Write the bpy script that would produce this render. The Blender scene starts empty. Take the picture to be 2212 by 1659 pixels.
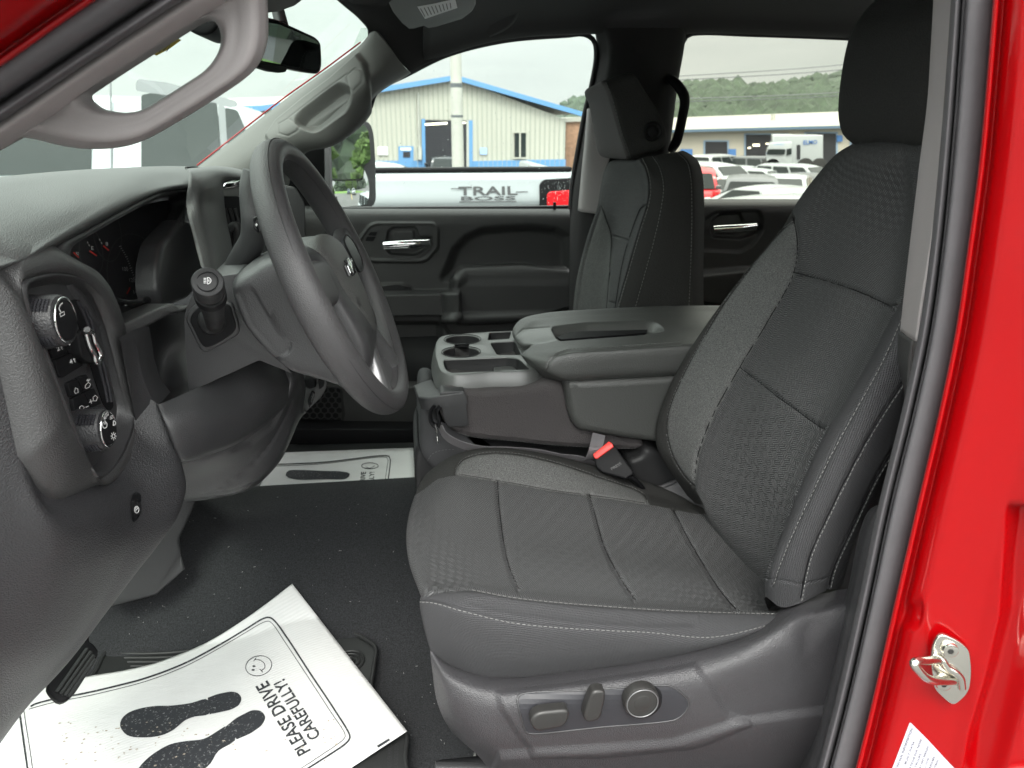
import bpy, bmesh, math, random
import numpy as np
from mathutils import Vector, Matrix
from mathutils.bvhtree import BVHTree
random.seed(7); rng = np.random.default_rng(7)
S = bpy.context.scene; COL = S.collection

# ---------------- camera ----------------
F = 1600.; YAW = math.radians(7.5); PIT = math.radians(19.0); EYE = np.array([0., 0., 1.62])
FW = np.array([math.sin(YAW)*math.cos(PIT), math.cos(YAW)*math.cos(PIT), -math.sin(PIT)])
RT = np.array([math.cos(YAW), -math.sin(YAW), 0.]); UP = np.cross(RT, FW)
cd = bpy.data.cameras.new('camera'); cam = bpy.data.objects.new('camera', cd); COL.objects.link(cam)
cd.sensor_width = 36; cd.lens = F/2212*36; cd.clip_start = .02; cd.clip_end = 3000
m = Matrix(((RT[0], UP[0], -FW[0], EYE[0]), (RT[1], UP[1], -FW[1], EYE[1]), (RT[2], UP[2], -FW[2], EYE[2]), (0, 0, 0, 1)))
cam.matrix_world = m; S.camera = cam
cd.dof.use_dof = True; cd.dof.focus_distance = 1.05; cd.dof.aperture_fstop = 10.0

# ---------------- light ----------------
W = bpy.data.worlds.new('World'); S.world = W; W.use_nodes = True
nt = W.node_tree; nt.nodes.clear()
def wn(t, **k):
    n = nt.nodes.new(t)
    for a, b in k.items(): setattr(n, a, b)
    return n
SUN_EL, SUN_ROT = 52, 205
sky = wn('ShaderNodeTexSky', sky_type='NISHITA', sun_disc=False)
sky.sun_elevation = math.radians(SUN_EL); sky.sun_rotation = math.radians(SUN_ROT); sky.dust_density = 3; sky.air_density = 1
bg1 = wn('ShaderNodeBackground'); bg1.inputs[1].default_value = .05
nt.links.new(sky.outputs[0], bg1.inputs[0])
tc = wn('ShaderNodeTexCoord'); sep = wn('ShaderNodeSeparateXYZ'); nt.links.new(tc.outputs['Generated'], sep.inputs[0])
# overcast cloud deck: brighter towards the zenith, soft streaks
mp = wn('ShaderNodeMapping'); mp.inputs['Scale'].default_value = (1.2, 1.2, 7.0); nt.links.new(tc.outputs['Generated'], mp.inputs[0])
nz = wn('ShaderNodeTexNoise'); nz.inputs['Scale'].default_value = 2.2; nz.inputs['Detail'].default_value = 6; nz.inputs['Roughness'].default_value = .55
nt.links.new(mp.outputs[0], nz.inputs[0])
rp = wn('ShaderNodeValToRGB'); rp.color_ramp.elements[0].position = .32; rp.color_ramp.elements[0].color = (.75, .77, .75, 1)
rp.color_ramp.elements[1].position = .62; rp.color_ramp.elements[1].color = (.94, .95, .925, 1)
nt.links.new(nz.outputs[0], rp.inputs[0])
mr = wn('ShaderNodeMapRange'); mr.inputs[1].default_value = 0.12; mr.inputs[2].default_value = 1; mr.inputs[3].default_value = .60; mr.inputs[4].default_value = 2.9
nt.links.new(sep.outputs[2], mr.inputs[0])
bg2 = wn('ShaderNodeBackground'); nt.links.new(rp.outputs[0], bg2.inputs[0]); 
# brighter sky patch round the sun direction, added to light the cab
SD = Vector((-.15, -.75, 1.0)).normalized(); dt_ = wn('ShaderNodeVectorMath', operation='DOT_PRODUCT'); nt.links.new(tc.outputs['Generated'], dt_.inputs[0]); dt_.inputs[1].default_value = SD
m2 = wn('ShaderNodeMapRange'); m2.interpolation_type = 'SMOOTHSTEP'; m2.inputs[1].default_value = .15; m2.inputs[2].default_value = 1; m2.inputs[3].default_value = 0; m2.inputs[4].default_value = 1.7
nt.links.new(dt_.outputs['Value'], m2.inputs[0]); sm_ = wn('ShaderNodeMath', operation='ADD'); nt.links.new(mr.outputs[0], sm_.inputs[0]); nt.links.new(m2.outputs[0], sm_.inputs[1]); nt.links.new(sm_.outputs[0], bg2.inputs[1])
ad = wn('ShaderNodeMixShader'); ad.inputs[0].default_value = .93
nt.links.new(bg1.outputs[0], ad.inputs[1]); nt.links.new(bg2.outputs[0], ad.inputs[2])
wo = wn('ShaderNodeOutputWorld'); nt.links.new(ad.outputs[0], wo.inputs[0])
sd = bpy.data.lights.new('sun', 'SUN'); sd.energy = 1.3; sd.angle = math.radians(18); sd.color = (1, .96, .9)
so = bpy.data.objects.new('sun', sd); COL.objects.link(so)
# light comes from behind the camera and above
so.rotation_euler = Vector((-.15, -.75, 1.0)).to_track_quat('Z', 'Y').to_euler()
S.view_settings.view_transform = 'Standard'; S.view_settings.look = 'None'; S.view_settings.gamma = 1
S.view_settings.exposure = 1.1

# ---------------- pixel helpers (photo measured at 2212 x 1659) ----------------
def ray(px, py): return FW+RT*((px-1106)/F)-UP*((py-829.5)/F)
def PY(px, py, Y): r = ray(px, py); return EYE+r*(Y/r[1])
def PX(px, py, X): r = ray(px, py); return EYE+r*(X/r[0])
def PZ(px, py, Z): r = ray(px, py); return EYE+r*((Z-1.62)/r[2])
def RY(Y, pts): return [PY(p[0], p[1], p[2] if len(p) > 2 else Y) for p in pts]
def RX(X, pts): return [PX(p[0], p[1], p[2] if len(p) > 2 else X) for p in pts]
def RZ(Z, pts): return [PZ(p[0], p[1], p[2] if len(p) > 2 else Z) for p in pts]
def PP(px, py, o, n):           # on the plane through o with normal n
    r = ray(px, py); return EYE+r*(np.dot(np.array(o)-EYE, n)/np.dot(r, n))
def proj(V):
    D = np.asarray(V)-EYE; w = D@FW
    return 1106+F*(D@RT)/w, 829.5-F*(D@UP)/w, w
def cr(pts, n, closed=False):
    P = np.array(pts, float)
    if len(P) == 2 and not closed: return P[0]+(P[1]-P[0])*np.linspace(0, 1, n)[:, None]
    if closed: Q = np.vstack([P[-1], P, P[0], P[1]])
    else: Q = np.vstack([2*P[0]-P[1], P, 2*P[-1]-P[-2]])
    out = []
    for i in range(1, len(Q)-2):
        p0, p1, p2, p3 = Q[i-1:i+3]
        a = np.linalg.norm(p1-p0)**.5+1e-9; b = np.linalg.norm(p2-p1)**.5+1e-9; c = np.linalg.norm(p3-p2)**.5+1e-9
        t = np.linspace(0, 1, 17)[:-1, None]
        m1 = (p2-p1)+b*((p1-p0)/a-(p2-p0)/(a+b)); m2 = (p2-p1)+b*((p3-p2)/c-(p3-p1)/(b+c))
        out.append((2*t**3-3*t**2+1)*p1+(t**3-2*t**2+t)*m1+(-2*t**3+3*t**2)*p2+(t**3-t**2)*m2)
    out.append(Q[-2][None] if not closed else P[0][None])
    A = np.vstack(out); s = np.concatenate([[0], np.cumsum(np.linalg.norm(np.diff(A, axis=0), axis=1))])
    q = np.linspace(0, s[-1], n+1)[:-1] if closed else np.linspace(0, s[-1], n)
    return np.stack([np.interp(q, s, A[:, k]) for k in range(A.shape[1])], 1)
def fil(pts, r, n=5):           # round the corners of a closed polygon, r = fraction/length limit
    P = [np.array(p, float) for p in pts]; out = []; N = len(P)
    for i in range(N):
        a, b, c = P[i-1], P[i], P[(i+1) % N]
        rr = r[i] if isinstance(r, (list, tuple)) else r
        la, lc = np.linalg.norm(a-b), np.linalg.norm(c-b); d = min(rr, la*.48, lc*.48)
        if d < 1e-6: out.append(b); continue
        s, e = b+(a-b)*d/la, b+(c-b)*d/lc
        for t in np.linspace(0, 1, n): out.append((1-t)**2*s+2*t*(1-t)*b+t*t*e)
    return out

# ---------------- objects ----------------
FIX = []
def link(o, parent=None):
    COL.objects.link(o)
    if parent is not None: o.parent = parent
    return o
def mk(name, V, Fc, mat, parent=None, smooth=True, fix=True):
    me = bpy.data.meshes.new(name); me.from_pydata([tuple(map(float, v)) for v in V], [], Fc); me.update()
    if mat is not None:
        for mm in (mat if isinstance(mat, (list, tuple)) else [mat]): me.materials.append(mm)
    o = bpy.data.objects.new(name, me); link(o, parent)
    if smooth: me.polygons.foreach_set('use_smooth', [True]*len(me.polygons))
    if fix: FIX.append(o)
    return o
def frombm(name, bm, mat, parent=None, smooth=True, fix=True, ang=None):
    bmesh.ops.recalc_face_normals(bm, faces=bm.faces)
    me = bpy.data.meshes.new(name); bm.to_mesh(me); bm.free()
    for mm in (mat if isinstance(mat, (list, tuple)) else [mat]): me.materials.append(mm)
    o = bpy.data.objects.new(name, me); link(o, parent)
    if smooth:
        me.polygons.foreach_set('use_smooth', [True]*len(me.polygons))
        if ang: me.set_sharp_from_angle(angle=math.radians(ang))
    if fix: FIX.append(o)
    return o
def grid(rows, nu, nv, closed=False):
    A = np.array([cr(r, nv) for r in rows])              # rows x nv
    B = np.stack([cr(A[:, j], nu, closed) for j in range(nv)], 1)
    return B
def gridfaces(nu, nv, cu=False, cv=False):
    f = []
    for i in range(nu if cu else nu-1):
        for j in range(nv if cv else nv-1):
            a, b = i, (i+1) % nu; c, d = j, (j+1) % nv
            f.append((a*nv+c, a*nv+d, b*nv+d, b*nv+c))
    return f
def orient(o):                  # flip so that most faces look at the camera
    me = o.data; n = len(me.polygons); c = np.zeros(n*3); me.polygons.foreach_get('center', c); c = c.reshape(-1, 3)
    nn = np.zeros(n*3); me.polygons.foreach_get('normal', nn); nn = nn.reshape(-1, 3)
    if ((EYE-c)*nn).sum() < 0: me.flip_normals()
def surf(name, rows, nu, nv, mat, parent=None, thick=0, closed=False):
    B = grid(rows, nu, nv, closed)
    o = mk(name, B.reshape(-1, 3), gridfaces(nu, nv, closed), mat, parent)
    lu = np.concatenate([[0], np.cumsum(np.linalg.norm(np.diff(B, axis=0), axis=2).mean(1))]); lv = np.concatenate([[0], np.cumsum(np.linalg.norm(np.diff(B, axis=1), axis=2).mean(0))])
    ul = o.data.uv_layers.new(name='UVMap'); vi = np.zeros(len(o.data.loops), np.int32); o.data.loops.foreach_get('vertex_index', vi)
    ul.data.foreach_set('uv', np.stack([lu[vi//nv], lv[vi % nv]], 1).astype(np.float32).reshape(-1)); orient(o)
    if thick:
        md = o.modifiers.new('solid', 'SOLIDIFY'); md.thickness = thick; md.offset = -1
    return o
def slab(name, pts, vec, mat, parent=None, bev=.003, seg=3, fix=True, ang=40):
    """outline pts is the visible face, extruded along vec; visible edge bevelled"""
    bm = bmesh.new(); v = [bm.verts.new(tuple(p)) for p in pts]; f = bm.faces.new(v)
    r = bmesh.ops.extrude_face_region(bm, geom=[f]); nv = [g for g in r['geom'] if isinstance(g, bmesh.types.BMVert)]
    nf = [g for g in r['geom'] if isinstance(g, bmesh.types.BMFace)]
    bmesh.ops.translate(bm, vec=tuple(vec), verts=nv)
    if bev > 0:
        fe = [e for e in bm.edges if all(x in v for x in e.verts)]
        try: bmesh.ops.bevel(bm, geom=fe, offset=bev, segments=seg, profile=.5, affect='EDGES', clamp_overlap=True)
        except Exception: pass
    return frombm(name, bm, mat, parent, fix=fix, ang=ang)
def tube(name, path, rad, mat, parent=None, n=14, npts=None, caps=True, flat=1.0, fdir=None, closed=False, fix=True):
    P = cr(path, npts or max(2, len(path)*6), closed) if (len(path) > 2 or npts) else np.array(path, float)
    N = len(P); rad = np.interp(np.linspace(0, 1, N), np.linspace(0, 1, len(rad)), rad) if hasattr(rad, '__len__') else np.full(N, rad)
    V = []; T = np.gradient(P, axis=0) if not closed else np.roll(P, -1, 0)-np.roll(P, 1, 0)
    T /= np.linalg.norm(T, axis=1)[:, None]+1e-12
    u = np.array(fdir, float) if fdir is not None else np.cross(T[0], [0.3, .2, 1.])
    for i in range(N):
        u = (np.array(fdir, float) if fdir is not None else u); u = u-T[i]*np.dot(u, T[i]); u /= np.linalg.norm(u)+1e-12
        w = np.cross(T[i], u)
        for k in range(n):
            a = 2*math.pi*k/n; V.append(P[i]+rad[i]*(math.cos(a)*u+math.sin(a)*w*flat))
    fs = gridfaces(N, n, closed, True)
    if caps and not closed: fs += [tuple(range(n))[::-1], tuple(range((N-1)*n, N*n))]
    bm = bmesh.new(); vs = [bm.verts.new(tuple(v)) for v in V]
    for f in fs: bm.faces.new([vs[i] for i in f])
    return frombm(name, bm, mat, parent, fix=fix, ang=60)
def box(bm, c, s, M=None):
    r = bmesh.ops.create_cube(bm, size=1); vs = r['verts']
    for v in vs:
        v.co = Vector((v.co.x*s[0]+c[0], v.co.y*s[1]+c[1], v.co.z*s[2]+c[2]))
        if M is not None: v.co = M @ v.co
    return vs
def bevall(bm, w, seg=2): bmesh.ops.bevel(bm, geom=list(bm.edges), offset=w, segments=seg, profile=.5, affect='EDGES', clamp_overlap=True)
def loft(name, secs, mat, parent=None, n=48, fix=True, caps=True, m=None):
    """secs: list of closed 3D outlines"""
    A = [cr(s, n, True) for s in secs]
    if m: A = np.stack([cr([a[j] for a in A], m) for j in range(n)], 1)
    N = len(A); V = np.vstack(A); fs = gridfaces(N, n, False, True)
    if caps: fs += [tuple(range(n))[::-1], tuple(range((N-1)*n, N*n))]
    bm = bmesh.new(); vs = [bm.verts.new(tuple(v)) for v in V]
    for f in fs: bm.faces.new([vs[i] for i in f])
    return frombm(name, bm, mat, parent, fix=fix, ang=50)
def disc(name, c, ax, r, depth, mat, parent=None, bev=.0015, n=40, r2=None, fix=True):
    """solid of revolution: front centre c, axis ax pointing to the viewer side"""
    ax = np.array(ax, float); ax /= np.linalg.norm(ax); u = np.cross(ax, [0, 0, 1.]); u /= np.linalg.norm(u); w = np.cross(ax, u)
    prof = [(0, 0), (r-bev, 0), (r-bev*.3, -bev*.3), (r, -bev), ((r2 or r), -depth), (0, -depth)]
    V = []; fs = []
    for (rr, zz) in prof:
        for k in range(n):
            a = 2*math.pi*k/n; V.append(np.array(c)+ax*zz+(u*math.cos(a)+w*math.sin(a))*max(rr, 1e-5))
    bm = bmesh.new(); vs = [bm.verts.new(tuple(v)) for v in V]
    for f in gridfaces(len(prof), n, False, True): bm.faces.new([vs[i] for i in f])
    bm.faces.new(vs[:n][::-1]); bm.faces.new(vs[-n:]); bmesh.ops.remove_doubles(bm, verts=bm.verts, dist=1e-6)
    return frombm(name, bm, mat, parent, fix=fix, ang=35)

# relief measured on the photo, cut into the surface itself
def _vn(o):
    me = o.data; me.update(); n = len(me.vertices); V = np.zeros(n*3); N = np.zeros(n*3)
    me.vertices.foreach_get('co', V); me.vertices.foreach_get('normal', N); return V.reshape(-1, 3), N.reshape(-1, 3)
def _dist(px, py, L):
    best = np.full(len(px), 1e9)
    for a, b in zip(L[:-1], L[1:]):
        d = b-a; l = (d@d)+1e-9; t = np.clip(((px-a[0])*d[0]+(py-a[1])*d[1])/l, 0, 1)
        best = np.minimum(best, np.hypot(px-a[0]-t*d[0], py-a[1]-t*d[1]))
    return best
def inside(px, py, L):
    c = np.zeros(len(px), bool); n = len(L)
    for i in range(n):
        x1, y1 = L[i]; x2, y2 = L[(i+1) % n]
        if y1 == y2: continue
        k = ((y1 > py) != (y2 > py)) & (px < (x2-x1)*(py-y1)/(y2-y1)+x1); c ^= k
    return c
def _set(o, V): o.data.vertices.foreach_set('co', V.reshape(-1)); o.data.update()
def groove(o, lines, w=2.2, depth=.004, sm=True):
    V, N = _vn(o); px, py, ww = proj(V); face = ((EYE-V)*N).sum(1) > 0
    tot = np.zeros(len(V))
    for L in lines:
        A = cr(L, max(8, len(L)*8)) if sm and len(L) > 2 else np.array(L, float)
        tot = np.maximum(tot, np.exp(-(_dist(px, py, A)/w)**2))
    V -= N*(depth*tot*face)[:, None]; _set(o, V)
def emboss(o, poly, h, soft=3., r=0, vec=None, sm=False):
    V, N = _vn(o); px, py, ww = proj(V); face = ((EYE-V)*N).sum(1) > 0
    A = np.array(cr(poly, len(poly)*10, True) if sm else fil(poly, r) if r else poly, float)
    d = _dist(px, py, np.vstack([A, A[0]])); d = np.where(inside(px, py, A), d, -d)
    t = np.clip((d+soft)/(2*soft), 0, 1); t = t*t*(3-2*t)
    D = N if vec is None else np.array(vec, float)[None, :]
    V += D*(h*t*face)[:, None]; _set(o, V)
def region(o, poly, idx, sm=False, r=0):
    me = o.data; n = len(me.polygons); c = np.zeros(n*3); me.polygons.foreach_get('center', c); c = c.reshape(-1, 3)
    nn = np.zeros(n*3); me.polygons.foreach_get('normal', nn); nn = nn.reshape(-1, 3)
    px, py, w = proj(c); A = np.array(cr(poly, len(poly)*10, True) if sm else fil(poly, r) if r else poly, float)
    k = inside(px, py, A) & (((EYE-c)*nn).sum(1) > 0)
    mi = np.zeros(n, np.int32); me.polygons.foreach_get('material_index', mi); mi[k] = idx; me.polygons.foreach_set('material_index', mi)
def bvh(o):
    me = o.data; me.update()
    return BVHTree.FromPolygons([v.co[:] for v in me.vertices], [p.vertices[:] for p in me.polygons])
def drape(tree, pts):
    out = []
    for p in pts:
        r = ray(p[0], p[1]); h = tree.ray_cast(Vector(EYE), Vector(r))
        if h[0] is None: out.append(None); continue
        n = h[1]; n = -n if n.dot(Vector(r)) > 0 else n
        out.append((np.array(h[0]), np.array(n)))
    return out
def stitch(o, lines, mat, parent=None, dash=.0042, gap=.0024, r=.00048, name='stitching'):
    tree = bvh(o)
    for L in lines:
        bm = bmesh.new()
        q = [x for x in drape(tree, cr(L, 160)) if x is not None]
        if len(q) < 3: continue
        P = np.array([a+b*.0006 for a, b in q]); s = np.concatenate([[0], np.cumsum(np.linalg.norm(np.diff(P, axis=0), axis=1))])
        t = 0
        while t+dash < s[-1]:
            e = [np.array([np.interp(x, s, P[:, k]) for k in range(3)]) for x in (t, t+dash)]
            d = e[1]-e[0]; l = np.linalg.norm(d)
            if l > 1e-5:
                M = Matrix.Translation(Vector((e[0]+e[1])/2)) @ Vector(d).to_track_quat('Z', 'Y').to_matrix().to_4x4()
                bmesh.ops.create_cone(bm, cap_ends=True, segments=5, radius1=r, radius2=r, depth=l, matrix=M)
            t += dash+gap
        frombm(name, bm, mat, parent or o)
def seamline(o, lines, mt, r=.0009, name='seam'):
    tree = bvh(o)
    for L in lines:
        q = [x for x in drape(tree, cr(L, 60) if len(L) > 2 else L) if x is not None]
        if len(q) > 3: tube(name, [a+b*.0002 for a, b in q[::2]], r, mt, o, n=6)
def textgeo(txt, font_bold=False):
    cu = bpy.data.curves.new('txt', 'FONT'); cu.body = txt; cu.size = 1; cu.offset = .018 if font_bold else 0; cu.resolution_u = 3
    ob = bpy.data.objects.new('txt', cu); COL.objects.link(ob); dg = bpy.context.evaluated_depsgraph_get()
    me = bpy.data.meshes.new_from_object(ob.evaluated_get(dg)); V = np.array([v.co[:] for v in me.vertices]); Fc = [tuple(p.vertices) for p in me.polygons]
    bpy.data.objects.remove(ob); bpy.data.curves.remove(cu); bpy.data.meshes.remove(me)
    return V[:, :2], Fc
def quadmap(V2, quad, box=None):
    mn, mx = (V2.min(0), V2.max(0)) if box is None else (np.array(box[0]), np.array(box[1]))
    U = (V2-mn)/(mx-mn); a, b, c, d = [np.array(q, float) for q in quad]      # bl br tr tl
    u, v = U[:, :1], U[:, 1:]
    return (1-u)*(1-v)*a+u*(1-v)*b+u*v*c+(1-u)*v*d
def decal(name, V2, Fc, tree, mat, parent=None, off=.0008, plane=None):
    """flat marks laid on a surface; V2 in photo pixels"""
    q = drape(tree, V2) if tree else [(PP(p[0], p[1], plane[0], plane[1]), np.array(plane[1], float)*(1 if np.dot(plane[1], EYE-np.array(plane[0])) > 0 else -1)) for p in V2]
    ok = [x is not None for x in q]
    V = [x[0]+x[1]*off if x is not None else np.zeros(3) for x in q]
    Fc = [f for f in Fc if all(ok[i] for i in f)]
    used = sorted({i for f in Fc for i in f}); mp_ = {a: b for b, a in enumerate(used)}
    if not used: return None
    o = mk(name, [V[i] for i in used], [tuple(mp_[i] for i in f) for f in Fc], mat, parent, smooth=False); orient(o); return o
def text(name, txt, quad, tree, mat, parent=None, bold=False, off=.0008, plane=None):
    V, Fc = textgeo(txt, bold); return decal(name, quadmap(V, quad), Fc, tree, mat, parent, off, plane)
def strip2(L, w, closed=False):     # a line of width w (pixels) as quads
    P = np.array(L, float); T = (np.roll(P, -1, 0)-np.roll(P, 1, 0)) if closed else np.gradient(P, axis=0)
    T /= np.linalg.norm(T, axis=1)[:, None]+1e-9; N = np.stack([-T[:, 1], T[:, 0]], 1)*w/2
    V = np.vstack([P+N, P-N]); n = len(P); k = n if closed else n-1
    return V, [(i, (i+1) % n, n+(i+1) % n, n+i) for i in range(k)]
def poly2(L, step=8):               # filled polygon as a fan of small cells so that it can follow a surface
    P = np.array(L, float); bm = bmesh.new(); vs = [bm.verts.new((p[0], p[1], 0)) for p in P]; bm.faces.new(vs)
    x0, y0 = P.min(0); x1, y1 = P.max(0)
    for x in np.arange(x0+step, x1, step): bmesh.ops.bisect_plane(bm, geom=list(bm.verts)+list(bm.edges)+list(bm.faces), plane_co=(x, 0, 0), plane_no=(1, 0, 0))
    for y in np.arange(y0+step, y1, step): bmesh.ops.bisect_plane(bm, geom=list(bm.verts)+list(bm.edges)+list(bm.faces), plane_co=(0, y, 0), plane_no=(0, 1, 0))
    bmesh.ops.triangulate(bm, faces=bm.faces); bm.verts.index_update()
    V = np.array([v.co[:2] for v in bm.verts]); Fc = [tuple(v.index for v in f.verts) for f in bm.faces]; bm.free(); return V, Fc
def tag(o, label=None, cat=None, group=None, kind=None):
    for k, v in (('label', label), ('category', cat), ('group', group), ('kind', kind)):
        if v: o[k] = v
    return o
def empty(name, loc, rz=0):
    o = bpy.data.objects.new(name, None); o.location = loc; o.rotation_euler = (0, 0, rz); o.empty_display_size = .1; COL.objects.link(o); return o

# ---------------- materials ----------------
def mat(name, col, rough=.5, metal=0., spec=.5, bump=None, var=0., coat=0., emis=None, coord='Object', sheen=0, varscale=40):
    M = bpy.data.materials.new(name); M.use_nodes = True; t = M.node_tree; b = t.nodes['Principled BSDF']
    b.inputs['Base Color'].default_value = (*col, 1); b.inputs['Roughness'].default_value = rough; b.inputs['Metallic'].default_value = metal
    b.inputs['Specular IOR Level'].default_value = spec; b.inputs['Coat Weight'].default_value = coat; b.inputs['Coat Roughness'].default_value = .03
    if sheen: b.inputs['Sheen Weight'].default_value = sheen; b.inputs['Sheen Roughness'].default_value = .5
    if emis: b.inputs['Emission Color'].default_value = (*emis[0], 1); b.inputs['Emission Strength'].default_value = emis[1]
    tcn = t.nodes.new('ShaderNodeTexCoord')
    if var:
        n = t.nodes.new('ShaderNodeTexNoise'); n.inputs['Scale'].default_value = varscale; n.inputs['Detail'].default_value = 6; n.inputs['Roughness'].default_value = .65
        t.links.new(tcn.outputs[coord], n.inputs[0])
        r = t.nodes.new('ShaderNodeValToRGB'); r.color_ramp.elements[0].position = .3; r.color_ramp.elements[1].position = .7
        r.color_ramp.elements[0].color = (*[c*(1-var) for c in col], 1); r.color_ramp.elements[1].color = (*[min(1, c*(1+var)) for c in col], 1)
        t.links.new(n.outputs[0], r.inputs[0]); t.links.new(r.outputs[0], b.inputs['Base Color'])
    if bump:
        kind, sc, st = bump; bn = t.nodes.new('ShaderNodeBump'); bn.inputs['Strength'].default_value = st; bn.inputs['Distance'].default_value = .0014
        if kind == 'noise':
            n = t.nodes.new('ShaderNodeTexNoise'); n.inputs['Scale'].default_value = sc; n.inputs['Detail'].default_value = 3; h = n.outputs[0]
            t.links.new(tcn.outputs[coord], n.inputs[0])
        elif kind == 'leather':
            n = t.nodes.new('ShaderNodeTexVoronoi'); n.feature = 'SMOOTH_F1'; n.inputs['Scale'].default_value = sc; h = n.outputs[0]
            d = t.nodes.new('ShaderNodeTexNoise'); d.inputs['Scale'].default_value = sc*.5; mx = t.nodes.new('ShaderNodeVectorMath'); mx.operation = 'SCALE'; mx.inputs[3].default_value = .6/sc
            t.links.new(tcn.outputs[coord], d.inputs[0]); t.links.new(d.outputs[1], mx.inputs[0]); av = t.nodes.new('ShaderNodeVectorMath')
            t.links.new(tcn.outputs[coord], av.inputs[0]); t.links.new(mx.outputs[0], av.inputs[1]); t.links.new(av.outputs[0], n.inputs['Vector'])
        elif kind == 'weave':
            a = t.nodes.new('ShaderNodeTexWave'); a.bands_direction = 'Y'; a.inputs['Scale'].default_value = sc; a.inputs['Distortion'].default_value = 1.5; a.inputs['Detail'].default_value = 1
            c = t.nodes.new('ShaderNodeTexWave'); c.bands_direction = 'X'; c.inputs['Scale'].default_value = sc; c.inputs['Distortion'].default_value = 1.0
            for q in (a, c): t.links.new(tcn.outputs[coord], q.inputs[0])
            mm = t.nodes.new('ShaderNodeMath'); mm.operation = 'MULTIPLY'; t.links.new(a.outputs[1], mm.inputs[0]); t.links.new(c.outputs[1], mm.inputs[1]); h = mm.outputs[0]
        elif kind == 'basket':      # woven parquet: fine ribs that change direction from block to block
            ck = t.nodes.new('ShaderNodeTexChecker'); ck.inputs['Scale'].default_value = sc; mpn = t.nodes.new('ShaderNodeMapping'); mpn.inputs['Rotation'].default_value = (0, 0, .7); mpn.inputs['Scale'].default_value = (1, 1.5, 1)
            t.links.new(tcn.outputs[coord], mpn.inputs[0]); t.links.new(mpn.outputs[0], ck.inputs[0])
            a = t.nodes.new('ShaderNodeTexWave'); a.bands_direction = 'X'; a.inputs['Scale'].default_value = sc*1.1
            c = t.nodes.new('ShaderNodeTexWave'); c.bands_direction = 'Y'; c.inputs['Scale'].default_value = sc*1.1
            for q in (a, c): q.inputs['Distortion'].default_value = .6; t.links.new(mpn.outputs[0], q.inputs[0])
            mi = t.nodes.new('ShaderNodeMix'); t.links.new(ck.outputs[1], mi.inputs[0]); t.links.new(a.outputs[1], mi.inputs[2]); t.links.new(c.outputs[1], mi.inputs[3]); h = mi.outputs[0]
            if var:
                mc_ = t.nodes.new('ShaderNodeMix'); mc_.data_type = 'RGBA'; mc_.blend_type = 'MULTIPLY'; mc_.inputs[0].default_value = .7; t.links.new(r.outputs[0], mc_.inputs[6]); t.links.new(h, mc_.inputs[7]); t.links.new(mc_.outputs[2], b.inputs['Base Color'])
        t.links.new(h, bn.inputs['Height']); t.links.new(bn.outputs[0], b.inputs['Normal'])
    return M
def glassmat(name, tint, refl=.5):
    M = bpy.data.materials.new(name); M.use_nodes = True; t = M.node_tree; t.nodes.clear()
    o = t.nodes.new('ShaderNodeOutputMaterial'); tr = t.nodes.new('ShaderNodeBsdfTransparent'); tr.inputs[0].default_value = (*tint, 1)
    g = t.nodes.new('ShaderNodeBsdfGlossy'); g.inputs['Roughness'].default_value = .01
    fr = t.nodes.new('ShaderNodeFresnel'); fr.inputs[0].default_value = 1.35; mu = t.nodes.new('ShaderNodeMath'); mu.operation = 'MULTIPLY'; mu.inputs[1].default_value = refl
    mi = t.nodes.new('ShaderNodeMixShader'); t.links.new(fr.outputs[0], mu.inputs[0]); t.links.new(mu.outputs[0], mi.inputs[0]); t.links.new(tr.outputs[0], mi.inputs[1]); t.links.new(g.outputs[0], mi.inputs[2]); t.links.new(mi.outputs[0], o.inputs[0]); return M
Mx = {}
Mx['dash'] = mat('dash_vinyl', (.040, .040, .041), .44, spec=.75, bump=('leather', 900, .45), var=.04, varscale=900)
Mx['dashlow'] = mat('dash_plastic', (.036, .036, .038), .38, spec=.6, bump=('noise', 700, .4), var=.04, varscale=500)
Mx['dashdimmed'] = mat('dash_plastic_dimmed', (.024, .024, .026), .45, bump=('leather', 700, .5))  # darker copy of dash plastic, offsets in colour the light on the near side
Mx['dashdark'] = mat('dark_plastic', (.026, .026, .027), .45, spec=.3, bump=('noise', 900, .2))
Mx['black'] = mat('black_plastic', (.010, .010, .011), .5, spec=.12)
Mx['gloss'] = mat('gloss_black', (.008, .008, .009), .08)
Mx['pillar'] = mat('pillar_plastic', (.29, .27, .27), .6, bump=('noise', 1200, .2), var=.03, varscale=900)
Mx['pillar2'] = mat('pillar_plastic_grey', (.105, .105, .10), .6, bump=('noise', 1000, .1))
Mx['liner'] = mat('roof_fabric', (.017, .016, .017), .9, bump=('noise', 1500, .3))
Mx['rubber'] = mat('seal_rubber', (.085, .082, .087), .7, spec=.3, var=.08, varscale=25)
Mx['rubber2'] = mat('seal_rubber_black', (.022, .021, .024), .45)
Mx['red'] = mat('red_paint', (.28, .0003, .0015), .3, spec=.12, coat=.6)
Mx['wheel'] = mat('wheel_vinyl', (.048, .047, .049), .42, bump=('leather', 900, .4))
Mx['hub'] = mat('hub_vinyl', (.070, .071, .069), .5, bump=('leather', 600, .4))
Mx['silver'] = mat('satin_silver', (.20, .20, .205), .38, metal=.7)
Mx['chrome'] = mat('chrome', (.75, .76, .76), .08, metal=1)
Mx['steel'] = mat('zinc_steel', (.66, .64, .58), .2, metal=1, bump=('noise', 120, .1))
Mx['fab'] = mat('seat_cloth', (.126, .127, .130), .8, spec=.25, bump=('basket', 84, 1.0), var=.35, varscale=500, coord='UV')
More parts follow.
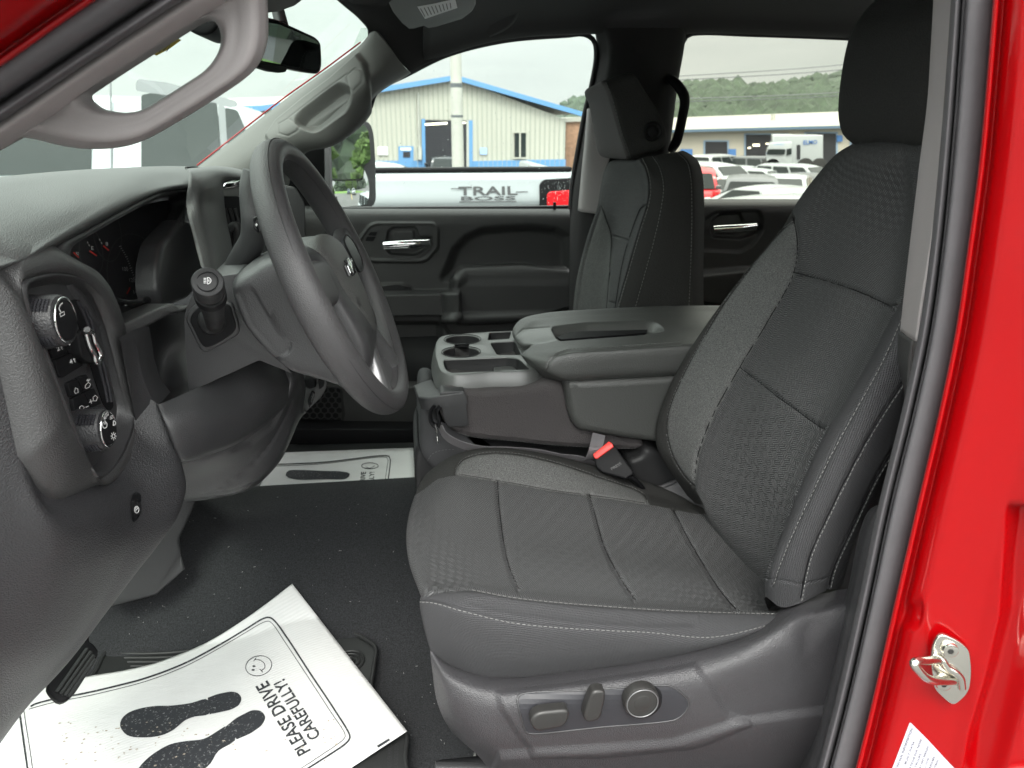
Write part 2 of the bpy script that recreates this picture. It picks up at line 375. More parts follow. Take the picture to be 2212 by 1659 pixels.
Mx['fab2'] = mat('seat_cloth_heather', (.104, .105, .104), .85, spec=.25, bump=('leather', 700, 1.0), var=.8, varscale=700)
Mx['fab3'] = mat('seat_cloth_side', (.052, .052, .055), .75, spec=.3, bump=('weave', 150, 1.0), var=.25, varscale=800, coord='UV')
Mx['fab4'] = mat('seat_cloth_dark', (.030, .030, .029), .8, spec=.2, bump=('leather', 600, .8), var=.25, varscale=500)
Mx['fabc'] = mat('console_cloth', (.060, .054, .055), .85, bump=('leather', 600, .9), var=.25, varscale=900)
Mx['trim'] = mat('seat_trim_plastic', (.040, .039, .042), .4, bump=('leather', 900, .6))
Mx['switch'] = mat('switch_metal_paint', (.032, .031, .030), .38, metal=.3)
Mx['panel'] = mat('switch_panel_plastic', (.026, .026, .030), .42, spec=.35)
Mx['carpet'] = mat('carpet', (.017, .018, .020), .95, bump=('noise', 330, 1.0), var=.9, varscale=420)
Mx['mat'] = mat('rubber_mat', (.022, .023, .023), .5)
Mx['paper'] = mat('paper', (.66, .66, .655), .7, var=.04, varscale=14)
Mx['ink'] = mat('ink', (.022, .024, .028), .6, var=.5, varscale=90)
_t = Mx['ink'].node_tree; _n = [n for n in _t.nodes if n.type == 'VALTORGB'][0]; _n.color_ramp.elements[0].position = .58; _n.color_ramp.elements[0].color = (.022, .024, .028, 1); _n.color_ramp.elements[1].position = .74; _n.color_ramp.elements[1].color = (.42, .42, .42, 1)
[n for n in _t.nodes if n.type == 'TEX_NOISE'][0].inputs['Scale'].default_value = 240
Mx['dirt'] = mat('dirt_marks', (.36, .31, .25), .9, var=.3)
Mx['thread'] = mat('thread', (.19, .19, .185), .8)
Mx['thread2'] = mat('thread_dark', (.13, .13, .13), .8)
Mx['white'] = mat('white_print', (.75, .75, .75), .6)
Mx['redb'] = mat('red_button', (.75, .03, .02), .4)
Mx['webbing'] = mat('belt_webbing', (.20, .19, .20), .75, bump=('weave', 500, .8))
Mx['arm'] = mat('armrest_vinyl', (.062, .064, .061), .42, spec=.9, bump=('leather', 600, .45))
Mx['tray'] = mat('tray_plastic', (.095, .098, .095), .36, spec=.9, bump=('noise', 900, .15))
Mx['yellow'] = mat('yellow_paper', (.62, .46, .02), .7)
Mx['sticker'] = mat('sticker_silver', (.46, .46, .52), .45)
Mx['lint'] = mat('lint', (.28, .28, .28), .9)
Mx['doorp'] = mat('door_plastic', (.034, .034, .034), .5, spec=.4, bump=('leather', 500, .3))
Mx['mirror'] = mat('mirror_glass', (.82, .84, .84), .01, metal=1)
Mx['mirrordark'] = mat('mirror_glass_dimmed', (.22, .26, .26), .01, metal=1)
Mx['glass'] = glassmat('window_glass', (.74, .80, .76), .6); Mx['pglass'] = glassmat('privacy_glass', (.62, .63, .56), .6)
Mx['wglass'] = glassmat('windshield_glass', (.76, .85, .79), .35)
TR = empty('pickup_truck', (.3, 1.44, -.35)); tag(TR, 'red pickup truck seen through its open driver door, grey cloth cabin', 'pickup truck')
# ================= cab shell =================
# carpet: footwell floor with the transmission hump, sheets of x
rows = []
for X in (-.98, -.84, -.72, -.55, -.42, -.2, .1, .4, .8, 1.4):
    up_ = max(0, -.72-X)*1.6; k = 0 if X > .3 else 1
    rows.append([(X, .60, .68+up_), (X, .75, .665+up_), (X, 1.0, .668+up_), (X, 1.18, .685+up_), (X, 1.29, .76+up_), (X, 1.40, .840+up_), (X, 1.50, .872+up_), (X, 1.6, .84+up_), (X, 1.70, .72+up_), (X, 1.85, .66+up_), (X, 2.26, .66+up_)])
carpet = surf('carpet', rows, 150, 260, Mx['carpet'], TR, thick=.008)
# lint and crumbs on the carpet
tree = bvh(carpet); bm = bmesh.new(); k = 0
bits = [(536, 1104), (494, 1182), (636, 1156), (689, 1167), (410, 1128), (565, 1188), (524, 1236), (550, 1225), (463, 1284), (520, 1270), (405, 1242), (352, 1310), (300, 1334), (310, 1345), (280, 1370), (440, 1362), (620, 1300), (770, 1132), (835, 1113), (735, 1190), (757, 1300), (858, 1300), (850, 1192), (900, 1440), (938, 1521), (950, 1523), (875, 1560), (953, 1600), (960, 1607), (858, 1546), (930, 1480), (872, 1455), (402, 1250), (465, 1120), (600, 1075), (640, 1115)]
for i in range(60): bits.append((random.uniform(300, 1000), random.uniform(1060, 1620)))
for i, b in enumerate(bits):
    q = drape(tree, [b])[0]
    if q is None: continue
    c = Vector(q[0]+q[1]*.001); a = random.uniform(0, 6.28); L = random.uniform(.0006, .0025) if i < 36 else random.uniform(.0003, .0008); wd = .0004 if i < 36 else .0003
    d = Vector((math.cos(a), math.sin(a), .1))*L; e = d.cross(Vector((0, 0, 1))).normalized()*wd; up3 = Vector((0, 0, .0006))
    v = [bm.verts.new(c+s1*d+s2*e+s3*up3) for s3 in (0, 1) for s1, s2 in ((-1, -1), (1, -1), (1, 1), (-1, 1))]
    for f in ((0, 1, 2, 3), (4, 5, 6, 7), (0, 1, 5, 4), (1, 2, 6, 5), (2, 3, 7, 6), (3, 0, 4, 7)): bm.faces.new([v[x] for x in f])
lint = frombm('lint', bm, Mx['lint'], None); tag(lint, 'pale lint and crumbs scattered over the black carpet', 'lint', kind='stuff')

# floor pan and outer body below, so that no light comes from under the cab
bm = bmesh.new(); box(bm, (.3, 1.44, .61), (3.6, 1.8, .05)); bevall(bm, .01); frombm('floor_pan', bm, Mx['black'], TR)
# door sill of the near side, black trim then red rocker
bm = bmesh.new(); box(bm, (.2, .60, .60), (3.0, .10, .12)); bevall(bm, .02, 3); frombm('rocker_panel', bm, Mx['red'], TR)

# roof lining: an arched sheet, near edge above the frame, far edge is the door opening's top
Yf = 2.12
edge = [(700, -60, 2.0), (779, 48, 2.02), (813, 68, 2.06), (840, 105, 2.08), (882, 154, 2.12), (916, 133, 2.13), (967, 113, 2.13), (1018, 99, 2.13), (1087, 85, 2.13), (1155, 79, 2.13), (1224, 73, 2.13), (1290, 74, 2.12), (1380, 72, 2.12), (1478, 70, 2.13), (1506, 69, 2.13), (1620, 73, 2.13), (1740, 76, 2.13), (1850, 81, 2.13), (2100, 95, 2.13)]
e3 = RY(Yf, edge); A = cr(e3[5:], 40)
def lin(Yv, dz): return [np.array([p[0], Yv, p[2]+dz]) for p in A[::5]]
out_ = [np.array([p[0], p[1]+.05, p[2]+.003]) for p in A[::5]]
liner = surf('roof_lining', [out_, list(A[::5]), lin(2.06, .03), lin(1.85, .065), lin(1.44, .085), lin(1.1, .07), lin(.78, .02), lin(.66, -.01)], 60, 80, Mx['liner'], TR, thick=.01)
# front header of the roof, over the windshield, and the corner piece that runs down to the pillar
hd = [RY(0, [(560, -120, 1.2), (690, -30, 1.6), (745, 15, 1.85), (779, 45, 2.0), (795, 66, 2.05), (797, 90, 2.08)]),
      RY(0, [(600, -150, 1.2), (735, -60, 1.6), (790, -10, 1.85), (815, 40, 2.0), (820, 66, 2.06), (812, 84, 2.08)]),
      RY(0, [(700, -190, 1.2), (830, -120, 1.6), (880, -40, 1.85), (880, 20, 1.98), (860, 75, 2.06), (835, 105, 2.09)]),
      RY(0, [(850, -220, 1.2), (960, -150, 1.6), (1010, -40, 1.85), (1000, 30, 2.0), (940, 85, 2.08), (878, 148, 2.12)]),
      RY(0, [(1000, -240, 1.2), (1100, -160, 1.6), (1130, -20, 1.9), (1100, 60, 2.07), (1000, 102, 2.13), (884, 155, 2.135)])]
surf('roof_header', hd, 40, 60, Mx['liner'], TR, thick=.008)
# roof skin
bm = bmesh.new(); box(bm, (.95, 1.43, 2.0), (2.5, 1.5, .04)); bevall(bm, .015); frombm('roof_skin', bm, Mx['red'], TR)

# ---- far windshield pillar with its grab handle ----
pr = [RY(0, [(425, 362, 2.24), (540, 274, 2.20), (618, 213, 2.16), (697, 157, 2.13), (779, 96, 2.08), (800, 70, 2.05)]),
      RY(0, [(440, 368, 2.20), (550, 280, 2.16), (625, 222, 2.12), (705, 165, 2.09), (788, 104, 2.05), (812, 68, 2.03)]),
      RY(0, [(480, 385, 2.15), (575, 292, 2.11), (655, 232, 2.08), (735, 180, 2.05), (800, 130, 2.04), (845, 106, 2.04)]),
      RY(0, [(560, 400, 2.13), (605, 306, 2.07), (680, 262, 2.04), (752, 215, 2.02), (808, 160, 2.03), (862, 130, 2.07)]),
      RY(0, [(600, 410, 2.14), (643, 318, 2.08), (712, 297, 2.05), (775, 250, 2.05), (805, 205, 2.06), (884, 155, 2.12)]),
      RY(0, [(620, 415, 2.2), (650, 322, 2.15), (716, 301, 2.12), (779, 255, 2.12), (809, 210, 2.13), (888, 158, 2.17)])]
pil = surf('windshield_pillar', pr, 170, 220, Mx['pillar2'], TR)
emboss(pil, [(592, 318), (578, 296), (600, 262), (656, 216), (716, 172), (775, 118), (790, 140), (797, 190), (797, 240), (760, 290), (716, 312), (650, 335)], .016, soft=7)
md = pil.modifiers.new('s', 'SOLIDIFY'); md.thickness = .008; md.offset = -1
emboss(pil, [(637, 258), (652, 238), (718, 188), (731, 181), (747, 184), (754, 198), (753, 222), (744, 240), (690, 278), (677, 283), (660, 278), (646, 270)], -.034, soft=5.5, r=8)
groove(pil, [[(622, 255), (648, 272), (640, 284), (622, 294), (600, 287), (601, 267), (622, 255)], [(748, 164), (766, 147), (779, 150), (783, 160), (781, 178), (762, 198), (754, 191), (748, 164)], [(622, 254), (690, 202), (748, 160)]], w=1.6, depth=.0022, sm=False)
tube('pillar_edge', RY(0, [(426, 357, 2.30), (540, 268, 2.26), (618, 208, 2.22), (697, 152, 2.19), (779, 91, 2.14)]), .0022, Mx['red'], TR, n=8)
# ---- far door opening rubber, follows the window opening ----
tube('window_seal', RY(0, [(800, 232, 2.2), (813, 198, 2.2), (884, 158, 2.17), (967, 118, 2.17), (1087, 88, 2.17), (1224, 76, 2.17), (1262, 74, 2.17), (1283, 88, 2.17), (1288, 118, 2.17), (1279, 178, 2.17), (1264, 240, 2.18), (1248, 325, 2.19), (1236, 400, 2.2), (1232, 452, 2.2)]), .007, Mx['rubber2'], TR, n=10)

# ---- centre pillar of the far side ----
cp = [RY(0, [(1284, 60, 2.18), (1290, 110, 2.18), (1281, 180, 2.18), (1264, 250, 2.2), (1250, 330, 2.2), (1238, 400, 2.2), (1232, 470, 2.2), (1228, 700, 2.2)]),
      RY(0, [(1300, 60, 2.12), (1309, 110, 2.12), (1297, 180, 2.12), (1276, 250, 2.13), (1262, 330, 2.14), (1250, 400, 2.15), (1244, 470, 2.15), (1238, 700, 2.15)]),
      RY(0, [(1318, 60, 2.09), (1322, 110, 2.08), (1316, 180, 2.08), (1300, 250, 2.1), (1290, 330, 2.1), (1276, 400, 2.11), (1262, 470, 2.12), (1256, 700, 2.12)]),
      RY(0, [(1400, 60, 2.06), (1400, 110, 2.05), (1395, 180, 2.05), (1385, 250, 2.06), (1370, 330, 2.08), (1360, 400, 2.09), (1350, 470, 2.1), (1345, 700, 2.1)]),
      RY(0, [(1474, 60, 2.10), (1470, 110, 2.09), (1458, 180, 2.09), (1448, 250, 2.1), (1438, 330, 2.1), (1430, 400, 2.11), (1425, 470, 2.12), (1420, 700, 2.12)]),
      RY(0, [(1490, 60, 2.2), (1480, 90, 2.2), (1466, 164, 2.2), (1456, 250, 2.2), (1446, 330, 2.2), (1440, 400, 2.2), (1435, 470, 2.2), (1430, 700, 2.2)])]
cpil = surf('door_pillar', cp, 90, 160, Mx['liner'], TR)
groove(cpil, [[(1377, 86), (1392, 85), (1399, 90), (1398, 108), (1391, 114), (1373, 113), (1371, 95), (1377, 86)]], w=1.5, depth=.0015, sm=False)
# grey belt trim that shows between the far seat and the door
surf('belt_trim', [RY(0, [(1268, 235, 2.1), (1263, 300, 2.1), (1256, 370, 2.1), (1248, 455, 2.1)]), RY(0, [(1276, 235, 2.06), (1272, 300, 2.06), (1266, 370, 2.07), (1258, 458, 2.07)]), RY(0, [(1330, 245, 2.05), (1326, 300, 2.05), (1310, 370, 2.06), (1290, 462, 2.06)])], 20, 30, Mx['pillar'], TR, thick=.004)
tube('window_seal', RY(2.16, [(1430, 440), (1440, 330), (1449, 250), (1462, 164), (1474, 95), (1486, 77), (1506, 72), (1620, 75), (1740, 79), (1900, 86)]), .006, Mx['rubber2'], TR, n=10)
tube('grab_handle', RY(0, [(1438, 172, 2.09), (1450, 172, 2.06), (1470, 192, 2.03), (1479, 214, 2.02), (1473, 258, 2.02), (1463, 300, 2.03), (1452, 322, 2.08)]), [.011, .014, .015, .014, .014, .015, .013], Mx['black'], TR, n=16, flat=.9)

# ---- near windshield pillar (over the camera's left), trim with a grab handle ----
D0 = .66
nl = np.array([(-40, 292), (0, 268), (101, 200), (202, 131), (303, 64), (400, 0), (460, -40)], float)   # upper edge at the rubber
def offl(L, dx, dy): return [(p[0]+dx, p[1]+dy) for p in L]
# band 1: trim body beside the rubber
r0 = RY(.655, offl(nl, -6, -4)); r1 = RY(.650, offl(nl, 4, 8))
low = [(-40, 352), (0, 325), (38, 298), (120, 244), (190, 193), (300, 122), (425, 42), (480, 8), (560, -45)]
r2 = RY(.665, offl(cr(low, 9), -6, -14)); r3 = RY(.69, low)
r4 = RY(.74, offl(low, -8, -10)); r5 = RY(.80, offl(low, -26, -32))
surf('windshield_pillar', [r0, r1, r2, r3, r4, r5], 60, 120, Mx['pillar'], TR, thick=.004)
# the handle: a loop with a big opening
outer = [(38, 298), (70, 300), (100, 307), (150, 318), (195, 322), (240, 321), (285, 313), (325, 297), (380, 266), (430, 236), (480, 204), (520, 177), (548, 153), (566, 128), (577, 95), (580, 60), (579, 25), (577, -20), (575, -50), (560, -50)]
inner = [(178, 212), (187, 222), (205, 234), (240, 241), (275, 243), (310, 236), (345, 216), (400, 181), (440, 154), (460, 132), (474, 105), (477, 78), (472, 58), (462, 45), (446, 38), (428, 42), (400, 58), (300, 122), (220, 172), (180, 197)]
no, ni = 120, 120
O = cr(outer, 90); lowl = cr(low[::-1], 40)[3:-1]
Oc = np.vstack([O, lowl]); Oc = cr(Oc[::4], no, True); Ic = cr(inner, ni, True)
def phase(L, c): a = np.arctan2(L[:, 1]-c[1], L[:, 0]-c[0]); k = np.argmin(np.abs(a)); L = np.roll(L, -k, 0); return L if L[2, 1] > L[0, 1] else np.roll(L[::-1], 1, 0)
cen = (330, 150); Oc, Ic = phase(Oc, cen), phase(Ic, cen)
# match by angle about a moving centre: pair each inner point with the nearest outer direction
prof = [(0.0, .760), (.03, .728), (.09, .712), (.17, .706), (.21, .699), (.40, .696), (.60, .699), (.74, .700), (.85, .6965), (.94, .7005), (1.0, .712)]
V = []
for t, Yd in prof:
    for a, b in zip(Oc, Ic):
        p = a+(b-a)*t; V.append(PY(p[0], p[1], Yd))
# inner wall of the opening runs back to the far side
for dY in (.746, .756):
    for a, b in zip(Oc, Ic): V.append(PY(b[0], b[1], .712)+np.array([0, dY-.746+.012, 0]))
for a, b in zip(Oc, Ic): p = a+(b-a)*.5; V.append(PY(p[0], p[1], .735)+np.array([0, .022, 0]))
for a, b in zip(Oc, Ic): p = a+(b-a)*.1; V.append(PY(p[0], p[1], .758)+np.array([0, .005, 0]))
hnd = mk('grab_handle', V, gridfaces(len(V)//no, no, True, True), Mx['pillar'], TR); orient(hnd)
# ---- near door opening rubber and the red frame, front half ----
b0 = [(-60, 305), (0, 266), (101, 198), (202, 130), (303, 63), (400, -1), (470, -48)]
surf('weatherstrip', [RY(.66, b0), RY(.625, offl(b0, -4, -8)), RY(.618, offl(b0, -10, -15)), RY(.625, offl(b0, -17, -22)), RY(.645, offl(b0, -22, -28)), RY(.625, offl(b0, -28, -33)),
     RY(.612, offl(b0, -42, -44)), RY(.605, offl(b0, -62, -62)), RY(.61, offl(b0, -84, -82)), RY(.625, offl(b0, -100, -92))], 90, 60, Mx['rubber'], TR, thick=.003)
b1 = [(-110, 214), (0, 140), (60, 98), (120, 55), (200, 0), (270, -48)]
surf('door_frame', [RY(.635, offl(b1, 8, 6)), RY(.60, b1), RY(.598, offl(b1, -4, -8)), RY(.61, offl(b1, -8, -16)), RY(.60, offl(b1, -14, -24)), RY(.57, offl(b1, -22, -50)), RY(.55, offl(b1, -40, -100)), RY(.52, offl(b1, -60, -190)), RY(.50, offl(b1, -80, -300))], 90, 50, Mx['red'], TR, thick=.002)

# ---- near centre pillar at the right: trim, seal, red frame ----
yy = [-60, 0, 219, 363, 540, 711, 882, 1092, 1300, 1502, 1656, 1760]
def xs(*v): return [(x, y) for x, y in zip(v, yy)]
redL = xs(2155, 2149, 2131, 2117, 2093, 2068, 2033, 1984, 1936, 1890, 1852, 1822)
bead = xs(2070, 2067, 2052, 2040, 2022, 1998, 1962, 1910, 1866, 1820, 1780, 1752)
trimL = xs(2018, 2016, 2003, 1985, 1964, 1944, 1946, 1900, 1826, 1776, 1729, 1700)
def mix(a, b, t): return [(p[0]+(q[0]-p[0])*t, p[1]+(q[1]-p[1])*t) for p, q in zip(a, b)]
surf('weatherstrip', [RY(.668, offl(bead, -13, 0)), RY(.636, offl(bead, -9, 0)), RY(.625, bead), RY(.632, offl(bead, 8, 0)), RY(.652, offl(bead, 13, 0)), RY(.630, offl(bead, 17, 0)), RY(.640, offl(bead, 21, 0)), RY(.618, mix(bead, redL, .30)), RY(.614, mix(bead, redL, .5)), RY(.6125, mix(bead, redL, .75)), RY(.614, mix(bead, redL, .95)), RY(.622, offl(redL, 1, 0))], 110, 70, Mx['rubber'], TR, thick=.002)
red2 = [RY(.625, offl(redL, -2, 0)), RY(.592, redL), RY(.590, offl(redL, 7, 0)), RY(.598, offl(redL, 13, 0)), RY(.598, offl(redL, 20, 0)), RY(.585, offl(redL, 32, 0)), RY(.572, offl(redL, 60, 0)), RY(.562, offl(redL, 105, 0)), RY(.553, offl(redL, 150, 0)), RY(.545, offl(redL, 190, 0)), RY(.538, offl(redL, 215, 0)), RY(.528, offl(redL, 250, 0)), RY(.50, offl(redL, 330, 0)), RY(.48, offl(redL, 450, 0))]
frame = surf('door_frame', red2, 150, 160, Mx['red'], TR)
emboss(frame, [(2180, 1100), (2300, 1100), (2300, 1700), (2080, 1700), (2100, 1580), (2140, 1440), (2165, 1330)], -.02, soft=9)
emboss(frame, [(1950, 1330), (1958, 1305), (1990, 1300), (1993, 1330), (1985, 1352), (1952, 1350)], -.0045, soft=6, r=8)
# pillar trim: pale upper piece, dark lower piece
up_n = 6
tl = [(2016, 0), (2010, 110), (2003, 219), (1985, 363), (1964, 540), (1950, 660), (1944, 718)]
tr_ = [(2062, 0), (2055, 110), (2047, 219), (2033, 363), (2008, 540), (1988, 660), (1977, 737)]
te = lambda L: [(L[0][0]+2, -60)]+L
surf('pillar_trim', [RY(.80, offl(te(tl), 30, 0)), RY(.752, offl(te(tl), 2, 0)), RY(.742, te(tl)), RY(.735, offl(te(tl), 3, 0)), RY(.70, mix(te(tl), te(tr_), .55)), RY(.665, te(tr_))], 40, 60, Mx['pillar'], TR, thick=.003)
dl = [(1947, 716), (1945, 760), (1949, 800), (1958, 850), (1962, 900), (1950, 980), (1925, 1060), (1912, 1090)]
dr = [(1974, 733), (1968, 780), (1964, 830), (1962, 880), (1950, 930), (1935, 990), (1915, 1070), (1903, 1100)]
surf('belt_trim', [RY(.79, offl(dl, 6, 0)), RY(.745, dl), RY(.735, offl(dl, 3, 0)), RY(.69, offl(dr, 2, 0))], 16, 40, Mx['doorp'], TR, thick=.003)
gl = [(1912, 1090), (1893, 1092), (1876, 1104), (1860, 1140), (1829, 1283), (1764, 1536), (1746, 1605), (1729, 1660), (1715, 1740)]
gr = [(1925, 1080), (1916, 1088), (1906, 1110), (1895, 1150), (1860, 1290), (1808, 1510), (1786, 1600), (1770, 1660), (1750, 1740)]
surf('pillar_trim', [RY(.76, offl(gl, 10, 3)), RY(.725, gl), RY(.715, offl(gl, 5, 2)), RY(.69, mix(gl, gr, .45)), RY(.676, mix(gl, gr, .85)), RY(.66, offl(gr, 4, 0))], 30, 80, Mx['dashlow'], TR, thick=.003)

# ---- striker on the near pillar ----
ft = bvh(frame)
c3 = drape(ft, [(2055, 1452)])[0]; o3, n3 = c3; n3 = np.array([-.27, -.95, .06]); n3 /= np.linalg.norm(n3)
pl = [(2034, 1372), (2058, 1379), (2080, 1392), (2093, 1405), (2098, 1430), (2099, 1455), (2094, 1490), (2080, 1510), (2060, 1523), (2050, 1518), (2032, 1502), (2020, 1488), (2015, 1460), (2012, 1425), (2014, 1405), (2022, 1383)]
o3 = o3+n3*.010
plate = slab('door_striker', cr([PP(x, y, o3, n3) for x, y in pl], 60, True), -n3*.004, Mx['steel'], TR, bev=.0012)
def SP(x, y, h): return PP(x, y, o3+n3*h, n3)
tube('striker_loop', [SP(2030, 1432, .0), SP(2024, 1426, .006), SP(2000, 1427, .020), SP(1982, 1428, .029), SP(1974, 1433, .033), SP(1978, 1441, .033), SP(1990, 1455, .030), SP(2002, 1465, .026), SP(2016, 1470, .020), SP(2040, 1471, .008), SP(2062, 1470, .0)], .0042, Mx['steel'], plate, n=16)
tube('striker_rib', [SP(2016, 1416, .0), SP(2024, 1420, .0016), SP(2034, 1426, .0025), SP(2046, 1442, .003), SP(2062, 1452, .003), SP(2074, 1464, .002), SP(2078, 1486, .0)], .004, Mx['steel'], plate, n=12)
for x, y in ((2055, 1408), (2041, 1480)):
    s = disc('screw', SP(x, y, .006), n3, .0078, .006, Mx['steel'], plate, bev=.0025)
    disc('screw_socket', SP(x-1, y, .0064), n3, .0032, .001, Mx['switch'], s, n=6, bev=.0003)
# closed rear door and cab side behind this pillar, keeps the rear seats dark
rd_ = slab('rear_door', [np.array(p) for p in ((.66, .53, .55), (2.0, .53, .55), (2.0, .53, 1.36), (.62, .53, 1.36))], (0, .09, 0), Mx['red'], TR, bev=.02)
slab('door_window', [np.array(p) for p in ((.60, .56, 1.37), (1.95, .56, 1.37), (1.9, .64, 1.84), (.56, .64, 1.84))], (0, .01, 0), Mx['pglass'], rd_, bev=0)
slab('roof_rail', [np.array(p) for p in ((-.1, .60, 1.84), (2.0, .60, 1.84), (2.0, .68, 1.97), (-.1, .68, 1.97))], (0, .05, 0), Mx['red'], TR, bev=.02)
# ---- information sticker ----
stp = [(1965, 1560), (1969, 1562), (2003, 1596), (2040, 1636), (2075, 1672), (2075, 1720), (1905, 1720), (1915, 1690), (1930, 1652)]
V2, F2 = poly2(stp, 12); st = decal('information_sticker', V2, F2, ft, Mx['sticker'], TR, off=.0006)
def tq(x0, y0, L, h, dx=.357, dy=-.934):   # text box along the sticker's writing direction
    nx, ny = -dy, dx; return [(x0+nx*h, y0+ny*h), (x0+dx*L+nx*h, y0+dy*L+ny*h), (x0+dx*L, y0+dy*L), (x0, y0)]
for s_, x0, y0, L, h in (('EMISSION CONTROL INFORMATION', 1918, 1700, 138, 5.2), ('LLC   BUILT 04/26', 1944, 1672, 78, 4.2), ('REGULATIONS FOR NOISE', 1955, 1680, 92, 4.2), ('TRUCKS', 1975, 1655, 32, 4.2), ('ASED OR BY ANY PERSON', 1974, 1685, 80, 4.2), ('S: (A) THE', 1990, 1672, 40, 4.2), ('FOR PURPOSES', 1996, 1684, 56, 4.2), ('THE CONTROL', 2006, 1685, 50, 4.2)):
    text('printed_line', s_, tq(x0, y0, L, h), ft, Mx['ink'], st, off=.0012)
# ================= seats =================
def pre(R, dx=.012, dz=-.05, dx2=.03, dz2=-.11): return [R[0]+np.array([dx2, 0, dz2]), R[0]+np.array([dx, 0, dz])]+list(R)
rows = [pre(RY(0, [(945, 1440, .76), (1040, 1490, .745), (1250, 1475, .74), (1540, 1420, .745), (1720, 1350, .755)])),
    pre(RY(0, [(918, 1350, .762), (1000, 1388, .735), (1100, 1408, .724), (1300, 1405, .724), (1540, 1388, .728), (1720, 1335, .745)])),
    pre(RY(0, [(908, 1296, .775), (1000, 1317, .738), (1100, 1342, .728), (1300, 1358, .728), (1540, 1372, .732), (1720, 1325, .748)])),
    pre(RY(0, [(912, 1280, .79), (960, 1282, .765), (1040, 1285, .752), (1110, 1298, .748), (1300, 1318, .75), (1500, 1328, .755), (1720, 1322, .765)])),
    pre(RY(0, [(908, 1268, .80), (960, 1272, .785), (1030, 1276, .776), (1110, 1288, .775), (1300, 1306, .776), (1500, 1318, .78), (1720, 1320, .79)])),
    pre(RY(0, [(903, 1255, .82), (950, 1258, .815), (1030, 1262, .808), (1120, 1273, .806), (1370, 1297, .806), (1590, 1316, .808), (1735, 1326, .815)])),
    pre(RY(0, [(884, 1200, .90), (950, 1205, .89), (1020, 1210, .885), (1110, 1220, .88), (1350, 1240, .88), (1560, 1265, .88), (1740, 1300, .88)])),
    pre(RY(0, [(880, 1140, .99), (940, 1130, 1.0), (1010, 1130, 1.0), (1092, 1140, 1.0), (1318, 1168, 1.0), (1520, 1200, 1.0), (1680, 1230, 1.0)])),
    pre(RY(0, [(889, 1090, 1.07), (935, 1062, 1.10), (985, 1030, 1.13), (1075, 1041, 1.135), (1273, 1068, 1.135), (1455, 1102, 1.135), (1600, 1125, 1.135)])),
    pre(RY(0, [(903, 1055, 1.12), (938, 1020, 1.16), (995, 994, 1.19), (1060, 980, 1.20), (1160, 990, 1.20), (1300, 1032, 1.20), (1420, 1074, 1.20), (1560, 1105, 1.19)])),
    pre(RY(0, [(915, 1038, 1.16), (945, 1004, 1.20), (995, 978, 1.23), (1060, 967, 1.24), (1160, 977, 1.24), (1300, 1012, 1.24), (1400, 1044, 1.24), (1530, 1090, 1.23)])),
    pre(RY(0, [(930, 1045, 1.19), (960, 1010, 1.23), (1005, 990, 1.265), (1070, 975, 1.27), (1165, 985, 1.27), (1310, 1020, 1.27), (1410, 1052, 1.27), (1540, 1098, 1.26)])),
    pre(RY(0, [(935, 1100, 1.19), (965, 1080, 1.23), (1008, 1060, 1.27), (1072, 1050, 1.275), (1165, 1060, 1.275), (1310, 1090, 1.275), (1410, 1120, 1.275), (1540, 1150, 1.27)]))]
cu = surf('seat_cushion', rows, 340, 420, [Mx['fab'], Mx['fab3'], Mx['fab2'], Mx['fab4']], TR)
tag(cu, "driver's charcoal cloth seat cushion")
s_low = [(908, 1298), (935, 1300), (1000, 1318), (1100, 1342), (1200, 1353), (1300, 1359), (1400, 1364), (1540, 1374), (1690, 1340)]
s_up = [(918, 1290), (935, 1281), (975, 1274), (1020, 1272), (1060, 1280), (1110, 1289), (1200, 1299), (1300, 1307), (1400, 1314), (1500, 1319), (1600, 1322), (1690, 1324)]
s_far_in = [(990, 1024), (1075, 1038), (1200, 1060), (1300, 1073), (1350, 1080), (1400, 1088)]
s_far_out = [(984, 1024), (988, 1006), (1000, 992), (1030, 981), (1070, 977), (1130, 982), (1220, 1004), (1310, 1035), (1370, 1055), (1394, 1070), (1400, 1088)]
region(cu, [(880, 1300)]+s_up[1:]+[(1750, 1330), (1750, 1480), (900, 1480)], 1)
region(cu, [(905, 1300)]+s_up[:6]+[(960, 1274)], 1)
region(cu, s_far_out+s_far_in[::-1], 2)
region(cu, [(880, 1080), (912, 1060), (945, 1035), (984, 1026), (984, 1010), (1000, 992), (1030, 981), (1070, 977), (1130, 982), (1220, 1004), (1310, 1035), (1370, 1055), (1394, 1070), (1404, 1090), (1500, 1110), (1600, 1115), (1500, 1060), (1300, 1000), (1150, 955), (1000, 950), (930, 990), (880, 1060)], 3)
seams = [[(1075, 1040), (1078, 1090), (1088, 1170), (1100, 1225), (1121, 1274)], [(1273, 1067), (1285, 1110), (1305, 1180), (1335, 1240), (1371, 1297)], [(1455, 1102), (1485, 1160), (1520, 1220), (1555, 1275), (1592, 1318)]]
groove(cu, seams, w=5.5, depth=.0035); groove(cu, seams, w=1.5, depth=.004)
groove(cu, [s_low, s_up, s_far_out, s_far_in], w=3.0, depth=.003)
emboss(cu, [(1010, 1300), (1060, 1296), (1110, 1302), (1250, 1320), (1400, 1330), (1500, 1338), (1500, 1350), (1400, 1352), (1250, 1343), (1110, 1325), (1050, 1312)], -.004, soft=9)
seamline(cu, seams, Mx['black']); seamline(cu, [s_far_in, s_far_out], Mx['fab4'], r=.0008)
stitch(cu, [offl(s_low, 0, 3), offl(s_up[3:], 0, 3)], Mx['thread'])
stitch(cu, [s_far_out], Mx['thread2'], r=.0005)

